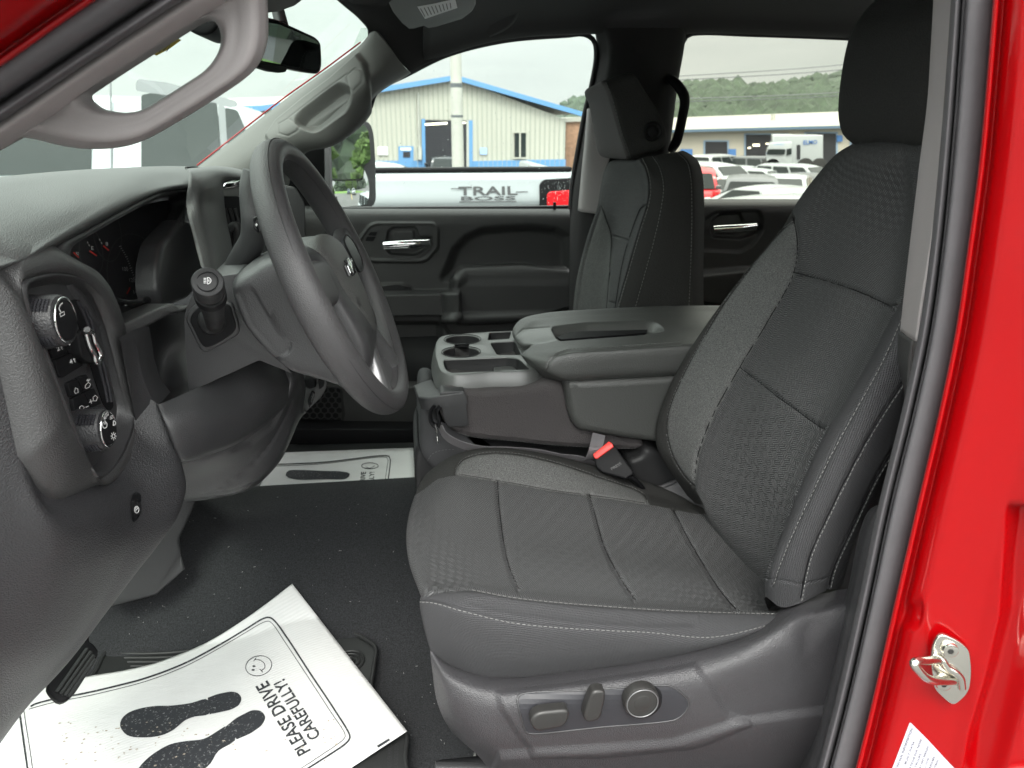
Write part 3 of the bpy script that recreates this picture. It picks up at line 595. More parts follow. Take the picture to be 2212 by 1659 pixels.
brow = [RY(0, [(1850, 1330, .86), (1905, 1130, .86), (1975, 930, .86), (2040, 660, .87), (2060, 420, .90), (2050, 330, .93)]),
    RY(0, [(1822, 1280, .79), (1880, 1120, .79), (1945, 940, .79), (2015, 700, .80), (2040, 430, .86), (2030, 330, .91)]),
    RY(0, [(1788, 1275, .752), (1850, 1120, .752), (1925, 975, .752), (1995, 790, .77), (2030, 600, .80), (2020, 425, .85), (2010, 326, .91)]),
    RY(0, [(1724, 1305, .737), (1750, 1200, .735), (1790, 1110, .735), (1850, 990, .735), (1900, 900, .735), (1960, 810, .745), (2005, 700, .765), (2015, 560, .80), (2005, 410, .86), (1998, 325, .91)]),
    RY(0, [(1688, 1312, .748), (1706, 1215, .742), (1768, 1080, .740), (1832, 940, .742), (1880, 850, .745), (1940, 740, .755), (1985, 620, .785), (2000, 520, .82), (1992, 400, .88), (1990, 325, .92)]),
    RY(0, [(1656, 1290, .775), (1662, 1235, .77), (1715, 1115, .765), (1785, 960, .768), (1840, 868, .77), (1905, 755, .78), (1950, 665, .79), (1980, 560, .82), (1985, 420, .89), (1983, 325, .93)]),
    RY(0, [(1665, 1330, .83), (1660, 1245, .815), (1702, 1110, .82), (1742, 1010, .825), (1782, 928, .83), (1835, 845, .835), (1885, 756, .835), (1935, 665, .835), (1966, 560, .85), (1976, 420, .90), (1975, 324, .94)]),
    RY(0, [(1690, 1360, .90), (1680, 1230, .88), (1705, 1080, .89), (1740, 985, .90), (1775, 900, .90), (1820, 820, .90), (1868, 730, .90), (1915, 650, .90), (1940, 540, .92), (1955, 420, .94), (1958, 323, .96)]),
    RY(0, [(1625, 1280, 1.0), (1608, 1180, .99), (1620, 1080, 1.0), (1650, 960, 1.0), (1684, 862, 1.0), (1732, 780, 1.0), (1780, 690, 1.0), (1823, 620, 1.0), (1850, 520, 1.0), (1880, 420, 1.0), (1905, 322, 1.0)]),
    RY(0, [(1560, 1180, 1.10), (1530, 1110, 1.10), (1538, 1030, 1.105), (1565, 930, 1.11), (1620, 812, 1.11), (1680, 715, 1.11), (1742, 600, 1.10), (1765, 520, 1.09), (1800, 420, 1.08), (1848, 321, 1.07)]),
    RY(0, [(1530, 1110, 1.135), (1500, 1052, 1.135), (1508, 985, 1.138), (1540, 897, 1.14), (1598, 793, 1.14), (1660, 688, 1.14), (1713, 588, 1.135), (1722, 520, 1.125), (1740, 455, 1.12), (1780, 385, 1.11), (1832, 321, 1.10)]),
    RY(0, [(1500, 1085, 1.19), (1465, 1020, 1.19), (1455, 950, 1.20), (1475, 860, 1.205), (1530, 755, 1.205), (1595, 650, 1.20), (1655, 560, 1.185), (1695, 492, 1.165), (1722, 440, 1.15), (1765, 382, 1.14), (1822, 322, 1.12)]),
    RY(0, [(1480, 1062, 1.225), (1445, 1012, 1.235), (1419, 965, 1.24), (1418, 920, 1.245), (1438, 855, 1.245), (1472, 785, 1.245), (1532, 693, 1.235), (1602, 600, 1.22), (1662, 530, 1.205), (1700, 483, 1.19), (1718, 450, 1.18), (1750, 400, 1.17), (1815, 330, 1.15)]),
    [p+np.array([.035, .02, 0]) for p in RY(0, [(1490, 1060, 1.24), (1450, 1010, 1.25), (1425, 965, 1.255), (1424, 920, 1.26), (1443, 855, 1.26), (1478, 785, 1.26), (1536, 695, 1.25), (1605, 604, 1.235), (1664, 534, 1.22), (1702, 487, 1.205), (1720, 455, 1.195), (1752, 405, 1.18), (1817, 335, 1.165)])],
    [p+np.array([.12, .02, 0]) for p in RY(0, [(1490, 1060, 1.24), (1450, 1010, 1.25), (1425, 965, 1.255), (1424, 920, 1.26), (1443, 855, 1.26), (1478, 785, 1.26), (1536, 695, 1.25), (1605, 604, 1.235), (1664, 534, 1.22), (1702, 487, 1.205), (1720, 455, 1.195), (1752, 405, 1.18), (1817, 335, 1.165)])]]
# top edge rolls back under the head rest
brow = [list(r)+[r[-1]+np.array([.05, 0, .012]), r[-1]+np.array([.11, 0, -.03])] for r in brow]
bk = surf('backrest', brow, 340, 420, [Mx['fab'], Mx['fab3'], Mx['fab2'], Mx['fab4']], TR); tag(bk, "driver's charcoal cloth backrest")
e1 = [(1957, 655), (1945, 690), (1900, 790), (1850, 880), (1800, 970), (1750, 1070), (1712, 1150), (1685, 1215), (1668, 1265)]
e0 = [(1950, 640), (1932, 666), (1882, 758), (1832, 847), (1780, 928), (1740, 1012), (1702, 1105), (1668, 1200), (1655, 1250)]
e2 = [(1960, 812), (1900, 903), (1850, 990), (1790, 1110), (1750, 1200), (1727, 1300)]
e3_ = [(1930, 968), (1885, 1045), (1850, 1120), (1800, 1230), (1788, 1280)]
g0 = [(1713, 470), (1722, 520), (1715, 588), (1662, 688), (1598, 793), (1540, 897), (1507, 985), (1499, 1050)]
g1 = [(1713, 478), (1690, 495), (1640, 552), (1560, 660), (1510, 745), (1470, 820), (1443, 890), (1440, 935), (1452, 985), (1475, 1025), (1499, 1052)]
h1 = [(1713, 588), (1780, 606), (1850, 628), (1930, 664)]; h2 = [(1598, 793), (1640, 826), (1700, 872), (1780, 928)]
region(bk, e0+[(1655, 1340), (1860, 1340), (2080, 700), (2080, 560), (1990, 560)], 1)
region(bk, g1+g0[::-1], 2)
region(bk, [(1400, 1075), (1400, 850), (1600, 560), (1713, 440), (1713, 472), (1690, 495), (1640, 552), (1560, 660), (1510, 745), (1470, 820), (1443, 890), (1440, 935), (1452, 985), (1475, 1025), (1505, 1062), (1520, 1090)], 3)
groove(bk, [h1, h2, g0], w=6, depth=.004); groove(bk, [h1, h2, g0], w=1.6, depth=.004)
groove(bk, [e0], w=3.5, depth=.003); groove(bk, [e1, e2, e3_, g1], w=2.6, depth=.003)
groove(bk, [[(1655, 1250), (1680, 1252), (1724, 1262)], [(1724, 1262), (1760, 1256), (1800, 1244)]], w=2, depth=.002)
seamline(bk, [h1, h2, g0, e2, e3_], Mx['black']); seamline(bk, [g1], Mx['fab4'], r=.0008)
stitch(bk, [offl(e1, 3, 0), offl(e2, 4, 1), offl(e3_, 4, 1)], Mx['thread'])
stitch(bk, [g1], Mx['thread2'], r=.0005)

def hrest(secs, mats, n=64, m=40, name='headrest'):
    return loft(name, secs, mats, TR, n=n, m=m)
def rrect(x0, x1, y0, y1, z, r, dz=0, zt=0):
    c = [(x0, y0), (x1, y0), (x1, y1), (x0, y1)]; P = fil([np.array([a, b, z]) for a, b in c], r, 6)
    return [np.array([p[0], p[1], p[2]+zt*(p[0]-x0)]) for p in P]
# driver head rest: front face far edge projects on the photo outline
hx = [(1858, 322), (1830, 312), (1806, 290), (1797, 255), (1797, 215), (1803, 160), (1812, 110), (1822, 75), (1842, 40), (1870, 8), (1905, -18), (1960, -30)]
secs = []
for i, (x, y) in enumerate(hx):
    p = PY(x, y, 1.135 if 1 < i < 9 else 1.12); w_ = p[1]-1.0
    secs.append([np.array(q) for q in rrect(p[0], p[0]+(.10 if 1 < i < 9 else .085), .865, p[1], p[2], .03)])
mid = [np.mean(secs[0], axis=0)]; secs = [[np.mean(secs[0], axis=0)*.5+np.array(q)*.5 for q in secs[0]]]+secs
secs.append([np.mean(secs[-1], axis=0)*.5+np.array(q)*.5+np.array([0, 0, .004]) for q in secs[-1]])
dh = hrest(secs, [Mx['fab4']]); tag(dh, "driver's black cloth headrest")
groove(dh, [[(1830, 316), (1900, 312), (1990, 308)]], w=2, depth=.002)
for yv in (.95, 1.05): tube('headrest_post', [np.array([.70, yv, 1.50]), np.array([.69, yv, 1.64])], .006, Mx['chrome'], dh)

# ---- side trim under the driver's seat ----
tr = [RY(0, [(934, 1394, .775), (960, 1424, .765), (1030, 1452, .76), (1100, 1458, .757), (1250, 1443, .755), (1400, 1421, .755), (1540, 1391, .755), (1610, 1368, .755), (1650, 1345, .758), (1700, 1308, .762), (1735, 1290, .765), (1800, 1276, .765), (1900, 1262, .77)]),
    RY(0, [(929, 1400, .765), (955, 1434, .745), (1030, 1462, .732), (1100, 1468, .728), (1250, 1453, .725), (1400, 1431, .725), (1540, 1401, .725), (1612, 1378, .726), (1655, 1355, .73), (1705, 1320, .736), (1740, 1303, .74), (1802, 1292, .745), (1902, 1280, .75)]),
    RY(0, [(931, 1425, .755), (965, 1462, .725), (1030, 1490, .706), (1100, 1494, .70), (1250, 1479, .698), (1400, 1460, .698), (1500, 1440, .70), (1600, 1405, .70), (1660, 1375, .70), (1712, 1345, .703), (1750, 1330, .708), (1806, 1316, .715), (1905, 1305, .72)]),
    RY(0, [(934, 1450, .752), (970, 1490, .718), (1032, 1518, .698), (1100, 1518, .690), (1250, 1500, .688), (1400, 1482, .688), (1500, 1464, .69), (1600, 1430, .69), (1664, 1405, .69), (1718, 1380, .693), (1755, 1365, .70), (1810, 1350, .705), (1910, 1340, .71)]),
    RY(0, [(944, 1515, .75), (985, 1550, .715), (1040, 1570, .695), (1110, 1572, .688), (1250, 1560, .686), (1400, 1545, .686), (1500, 1530, .686), (1600, 1510, .688), (1664, 1490, .688), (1718, 1470, .69), (1755, 1458, .695), (1810, 1440, .70), (1910, 1430, .71)]),
    RY(0, [(972, 1575, .755), (1010, 1600, .72), (1060, 1615, .70), (1120, 1618, .694), (1250, 1608, .692), (1400, 1594, .692), (1500, 1584, .692), (1600, 1572, .692), (1664, 1560, .693), (1718, 1548, .694), (1755, 1538, .697), (1810, 1525, .70), (1910, 1510, .71)]),
    RY(0, [(1035, 1635, .77), (1060, 1650, .74), (1100, 1660, .72), (1150, 1662, .715), (1250, 1655, .71), (1400, 1642, .71), (1500, 1632, .71), (1600, 1622, .71), (1664, 1614, .71), (1718, 1604, .71), (1755, 1596, .71), (1810, 1585, .71), (1910, 1570, .715)]),
    RY(0, [(1085, 1700, .79), (1100, 1710, .77), (1130, 1715, .75), (1170, 1716, .74), (1260, 1710, .74), (1400, 1700, .74), (1500, 1690, .74), (1600, 1680, .74), (1664, 1672, .74), (1718, 1662, .74), (1755, 1655, .74), (1810, 1645, .74), (1910, 1630, .74)])]
stm = surf('seat_trim', tr, 200, 420, Mx['trim'], TR); tag(stm, "grey plastic side cover of the driver's seat")
emboss(stm, [(1075, 1500), (1250, 1480), (1430, 1452), (1500, 1438), (1531, 1475), (1550, 1510), (1572, 1540), (1610, 1556), (1500, 1600), (1300, 1620), (1153, 1622), (1125, 1590), (1085, 1530)], .005, soft=11)
emboss(stm, [(1080, 1625), (1450, 1600), (1600, 1553), (1850, 1520), (1850, 1700), (1050, 1700)], .006, soft=8)
emboss(stm, [(1555, 1385), (1640, 1352), (1655, 1352), (1660, 1366), (1575, 1398), (1558, 1396)], -.0008, soft=1.5)
emboss(stm, [(1700, 1350), (1760, 1295), (1790, 1285), (1800, 1330), (1740, 1400)], -.004, soft=24)
sp = [(1118, 1514), (1119, 1506), (1129, 1500), (1270, 1491), (1427, 1480), (1445, 1481), (1458, 1487), (1480, 1505), (1487, 1519), (1478, 1538), (1462, 1551), (1445, 1556), (1300, 1569), (1150, 1583), (1137, 1580), (1132, 1570)]
_tree = bvh(stm)
V2, F2 = poly2(cr(sp, 50, True), 10); pn = decal('switch_panel', V2, F2, _tree, Mx['panel'], stm, off=.0012)
_q = [x for x in drape(_tree, cr(sp, 90, True)) if x is not None]; tube('panel_rim', [a+b*.001 for a, b in _q], .0011, Mx['dashlow'], pn, n=8, closed=True)
text('stamped_text', 'AIRBAG', [(1655, 1352), (1572, 1384), (1566, 1374), (1648, 1342)], _tree, Mx['panel'], stm, off=.0004)
q = drape(_tree, [(1390, 1517)])[0]; N_ = q[1]; N_ = np.array([0.02, -1, .05]); N_ /= np.linalg.norm(N_)
B_ = q[0]
def TP(x, y, h=0): return PP(x, y, B_+N_*(.001+h), N_)
kb = disc('lumbar_switch', TP(1388, 1520, .012), N_, .0215, .013, Mx['switch'], stm, bev=.004); disc('switch_well', TP(1391, 1517, .0005), N_, .0235, .001, Mx['black'], kb)
tube('switch_ring', [TP(1388, 1520, .0122)+.0185*(math.cos(a)*np.array([1, 0, 0])+math.sin(a)*np.cross(N_, [1, 0, 0])) for a in np.linspace(0, 2*math.pi, 40)[:-1]], .0008, Mx['silver'], kb, closed=True, n=8); disc('switch_dimple', TP(1388, 1520, .0126), N_, .011, .002, Mx['switch'], kb, bev=.002)
slab('seat_switch', cr([TP(x, y, .014) for x, y in [(1147, 1566), (1150, 1552), (1163, 1542), (1195, 1537), (1226, 1536), (1230, 1542), (1228, 1556), (1218, 1570), (1190, 1577), (1160, 1581)]], 40, True), -N_*.014, Mx['switch'], stm, bev=.004, seg=4)
slab('seat_switch', cr([TP(x, y, .014) for x, y in [(1282, 1496), (1295, 1493), (1307, 1496), (1308, 1512), (1304, 1530), (1296, 1554), (1280, 1561), (1266, 1560), (1262, 1550), (1270, 1520)]], 40, True), -N_*.014, Mx['switch'], stm, bev=.004, seg=4)
# seat rail and bolt cover near the bottom edge
tube('seat_rail', RY(0, [(950, 1655, .80), (1095, 1640, .80)]), .008, Mx['black'], TR, n=8)
tube('seat_rail', RY(0, [(940, 1664, .79), (1400, 1664, .79)]), .012, Mx['dashlow'], TR, n=8)
disc('bolt_cover', PZ(1052, 1634, .685), (0, -.3, 1), .022, .012, Mx['pillar2'], TR)
# seat frame under the cushion, dark
bm = bmesh.new(); box(bm, (.26, 1.0, .80), (.40, .40, .20)); bevall(bm, .03); frombm('seat_frame', bm, Mx['black'], TR)
bm = bmesh.new(); box(bm, (.3, 1.88, .80), (.40, .44, .24)); bevall(bm, .03); frombm('seat_frame', bm, Mx['black'], TR)

# ---- passenger seat ----
prow = [[p+np.array([.02, .03, 0]) for p in RY(0, [(1515, 740, 1.66), (1512, 600, 1.66), (1514, 444, 1.67), (1508, 369, 1.69), (1494, 342, 1.72), (1466, 326, 1.74)])],
    RY(0, [(1499, 740, 1.635), (1503, 600, 1.635), (1504, 444, 1.64), (1499, 372, 1.66), (1486, 344, 1.685), (1462, 328, 1.72)]),
    RY(0, [(1484, 740, 1.622), (1490, 600, 1.622), (1494, 444, 1.628), (1489, 378, 1.645), (1474, 347, 1.67), (1450, 330, 1.71)]),
    RY(0, [(1375, 740, 1.615), (1395, 600, 1.615), (1418, 500, 1.616), (1432, 444, 1.62), (1435, 403, 1.63), (1427, 366, 1.66), (1412, 338, 1.70)]),
    RY(0, [(1328, 740, 1.632), (1352, 600, 1.632), (1381, 496, 1.634), (1398, 441, 1.638), (1402, 403, 1.645), (1394, 365, 1.67), (1384, 343, 1.705)]),
    RY(0, [(1322, 740, 1.66), (1344, 600, 1.66), (1374, 500, 1.665), (1390, 445, 1.67), (1394, 408, 1.675), (1388, 370, 1.69), (1378, 346, 1.715)]),
    RY(0, [(1318, 740, 1.70), (1335, 600, 1.70), (1358, 515, 1.705), (1378, 458, 1.70), (1385, 415, 1.70), (1380, 375, 1.71), (1370, 350, 1.73)]),
    RY(0, [(1306, 740, 1.85), (1316, 600, 1.85), (1338, 515, 1.85), (1345, 455, 1.85), (1350, 410, 1.85), (1346, 375, 1.85), (1342, 350, 1.85)]),
    RY(0, [(1300, 740, 1.99), (1308, 600, 1.99), (1320, 509, 1.985), (1300, 444, 1.97), (1303, 403, 1.96), (1312, 370, 1.95), (1322, 350, 1.94)]),
    RY(0, [(1262, 740, 2.04), (1272, 600, 2.04), (1292, 500, 2.02), (1296, 444, 2.0), (1300, 405, 1.98), (1309, 370, 1.97), (1320, 349, 1.96)]),
    RY(0, [(1234, 740, 2.08), (1243, 620, 2.08), (1268, 513, 2.06), (1292, 444, 2.03), (1298, 408, 2.01), (1306, 369, 1.99), (1318, 350, 1.97)]),
    [p+np.array([.05, .01, 0]) for p in RY(0, [(1236, 740, 2.08), (1246, 620, 2.08), (1270, 513, 2.06), (1295, 444, 2.03), (1300, 408, 2.01), (1308, 371, 1.99), (1320, 352, 1.97)])]]
prow = [list(r)+[r[-1]+np.array([.004, .012, -.006]), r[-1]+np.array([.01, .03, -.03])] if i < 4 else list(r)+[r[-1]+np.array([.04, 0, .004]), r[-1]+np.array([.08, 0, -.02])] for i, r in enumerate(prow)]
pb = surf('backrest', prow, 260, 260, [Mx['fab'], Mx['fab4'], Mx['fab2'], Mx['fab3']], TR); tag(pb, "passenger's charcoal cloth backrest")
pe = [(1384, 343), (1395, 366), (1402, 403), (1398, 441), (1381, 496), (1358, 575), (1328, 680)]
region(pb, pe+[(1328, 760), (1530, 760), (1530, 320), (1400, 320)], 1)
pi_l = [(1299, 444), (1308, 470), (1320, 509), (1318, 567), (1308, 700)]
pi_o = [(1297, 448), (1277, 513), (1260, 575), (1246, 670)]
pr_ = [(1396, 441), (1384, 450), (1379, 460), (1360, 513), (1345, 567), (1325, 690)]
region(pb, pi_l+[(1235, 740), (1240, 600)]+pi_o[:2][::-1], 2)
groove(pb, [pe, pi_l, pr_, [(1320, 509), (1338, 513), (1356, 519)], pi_o, [(1312, 652), (1331, 656)]], w=2.0, depth=.005)
p2 = [(1412, 338), (1427, 362), (1436, 403), (1432, 444), (1417, 513), (1396, 590), (1374, 668)]; p3_ = [(1466, 330), (1486, 350), (1494, 380), (1497, 444), (1495, 560), (1490, 680)]
seamline(pb, [pi_l, pr_, pe, [(1320, 509), (1330, 511), (1340, 514), (1356, 519)]], Mx['black'], r=.0011)
groove(pb, [p2, p3_], w=1.6, depth=.0025); stitch(pb, [offl(pe, 4, 0), offl(p2, -3, 0), offl(p3_, -3, 0)], Mx['thread'], dash=.005, gap=.003, r=.0007)
# passenger head rest: wedge with a darker side
near = [(1359, 345), (1338, 284), (1318, 212), (1304, 176), (1325, 168), (1359, 157), (1371, 158), (1393, 191), (1427, 246), (1444, 292), (1441, 312), (1427, 326), (1395, 336)]
N1 = RY(1.765, near); far3 = [p+np.array([-.004, .235, -.002]) for p in N1]
def shrink(P, t, dY): c = np.mean(P, axis=0); return [c+(p-c)*t+np.array([0, dY, 0]) for p in P]
def farsh(P):
    c = np.mean(N1, axis=0); hz = .5*(max(p[2] for p in N1)-min(p[2] for p in N1)); out = []
    for p in P:
        t = np.clip((p[1]-1.80)/.2, 0, 1); zr = (p[2]-c[2])/hz; out.append(np.array([p[0]+t*(.012*zr-.006), p[1], p[2]-t*.016*max(0, zr)]))
    return out
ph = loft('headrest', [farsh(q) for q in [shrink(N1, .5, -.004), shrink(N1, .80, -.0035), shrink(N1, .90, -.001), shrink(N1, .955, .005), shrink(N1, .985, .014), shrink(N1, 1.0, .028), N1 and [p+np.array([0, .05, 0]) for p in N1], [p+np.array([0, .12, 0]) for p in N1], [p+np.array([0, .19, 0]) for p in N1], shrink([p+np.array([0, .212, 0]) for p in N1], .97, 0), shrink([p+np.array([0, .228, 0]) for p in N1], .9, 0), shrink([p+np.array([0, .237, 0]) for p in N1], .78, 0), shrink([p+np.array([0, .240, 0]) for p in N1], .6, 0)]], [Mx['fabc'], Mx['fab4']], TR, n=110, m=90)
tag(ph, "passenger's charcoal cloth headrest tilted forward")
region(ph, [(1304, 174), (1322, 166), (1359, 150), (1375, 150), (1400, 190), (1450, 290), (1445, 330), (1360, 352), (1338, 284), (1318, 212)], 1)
groove(ph, [[(1304, 176), (1318, 212), (1338, 284), (1359, 347)]], w=1.8, depth=.003, sm=False)
stitch(ph, [[(1309, 178), (1323, 212), (1343, 284), (1362, 340)]], Mx['thread2'], dash=.005, gap=.003, r=.0006)
nb = np.array([0, -1, 0.]); bt = disc('release_button', PY(1410, 284, 1.757), nb, .0135, .006, Mx['black'], ph, bev=.003)
tube('button_ring', [PY(1410, 284, 1.759)+np.array([.019*math.cos(a), 0, .019*math.sin(a)]) for a in np.linspace(0, 2*math.pi, 24)[:-1]], .0035, Mx['black'], bt, closed=True)
# ================= dashboard =================
def annulus(name, A, B, prof, mt, parent, n=140, flip=False):
    """closed 3D outlines A (outer) and B (inner); prof = [(t, offset vector)]"""
    V = []
    for t, off in prof:
        for a, b in zip(A, B): V.append(a+(b-a)*t+np.array(off))
    o = mk(name, V, gridfaces(len(prof), n, False, True), mt, parent); orient(o); return o
def pair(A2, B2, cen, n=140):
    A, B = cr(A2, n*3, True), cr(B2, n*3, True); out = []
    for L in (A, B):
        a = np.unwrap(np.arctan2(L[:, 1]-cen[1], L[:, 0]-cen[0])); 
        if a[-1] < a[0]: L = L[::-1]; a = a[::-1]
        a0 = a[0]; q = np.linspace(-math.pi, math.pi, n+1)[:-1]
        aa = np.concatenate([a-2*math.pi, a, a+2*math.pi, a+4*math.pi, a-4*math.pi]); L5 = np.vstack([L]*5); k = np.argsort(aa, kind='stable')
        out.append(np.stack([np.interp(q, aa[k], L5[k, j]) for j in (0, 1)], 1))
    return out
# hood over the gauges
H = [RX(0, [(-140, 470, -.95), (100, 415, -.95), (330, 395, -.95), (520, 392, -.95), (640, 400, -.95)]),
     RX(0, [(-140, 398, -.50), (51, 379, -.47), (191, 367, -.455), (342, 359, -.45), (402, 360, -.445)]),
     RX(0, [(-140, 430, -.44), (40, 412, -.425), (170, 392, -.41), (300, 372, -.40), (409, 374, -.395)]),
     RX(0, [(-140, 520, -.39), (60, 480, -.375), (175, 440, -.37), (300, 395, -.37), (416, 388, -.37)]),
     RX(0, [(-100, 590, -.36), (40, 556, -.352), (103, 522, -.352), (170, 486, -.352), (239, 448, -.352), (300, 420, -.352), (345, 406, -.352), (385, 400, -.352), (419, 399, -.352)]),
     RX(0, [(-100, 600, -.352), (40, 566, -.348), (103, 532, -.348), (170, 496, -.348), (239, 458, -.348), (300, 428, -.348), (345, 412, -.348), (385, 406, -.348), (417, 406, -.348)]),
     RX(0, [(-100, 606, -.36), (40, 575, -.36), (108, 541, -.36), (175, 504, -.36), (243, 466, -.36), (303, 434, -.36), (345, 418, -.36), (383, 412, -.36), (412, 414, -.36)])]
hood = surf('dashboard', H, 150, 260, Mx['dash'], TR, thick=0); tag(hood, 'grey grained dashboard top with the hood over the gauges')
dsh = hood
# right shoulder of the hood that runs down beside the gauges
surf('hood_shoulder', [RX(0, [(403, 361, -.445), (416, 388, -.37), (419, 400, -.352), (416, 408, -.348), (408, 424, -.35), (404, 440, -.352), (400, 470, -.352), (394, 500, -.352), (392, 530, -.352)]),
     RX(0, [(405, 372, -.46), (418, 396, -.40), (420, 410, -.385), (416, 425, -.38), (411, 440, -.38), (408, 455, -.38), (404, 480, -.38), (400, 505, -.38), (397, 535, -.38)]),
     RX(0, [(410, 375, -.5), (420, 400, -.44), (420, 415, -.43), (417, 430, -.42), (413, 450, -.42), (411, 470, -.42), (408, 490, -.42), (405, 510, -.42), (400, 540, -.42)])], 20, 60, Mx['dash'], dsh, thick=.002)
# gauge housing: outer lip, inner wall, face
ho = [(415, 412), (383, 411), (345, 416), (303, 432), (243, 464), (175, 502), (113, 537), (120, 580), (200, 700), (260, 735), (300, 700), (345, 668), (352, 640), (342, 600), (342, 560), (350, 530), (368, 500), (385, 470), (400, 440)]
hi = [(368, 434), (340, 436), (300, 446), (250, 466), (200, 492), (160, 520), (140, 548), (150, 590), (215, 690), (250, 712), (290, 700), (325, 680), (342, 655), (343, 610), (346, 570), (352, 530), (357, 500), (362, 470), (366, 450)]
A_, B_2 = pair(ho, hi, (280, 560))
g1_ = [PX(p[0], p[1], -.36) for p in A_]; g2_ = [PX(p[0], p[1], -.405) for p in B_2]
annulus('instrument_cluster', g1_, g2_, [(0, (0, 0, 0)), (.05, (.008, 0, .001)), (.34, (.014, 0, 0)), (.40, (.008, 0, 0)), (.5, (.0, 0, 0)), (.7, (-.004, 0, 0)), (1, (0, 0, 0))], Mx['dashlow'], dsh)
clu = slab('gauge_panel', [PX(p[0], p[1], -.425) for p in cr(hi, 60, True)*1.0+np.array([0, 0])], (-.02, 0, 0), mat('gauge_face', (.035, .034, .038), .45), dsh, bev=0)
clu.scale = (1, 1, 1)
plx = (np.array([-.42, 1, 1.4]), np.array([1., 0, 0]))
for cx, cy, rx, ry in ((150, 590, 22, 45), (197, 545, 25, 52), (232, 505, 30, 60), (292, 600, 60, 95)):
    V2, F2 = strip2([(cx+rx*math.cos(a)-ry*.25*math.sin(a)*-1*.4, cy+ry*math.sin(a)) for a in np.linspace(0, 2*math.pi, 50)[:-1]], 2.6, True)
    decal('gauge_ring', V2, F2, None, Mx['dashlow'], clu, off=.0, plane=plx)
ticks = []
for a in np.linspace(0, 1, 26):
    p = cr([(258, 532), (272, 556), (285, 590), (296, 620), (301, 655)], 26)[int(a*25)]
    w = 5 if int(a*25) % 5 == 0 else 3
    V2, F2 = strip2([(p[0]-w/2, p[1]+.6), (p[0]+w/2, p[1]-.6)], 1.5); decal('gauge_tick', V2, F2, None, Mx['white'], clu, off=.001, plane=plx)
for s_, x, y in (('100', 264, 578), ('120', 279, 602), ('140', 288, 628)):
    text('gauge_numeral', s_, [(x, y+7), (x+12, y+8), (x+10, y-2), (x-2, y-1)], None, Mx['white'], clu, plane=plx, off=.001)
for s_, x, y, q in (('50', 163, 547, 6), ('E', 196, 535, 5), ('8', 227, 526, 5)):
    text('gauge_numeral', s_, [(x, y+5), (x+q, y+5), (x+q-1, y-3), (x-1, y-3)], None, Mx['white'], clu, plane=plx, off=.001)
for (x0, y0), (x1, y1), (x2, y2) in (((155, 545), (167, 557), (160, 552)), ((190, 542), (206, 553), (198, 549)), ((220, 531), (232, 541), (226, 535))):
    V2, F2 = strip2([(x0, y0), (x1, y1)], 3.0); decal('gauge_needle', V2, F2, None, Mx['redb'], clu, off=.002, plane=plx)
V2, F2 = strip2([(271, 635), (278, 621)], 3.2); decal('gauge_needle', V2, F2, None, Mx['redb'], clu, off=.002, plane=plx)
for (x, y) in ((187, 522), (190, 528), (213, 516), (217, 523)):
    V2, F2 = strip2([(x, y), (x+1.5, y+4)], 1.4); decal('gauge_tick', V2, F2, None, Mx['white'], clu, off=.001, plane=plx)
# trip reset stalk
tube('trip_stem', RX(-.37, [(240, 645), (262, 652), (290, 655), (318, 648)]), [.004, .0045, .005, .0055], Mx['gloss'], dsh)
tube('stem_ring', RX(-.368, [(269, 648), (271, 660)]), .0016, Mx['chrome'], dsh, n=8)
# inner side wall beside the gauges and the strip under them
slab('side_wall', [PX(x, y, -.352) for x, y in fil([(393, 478), (402, 474), (424, 484), (428, 520), (446, 575), (425, 618), (414, 643), (352, 666), (342, 625), (342, 575), (352, 525)], 14)], (-.03, 0, 0), Mx['dashlow'], dsh, bev=.012, seg=5)
slab('ledge', cr(RY(0, [(252, 712, .90), (290, 690, .93), (330, 671, .96), (376, 656, .99), (384, 664, .99), (408, 660, 1.0), (406, 674, 1.0), (380, 678, .99), (345, 692, .96), (308, 712, .93), (262, 742, .90)]), 44, True), (-.05, .06, -.012), Mx['dash'], dsh, bev=.004)
# storage pocket and panels between the gauges and the column
pk = surf('lower_panel', [RY(0, [(268, 720, .99), (330, 690, 1.05), (400, 668, 1.10), (470, 650, 1.14)]), RY(0, [(300, 790, 1.0), (340, 770, 1.05), (405, 740, 1.08), (470, 700, 1.12)]), RY(0, [(318, 850, .98), (350, 840, 1.02), (405, 815, 1.03), (470, 790, 1.08)]), RY(0, [(335, 885, .93), (360, 872, .96), (410, 850, .99), (470, 825, 1.03)])], 40, 50, Mx['dashlow'], dsh)
slab('lower_panel', [PY(x, y, z_) for x, y, z_ in [(258, 735, .86), (292, 728, .90), (298, 760, .90), (304, 800, .90), (318, 845, .905), (342, 876, .91), (292, 918, .885), (284, 860, .87)]], (.0, .05, 0), Mx['dashlow'], dsh, bev=.003)
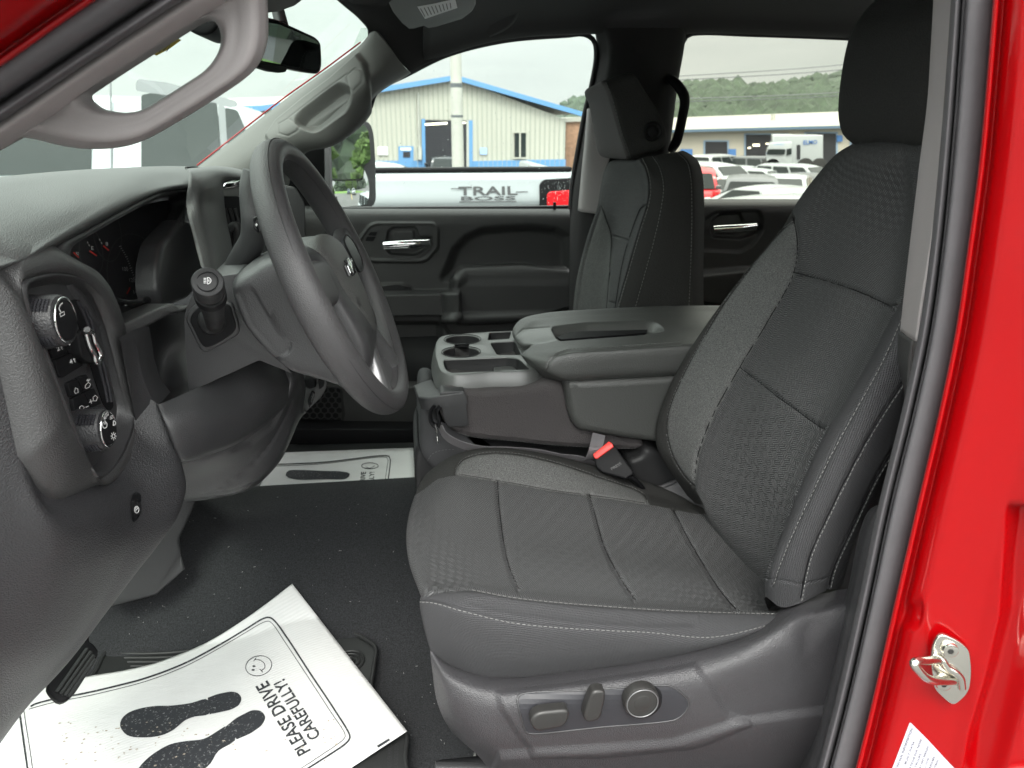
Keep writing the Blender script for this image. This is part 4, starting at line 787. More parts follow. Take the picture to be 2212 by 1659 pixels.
# stalk housing beside the column
slab('column_trim', [PY(x, y, .955) for x, y in fil([(398, 700), (400, 672), (420, 625), (445, 606), (475, 597), (515, 591), (545, 640), (600, 775), (632, 807), (560, 778), (450, 828), (408, 846), (404, 800)], [8, 12, 20, 20, 20, 5, 5, 5, 5, 5, 5, 8, 8])], (-.01, .20, 0), Mx['dashlow'], dsh, bev=.010, seg=5)
sq = [(401, 687), (418, 660), (440, 651), (470, 649), (500, 655), (508, 675), (517, 708), (514, 722), (503, 730), (445, 760), (434, 757), (424, 740), (412, 716)]
slab('stalk_bezel', [PY(x, y, .951) for x, y in cr(sq, 60, True)], (0, .02, 0), Mx['dashlow'], dsh, bev=.003)
sq2 = [(410, 690), (424, 668), (442, 658), (470, 656), (496, 661), (503, 680), (509, 708), (500, 722), (447, 751), (437, 747), (420, 715)]
slab('stalk_boot', [PY(x, y, .949) for x, y in cr(sq2, 60, True)], (0, .02, 0), Mx['black'], dsh, bev=.002)
bm = bmesh.new(); bmesh.ops.create_uvsphere(bm, u_segments=32, v_segments=20, radius=.0185, matrix=Matrix.Translation(Vector(PY(460, 692, .955)))); frombm('stalk_ball', bm, Mx['dashdark'], dsh)
# turn signal stalk, points out at the viewer
stk = tube('turn_signal_stalk', RY(0, [(463, 702, .945), (463, 690, .92), (461, 672, .90), (458, 655, .878), (455, 642, .862)]), [.010, .0115, .0125, .014, .0155], Mx['dashdark'], dsh, n=28)
ax = PY(448, 608, .81)-PY(456, 645, .862); ax /= np.linalg.norm(ax)
disc('stalk_collar', PY(453, 632, .842), ax, .0172, .018, Mx['black'], stk, bev=.002)
kn = disc('stalk_knob', PY(448, 608, .81), ax, .0168, .03, Mx['dashdark'], stk, bev=.004, r2=.0165)
tube('knob_groove', [PY(448, 608, .8085)+.0108*(math.cos(a)*np.array([1, 0, 0])+math.sin(a)*np.cross(ax, [1, 0, 0])) for a in np.linspace(0, 2*math.pi, 30)[:-1]], .0007, Mx['black'], kn, closed=True, n=6)
px_ = (PY(448, 608, .808), ax)
for yy_ in (-5, -1.7, 1.7, 5):
    V2, F2 = strip2([(440, 607+yy_), (445.5, 607+yy_)], 1.3); decal('headlamp_symbol', V2, F2, None, Mx['white'], kn, plane=px_, off=.0012)
V2, F2 = strip2([(448, 600)]+[(448+8*math.cos(a), 607+7*math.sin(a)) for a in np.linspace(-1.4, 1.4, 10)]+[(448, 614)], 1.3, True); decal('headlamp_symbol', V2, F2, None, Mx['white'], kn, plane=px_, off=.0012)
text('stalk_letter', 'A', [(449, 610), (453.5, 610), (453.5, 604), (449, 604)], None, Mx['white'], kn, plane=px_, off=.0012)

# ---- near end: padded pod with the switch panel ----
podo = [(-140, 470), (-60, 472), (0, 479), (34, 483), (68, 502), (103, 528), (150, 560), (198, 588), (232, 643), (260, 731), (280, 800), (290, 868), (292, 933), (275, 985), (239, 1034), (191, 1075), (154, 1097), (125, 1096), (103, 1073), (68, 984), (35, 880), (0, 779), (-40, 680), (-100, 560)]
bez = [(44, 619), (50, 606), (68, 598), (90, 592), (120, 590), (150, 594), (175, 604), (205, 629), (222, 660), (239, 704), (254, 760), (267, 813), (277, 850), (284, 882), (286, 910), (280, 938), (260, 984), (240, 1012), (219, 1031), (205, 1033), (191, 1019), (165, 955), (137, 882), (90, 760), (52, 660)]
cen = (165, 800); PA, PB = pair(podo, bez, cen)
def podY(p): return None
PA3 = []
for p in PA:
    t = np.clip((p[0]-60)/140, 0, 1); tl_ = np.clip((560-p[1])/90, 0, 1)*(1-t)
    Xv = -.352-.028*t-.05*tl_; q_ = PX(p[0], p[1], Xv)
    if q_[1] < .668: q_ = PY(p[0], p[1], .668)
    PA3.append(q_)
PB3 = [PX(p[0], p[1], -.345) for p in PB]
pod = annulus('dash_pod', PA3, PB3, [(-.10, (-.035, .012, -.01)), (-.04, (-.018, .006, -.004)), (0, (0, 0, 0)), (.10, (.006, -.003, .002)), (.25, (.012, -.006, .003)), (.5, (.016, -.008, .003)), (.75, (.013, -.006, .002)), (.92, (.006, -.003, .001)), (1, (0, 0, 0)), (1.02, (-.006, 0, 0))], Mx['dash'], dsh)
ins = [(56, 640), (64, 627), (88, 619), (120, 614), (150, 617), (178, 629), (200, 662), (218, 712), (234, 775), (246, 830), (256, 880), (254, 905), (238, 955), (220, 990), (203, 1007), (193, 1000), (175, 960), (145, 880), (100, 765), (62, 668)]
IA, IB = pair(bez, ins, cen)
annulus('panel_bezel', [PX(p[0], p[1], -.3465) for p in IA], [PX(p[0], p[1], -.357) for p in IB], [(0, (0, 0, 0)), (.06, (.004, 0, 0)), (.3, (.0045, 0, 0)), (.5, (.001, 0, 0)), (.9, (0, 0, 0)), (1, (-.002, 0, 0))], Mx['dashlow'], dsh)
XP = -.359
ctl = slab('switch_panel', [PX(p[0], p[1], XP) for p in cr([(52, 640), (64, 622), (120, 610), (178, 624), (205, 662), (240, 775), (260, 880), (240, 960), (205, 1012), (188, 1000), (140, 880), (58, 668)], 70, True)], (-.02, 0, 0), Mx['dashlow'], dsh, bev=0)
def XQ(L, h=0): return [PX(x, y, XP+h) for x, y in L]
vent = slab('air_vent', XQ(fil([(152, 648), (176, 646), (191, 670), (215, 740), (236, 827), (246, 878), (236, 890), (222, 870), (205, 820), (175, 715)], 5), .0015), (-.001, 0, 0), Mx['black'], dsh, bev=0)
for L in ([(163, 650), (185, 700), (203, 765), (220, 830), (228, 868)], [(171, 648), (190, 690), (210, 755), (228, 825), (236, 868)]):
    tube('vent_slat', [p+np.array([.002, 0, 0]) for p in XQ(L)], .0022, Mx['panel'], vent, n=8)
slab('vent_tab', XQ(fil([(168, 716), (190, 712), (214, 778), (196, 786), (178, 770)], 8), .014), (-.014, 0, 0), Mx['black'], vent, bev=.003)
tube('vent_tab_trim', XQ([(188, 712), (199, 720), (204, 738), (209, 748), (217, 768), (213, 782), (206, 780), (203, 768), (195, 752), (190, 738), (185, 720)], .0165), .0034, Mx['chrome'], vent, n=10)
def knob(cx, cy, r, name, lab):
    c = PX(cx, cy, -.326); k = disc(name, c, (1, -.05, .08), r, .031, Mx['dashdimmed'], dsh, bev=.004, r2=r*1.12)
    tube('knob_ring', [c+np.array([.0004, math.cos(a)*r*.86, math.sin(a)*r*.86]) for a in np.linspace(0, 2*math.pi, 40)[:-1]], .0011, Mx['chrome'], k, closed=True, n=8)
    disc('knob_cap', c+np.array([.0012, 0, 0]), (1, -.05, .08), r*.8, .003, Mx['black'], k, bev=.001)
    for g0_ in range(4):
        bmk = bmesh.new()
        for i in range(5):
            for j in range(6):
                a = g0_*math.pi/2+.5+i*.11; xx = -.006-j*.0030
                rr = r*(1+.12*(-xx/.038)); box(bmk, (c[0]+xx, c[1]+math.cos(a)*rr, c[2]+math.sin(a)*rr), (.002, .0022, .0022))
        frombm('knob_grip', bmk, Mx['panel'], k, smooth=False)
    return k, (c+np.array([.0016, 0, 0]), np.array([1, -.05, .08])/np.linalg.norm([1, -.05, .08]))
k1, pk1 = knob(141, 691, .0240, 'control_knob', ''); tag(k1, 'upper round knob with the trailer symbol')
k2, pk2 = knob(233, 926, .0215, 'control_knob', ''); tag(k2, 'lower round headlamp knob marked AUTO')
text('knob_text', 'AUTO', [(224, 909), (234, 896), (231, 888), (221, 901)], None, Mx['white'], k2, plane=pk2, bold=True, off=.0006)
V2, F2 = strip2([(225+5*math.cos(a), 918+7*math.sin(a)) for a in np.linspace(-1.1, 4.2, 16)], 1.5); decal('power_symbol', V2, F2, None, Mx['white'], k2, plane=pk2, off=.0006)
V2, F2 = strip2([(226, 909), (225.4, 917)], 1.5); decal('power_symbol', V2, F2, None, Mx['white'], k2, plane=pk2, off=.0006)
V2, F2 = strip2([(244+3.4*math.cos(a), 942+4.6*math.sin(a)) for a in np.linspace(0, 2*math.pi, 13)[:-1]], 1.4, True); decal('lamp_symbol', V2, F2, None, Mx['white'], k2, plane=pk2, off=.0006)
for a in np.linspace(0, 2*math.pi, 9)[:-1]:
    V2, F2 = strip2([(244+5*math.cos(a), 942+6.6*math.sin(a)), (244+6.6*math.cos(a), 942+9*math.sin(a))], 1.2); decal('lamp_symbol', V2, F2, None, Mx['white'], k2, plane=pk2, off=.0006)
V2, F2 = strip2([(244, 909)]+[(244+4.5*math.cos(a), 914+5*math.sin(a)) for a in np.linspace(-1.4, 1.5, 8)]+[(243.5, 919)], 1.6, True); decal('lamp_symbol', V2, F2, None, Mx['white'], k2, plane=pk2, off=.0006)
for y_ in (899, 902, 905): V2, F2 = strip2([(236, y_+1), (243, y_-2)], 1.1); decal('lamp_symbol', V2, F2, None, Mx['white'], k2, plane=pk2, off=.0006)
V2, F2 = strip2([(130, 674), (126, 667), (128, 660), (134, 654)], 2.0); decal('trailer_symbol', V2, F2, None, Mx['white'], k1, plane=pk1, off=.0006)
V2, F2 = strip2([(128, 677), (137, 673), (138, 680), (129, 684)], 1.7, True); decal('trailer_symbol', V2, F2, None, Mx['white'], k1, plane=pk1, off=.0006)
# push buttons
def btn(L, lab=None, h=.004): return slab('push_button', XQ(fil(L, 3), h), (-h-.002, 0, 0), Mx['black'], dsh, bev=.0012)
b = btn([(106, 742), (135, 734), (148, 764), (117, 775)]); bb = [b, btn([(137, 733), (162, 726), (172, 754), (150, 763)]), btn([(119, 778), (172, 757), (180, 790), (135, 817), (128, 812)])]
bb += [btn([(146, 828), (166, 818), (180, 846), (155, 858)]), btn([(168, 817), (187, 808), (201, 836), (182, 845)]), btn([(157, 861), (181, 849), (196, 880), (172, 908), (164, 903)]), btn([(183, 848), (203, 838), (220, 872), (198, 882)])]
pb_ = (PX(150, 800, XP+.0042), np.array([1., 0, 0]))
def g(s, x, y, w=6, h=9, par=None): text('button_symbol', s, [(x, y+h), (x+w, y+h-3), (x+w-3, y-3), (x-3, y)], None, Mx['white'], par, plane=pb_, off=.0004, bold=True)
g('2', 123, 750, par=bb[0]); g('4', 149, 740, par=bb[1]); g('4', 151, 778, par=bb[2])
for (x, y, par) in ((131, 747, bb[0]), (157, 737, bb[1]), (159, 775, bb[2])):
    V2, F2 = strip2([(x, y), (x+2.5, y+8)], 1.4); decal('button_symbol', V2, F2, None, Mx['white'], par, plane=pb_, off=.0004)
    V2, F2 = strip2([(x-2, y+3), (x-.3, y-.5), (x+3, y+1)], 1.3); decal('button_symbol', V2, F2, None, Mx['white'], par, plane=pb_, off=.0004)
for L, par in (([(160, 846), (162, 838), (167, 840), (168, 848), (162, 850)], bb[3]), ([(183, 838), (184, 832), (190, 826), (195, 830), (192, 836), (186, 839)], bb[4]), ([(172, 888), (171, 880), (176, 876), (181, 880), (178, 888), (174, 890)], bb[5]), ([(201, 866), (200, 858), (205, 854), (210, 858), (207, 866)], bb[6]), ):
    V2, F2 = strip2(L, 1.4, True); decal('button_symbol', V2, F2, None, Mx['white'], par, plane=pb_, off=.0004)
for L, par in (([(184, 880), (191, 877)], bb[5]), ([(192, 869), (199, 866)], bb[6]), ([(194, 863), (197, 872)], bb[6]), ([(186, 823), (190, 819)], bb[4]), ([(189, 824), (194, 819)], bb[4])):
    V2, F2 = strip2(L, 1.6); decal('button_symbol', V2, F2, None, Mx['white'], par, plane=pb_, off=.0004)

# ---- lower near side of the dashboard ----
Q = [RY(0, [(-150, 500, .64), (-60, 560, .668), (60, 780, .72), (200, 830, .88), (300, 850, .90), (342, 873, .905)]),
     RY(0, [(-130, 800, .64), (-20, 780, .665), (70, 985, .695), (200, 1010, .80), (292, 935, .875), (372, 928, .90)]),
     RY(0, [(-120, 1000, .64), (10, 960, .665), (100, 1085, .69), (195, 1085, .745), (285, 1045, .82), (392, 1000, .89)]),
     RY(0, [(-110, 1100, .64), (20, 1080, .663), (115, 1140, .682), (205, 1130, .735), (295, 1095, .81), (402, 1055, .885)]),
     RY(0, [(-110, 1200, .64), (20, 1180, .665), (120, 1210, .69), (205, 1195, .735), (290, 1150, .80), (385, 1112, .87)]),
     RY(0, [(-110, 1300, .64), (20, 1270, .668), (110, 1280, .695), (190, 1265, .74), (262, 1215, .79), (335, 1184, .85)]),
     RY(0, [(-110, 1430, .645), (0, 1400, .672), (70, 1400, .70), (140, 1380, .74), (190, 1350, .785), (246, 1297, .83)]),
     RY(0, [(-110, 1550, .65), (-30, 1510, .68), (10, 1510, .71), (60, 1490, .745), (100, 1465, .78), (137, 1441, .81)]),
     RY(0, [(-150, 1750, .66), (-80, 1700, .69), (-50, 1670, .71), (-30, 1650, .74), (-14, 1625, .77), (0, 1600, .79)])]
Q = [[q[0]+np.array([0, .0, 0])]+list(q)+[q[-1]+np.array([-.05, .03, .01]), q[-1]+np.array([-.13, .08, .02])] for q in Q]
lo = surf('dash_end_panel', Q, 220, 200, Mx['dashdimmed'], TR); tag(lo, 'grey lower side panel of the dashboard with the parking brake switch')
groove(lo, [[(232, 1036), (250, 1060), (263, 1100), (270, 1145), (266, 1190), (253, 1229), (225, 1290), (191, 1348), (130, 1430), (60, 1510), (0, 1570)]], w=2.0, depth=.0035)
groove(lo, [[(292, 916), (318, 900), (342, 877)]], w=2, depth=.003)
pbr = [(275, 1068), (281, 1056), (291, 1049), (300, 1050), (306, 1058), (310, 1075), (312, 1090), (309, 1112), (302, 1130), (293, 1144), (284, 1147), (280, 1138), (276, 1110)]
emboss(lo, pbr, -.003, soft=2.5, sm=True); lt = bvh(lo)
V2, F2 = poly2(cr([(281, 1076), (289, 1064), (300, 1068), (301, 1085), (301, 1108), (292, 1122), (284, 1128), (281, 1105)], 30, True), 8); pbk = decal('parking_brake_switch', V2, F2, lt, Mx['gloss'], lo, off=.0022)
V2, F2 = strip2([(290+5*math.cos(a), 1101+7*math.sin(a)) for a in np.linspace(0, 2*math.pi, 20)[:-1]], 1.3, True); decal('brake_symbol', V2, F2, lt, Mx['white'], pbk, off=.003)
text('brake_letter', 'P', [(288, 1105), (293, 1104), (292, 1096), (287, 1097)], lt, Mx['white'], pbk, off=.003)
# ---- knee panels round the column ----
K = [RY(0, [(335, 872, .905), (342, 873, .90), (408, 846, .94), (480, 812, .99), (560, 777, 1.04), (632, 805, 1.10)]),
     RY(0, [(345, 890, .895), (356, 905, .888), (420, 882, .92), (500, 850, .98), (580, 822, 1.03), (636, 830, 1.09)]),
     RY(0, [(360, 930, .890), (370, 940, .885), (440, 920, .92), (520, 885, .98), (590, 850, 1.03), (638, 845, 1.09)]),
     RY(0, [(378, 975, .90), (388, 992, .895), (445, 974, .93), (510, 948, .98), (575, 905, 1.03), (630, 860, 1.08)]),
     RY(0, [(382, 985, .92), (394, 998, .92), (448, 980, .95), (513, 955, 1.0), (578, 912, 1.05), (632, 866, 1.1)]),
     RY(0, [(382, 985, 1.0), (394, 998, 1.0), (448, 985, 1.03), (513, 960, 1.08), (578, 920, 1.12), (632, 870, 1.15)])]
kp = surf('knee_panel', K, 60, 90, Mx['dashlow'], TR)
U = [RY(0, [(380, 960, 1.02), (440, 960, 1.03), (513, 925, 1.05), (581, 880, 1.07), (626, 780, 1.09), (640, 770, 1.12)]),
     RY(0, [(390, 1000, 1.02), (440, 988, 1.02), (515, 952, 1.04), (590, 900, 1.06), (638, 818, 1.08), (652, 800, 1.12)]),
     RY(0, [(392, 1045, 1.04), (450, 1030, 1.05), (525, 1000, 1.07), (600, 935, 1.09), (648, 850, 1.11), (660, 840, 1.15)]),
     RY(0, [(398, 1078, 1.06), (450, 1070, 1.07), (530, 1050, 1.09), (596, 995, 1.11), (645, 898, 1.13), (656, 880, 1.17)]),
     RY(0, [(402, 1083, 1.10), (455, 1078, 1.11), (540, 1056, 1.13), (603, 998, 1.15), (648, 904, 1.17), (660, 890, 1.2)]),
     RY(0, [(400, 1080, 1.35), (455, 1070, 1.35), (540, 1045, 1.35), (603, 990, 1.35), (648, 900, 1.35), (660, 890, 1.35)])]
uc = surf('column_lower_cover', U, 90, 90, Mx['dashlow'], TR)
groove(uc, [[(468, 1062), (500, 1040), (540, 1010), (580, 965), (612, 912), (632, 870)], [(430, 1070), (500, 1060), (547, 1045), (570, 1035)]], w=1.8, depth=.003)
emboss(uc, [(585, 900), (600, 860), (618, 815), (624, 830), (612, 880), (590, 925), (545, 960), (500, 975)], -.004, soft=3)
# vertical side piece beside the pedals
slab('kick_panel', [PY(x, y, Y_) for x, y, Y_ in [(440, 1060, 1.30), (393, 1165, 1.28), (396, 1200, 1.28), (405, 1232, 1.27), (342, 1290, 1.24), (240, 1315, 1.22), (200, 1250, 1.2), (300, 1100, 1.2), (380, 1040, 1.25)]], (-.10, .12, .0), Mx['dashlow'], TR, bev=.012, seg=4)
# floor of the cab in front of the pedals stays dark: firewall
bm = bmesh.new(); box(bm, (-1.02, 1.44, 1.02), (.04, 1.7, .9)); frombm('firewall', bm, Mx['black'], TR)
bm = bmesh.new(); box(bm, (-.78, 1.62, 1.20), (.34, 1.1, .36)); bevall(bm, .03); frombm('dash_core', bm, Mx['black'], TR)

# ---- brake pedal ----
pdl = [(103, 1487), (110, 1468), (150, 1425), (186, 1386), (196, 1386), (207, 1396), (213, 1408), (208, 1424), (180, 1470), (156, 1504), (140, 1515), (128, 1516)]
pc = np.array([0, 0, 0.]); Pn = np.array([.55, -.45, .70]); Pn /= np.linalg.norm(Pn); p0_ = PY(160, 1450, .93)
pe_ = slab('brake_pedal', [PP(x, y, p0_, Pn) for x, y in cr(pdl, 40, True)], -Pn*.012, Mx['black'], TR, bev=.003)
for (a, b_) in (((122, 1496), (188, 1402)), ((131, 1500), (196, 1408)), ((140, 1503), (202, 1416)), ((148, 1505), (205, 1424))):
    tube('pedal_rib', [PP(a[0], a[1], p0_+Pn*.001, Pn), PP(b_[0], b_[1], p0_+Pn*.001, Pn)], .0032, Mx['mat'], pe_, n=8)
tube('pedal_arm', [PP(180, 1420, p0_-Pn*.012, Pn), PP(215, 1370, p0_-Pn*.012, Pn)+np.array([-.03, .05, .1]), PP(260, 1300, p0_, Pn)+np.array([-.1, .1, .3])], .008, Mx['black'], pe_, n=10)

# ================= centre of the dashboard =================
cs = surf('centre_pad', [RY(0, [(403, 364, 1.32), (425, 362, 1.42), (465, 359, 1.55), (500, 362, 1.62), (545, 372, 1.7)]),
    RY(0, [(410, 377, 1.22), (432, 373, 1.26), (465, 370, 1.32), (500, 374, 1.38), (530, 382, 1.42)]),
    RY(0, [(409, 400, 1.20), (432, 400, 1.215), (455, 399, 1.25), (472, 398, 1.30), (484, 396, 1.36)]),
    RY(0, [(402, 440, 1.20), (428, 440, 1.205), (452, 438, 1.24), (472, 434, 1.29), (484, 430, 1.35)]),
    RY(0, [(409, 470, 1.19), (436, 480, 1.20), (460, 480, 1.23), (478, 478, 1.28), (490, 475, 1.34)]),
    RY(0, [(424, 530, 1.18), (450, 535, 1.19), (472, 535, 1.22), (488, 530, 1.26), (500, 525, 1.31)]),
    RY(0, [(440, 590, 1.16), (462, 595, 1.17), (482, 595, 1.20), (498, 590, 1.24), (512, 585, 1.28)]),
    RY(0, [(455, 680, 1.15), (475, 680, 1.16), (500, 680, 1.18), (520, 680, 1.22), (540, 680, 1.25)])], 90, 60, Mx['dash'], dsh)
groove(cs, [[(404, 366), (410, 380), (408, 400), (404, 430), (409, 470), (424, 530), (436, 575)]], w=2, depth=.003)
cv = slab('air_vent', [PY(x, y, 1.42) for x, y in fil([(482, 425), (527, 425), (540, 620), (505, 600), (495, 520)], 4)], (-.02, .02, 0), Mx['black'], dsh, bev=.002)
for i in range(3): tube('vent_slat', RY(1.40, [(486+i*11, 450), (494+i*11, 480), (500+i*12, 520), (507+i*12, 550)]), .0028, Mx['dashdark'], cv, n=8)
tube('vent_tab', RY(1.385, [(497, 495), (510, 487), (515, 515), (512, 540)]), .008, Mx['dashdark'], cv)
slab('dash_trim', [PY(x, y, 1.41) for x, y in fil([(482, 404), (490, 392), (530, 384), (530, 400), (484, 408)], 3)], (-.02, .02, 0), Mx['chrome'], dsh, bev=.002)
slab('dash_trim', [PY(x, y, 1.415) for x, y in fil([(482, 409), (530, 401), (530, 424), (483, 424)], 2)], (-.02, .02, 0), Mx['pillar2'], dsh, bev=.002)
# screen and passenger side
xs_ = lambda Y, f=1: [np.array([a, Y, z_]) for a, z_ in ((-.85, 1.44), (-.55, 1.475), (-.42, 1.47), (-.335, 1.45), (-.315, 1.42), (-.318, 1.385), (-.345, 1.36), (-.345, 1.33), (-.335, 1.27), (-.34, 1.16), (-.37, 1.08), (-.42, 1.0))]
surf('passenger_dash', [xs_(1.42), xs_(1.6), xs_(1.8), xs_(1.98), [p+np.array([-.02, 0, 0]) for p in xs_(2.08)], [p+np.array([-.05, 0, 0]) for p in xs_(2.16)], [p+np.array([-.12, 0, 0]) for p in xs_(2.19)]], 60, 120, Mx['dash'], dsh)
slab('screen_frame', [PY(x, y, 1.52) for x, y in fil([(585, 398), (640, 404), (660, 440), (662, 560), (600, 560)], 9)], (-.03, .06, 0), Mx['dashdark'], dsh, bev=.004)
# trailer brake and mode switches low beside the column
sb = slab('lower_switch_panel', [PY(x, y, 1.33) for x, y in fil([(646, 800), (700, 812), (707, 826), (706, 838), (695, 858), (662, 890), (650, 850)], 6)], (-.06, .06, 0), Mx['dash'], dsh, bev=.004)
slab('trailer_brake_switch', [PY(x, y, 1.315) for x, y in fil([(656, 818), (672, 814), (682, 822), (682, 838), (668, 842), (658, 836)], 4)], (0, .02, 0), Mx['black'], sb, bev=.004)
slab('mode_switch', [PY(x, y, 1.322) for x, y in fil([(664, 868), (672, 846), (680, 850), (676, 868), (668, 882)], 3)], (0, .01, 0), Mx['gloss'], sb, bev=.001)
slab('mode_switch', [PY(x, y, 1.322) for x, y in fil([(686, 820), (700, 824), (700, 834), (690, 842)], 3)], (0, .01, 0), Mx['black'], sb, bev=.001)
# ================= column and wheel =================
shp = [(502, 618), (512, 600), (545, 580), (572, 563), (600, 556), (680, 556), (740, 640), (800, 760), (775, 852), (733, 832), (680, 815), (629, 799), (598, 775), (560, 738), (525, 690)]
def shr(Yv, s): P = np.array(RY(Yv, shp)); c = P.mean(0); return [c+(p-c)*s for p in P]
Pm = np.array(RY(1.0, shp))
secs = []
for Yv, s in ((.905, .35), (.905, .80), (.908, .93), (.918, 1.0), (.94, 1.03), (1.0, 1.04), (1.06, 1.03), (1.09, .98), (1.10, .9), (1.10, .5)):
    P = np.array(RY(.918, shp)); c = P.mean(0); secs.append([np.array([c[0]+(p[0]-c[0])*s, Yv, c[2]+(p[2]-c[2])*s]) for p in P])
col = loft('steering_column', secs, Mx['dashlow'], TR, n=160, m=90)
groove(col, [[(508, 634), (524, 628), (542, 623), (547, 627), (551, 636), (560, 652), (569, 668), (585, 694), (601, 718), (610, 726), (618, 731), (626, 738), (628, 746), (622, 760), (610, 768), (598, 775)]], w=1.8, depth=.003, sm=False)
emboss(col, [(510, 634), (542, 625), (552, 640), (601, 720), (625, 738), (625, 758), (598, 772), (540, 705)], -.0025, soft=3)
wc = np.array([-.101, 1.0, 1.427]); th = math.radians(22.4); yv_ = np.array([.055, 1, 0]); yv_ /= np.linalg.norm(yv_)
bv = np.array([-math.sin(th), 0, math.cos(th)]); bv -= yv_*np.dot(bv, yv_); bv /= np.linalg.norm(bv); av = np.cross(yv_, bv)
if av[0] < 0: av = -av
def WP(y, z, h=0): return wc+yv_*y+bv*z+av*h       # wheel-plane coordinates: y to the passenger, z up, h to the driver
R = .179
ring = [WP(R*math.sin(a), R*math.cos(a)*(1 if math.cos(a) > 0 else .965)) for a in np.linspace(0, 2*math.pi, 97)[:-1]]
rimr = []
V = []; nn_ = 24
for i, p in enumerate(ring):
    a = 2*math.pi*i/96; out = yv_*math.sin(a)+bv*math.cos(a); rr = .0172*(1+.08*math.exp(-((abs((a % math.pi)-math.pi/2))/.5)**2))
    for k in range(nn_):
        t = 2*math.pi*k/nn_; V.append(p+out*math.cos(t)*rr*.95+av*math.sin(t)*rr*1.12)
sw = mk('steering_wheel', V, gridfaces(96, nn_, True, True), Mx['wheel'], TR); orient(sw); tag(sw, 'grey vinyl steering wheel in front of the gauges')
md = sw.modifiers.new('s', 'SUBSURF'); md.levels = md.render_levels = 1
# moulding seam along the rim
for t in (2.6, .55): tube('rim_seam', [ring[i]+(yv_*math.sin(2*math.pi*i/96)+bv*math.cos(2*math.pi*i/96))*.0164*math.cos(t)+av*math.sin(t)*.0193 for i in range(0, 96, 2)], .00055, Mx['dashdark'], sw, closed=True, n=6)
# airbag cover: domed rounded shield
ho_ = [(-.062, .052), (-.03, .066), (.0, .07), (.03, .066), (.062, .052), (.070, .02), (.066, -.02), (.050, -.055), (.03, -.078), (0, -.086), (-.03, -.078), (-.050, -.055), (-.066, -.02), (-.070, .02)]
secs = []
for h, s in ((-.045, .85), (-.03, .97), (-.01, 1.0), (.003, 1.0), (.010, .96), (.015, .86), (.019, .66), (.021, .35), (.022, .08)):
    secs.append([WP(y*s, z_*s-.004, h) for y, z_ in ho_])
hub = loft('airbag_cover', secs, Mx['hub'], sw, n=90, m=60)
htree = bvh(hub)
# bow-tie shaped emblem outline on the cover
def WD(L, h): return [WP(y, z_, h) for y, z_ in L]
ES = 1.35
em = [(-.022, .010), (-.009, .010), (-.009, .0135), (.009, .0135), (.009, .010), (.022, .010), (.019, .000), (.009, .000), (.009, -.0035), (-.009, -.0035), (-.009, .000), (-.025, .000)]
e_ = slab('emblem', WD([(y*ES, z_*ES+.006) for y, z_ in em], .0245), -av*.004, Mx['gloss'], hub, bev=.0006)
em2 = [(y*.8, .0048+(z_-.0048)*.7) for y, z_ in em]; slab('emblem_face', WD([(y*ES, z_*ES+.006) for y, z_ in em2], .0251), -av*.001, Mx['chrome'], e_, bev=.0004)
text('airbag_text', 'AIRBAG', [(769, 644), (776, 664), (781, 660), (774, 640)], htree, Mx['dashdark'], hub, off=.0006)
# spokes
def spoke(pts, w0, w1, h0, h1, mt, name='spoke'):
    secs = []
    for t in np.linspace(0, 1, 8):
        p = np.array(pts[0])+(np.array(pts[1])-np.array(pts[0]))*t; d = np.array(pts[1])-np.array(pts[0]); d = d/np.linalg.norm(d); nrm = np.array([-d[1], d[0]]); w_ = w0+(w1-w0)*t+.006*abs(2*t-1)**3; h_ = h0+(h1-h0)*t
        secs.append([WP(*(p+nrm*w_*a), h_+b) for a, b in ((-1, -.006), (-.97, .004), (-.8, .010), (0, .012), (.8, .010), (.97, .004), (1, -.006), (.7, -.013), (0, -.014), (-.7, -.013))])
    return loft(name, secs, mt, sw, n=60)
spoke([(.05, .012), (.170, .026)], .030, .027, .0, .002, Mx['wheel']); spoke([(-.05, .012), (-.170, .026)], .030, .027, .0, .002, Mx['wheel'])
spoke([(.018, -.07), (.070, -.152)], .017, .014, .0, .0, Mx['silver']); spoke([(-.018, -.07), (-.070, -.152)], .017, .014, .0, .0, Mx['silver'])
slab('lower_spoke_pad', WD(fil([(-.05, -.125), (.05, -.125), (.085, -.155), (.04, -.17), (-.04, -.17), (-.085, -.155)], .012), .002), -av*.012, Mx['silver'], sw, bev=.003)
spp = slab('switch_pad', WD(fil([(.073, .040), (.118, .045), (.140, .030), (.142, .002), (.118, -.010), (.076, -.008)], .010), .0165), -av*.010, Mx['panel'], sw, bev=.003)
tube('switch_pad_rim', WD(fil([(.073, .040), (.118, .045), (.140, .030), (.142, .002), (.118, -.010), (.076, -.008)], .010), .0155), .0016, Mx['black'], spp, closed=True, n=8)
# gear lever behind the wheel, sweeps up from the column
gl_ = tube('gear_lever', RY(0, [(478, 640, 1.12), (490, 612, 1.10), (508, 580, 1.07), (530, 548, 1.04), (547, 515, 1.02), (549, 480, 1.01), (545, 440, 1.01), (543, 400, 1.01), (548, 370, 1.01)]), [.012, .013, .014, .016, .017, .017, .016, .015, .013], Mx['dashlow'], TR, n=20)
slab('gear_button', [PY(x, y, .985) for x, y in fil([(547, 470), (556, 466), (566, 500), (556, 503), (547, 492)], 3)], (0, .02, 0), Mx['gloss'], gl_, bev=.001)
text('gear_mark', '+', [(551, 489), (557, 489), (557, 482), (551, 482)], None, Mx['white'], gl_, plane=(PY(553, 485, .984), np.array([0, -1., 0])), off=.0004, bold=True)
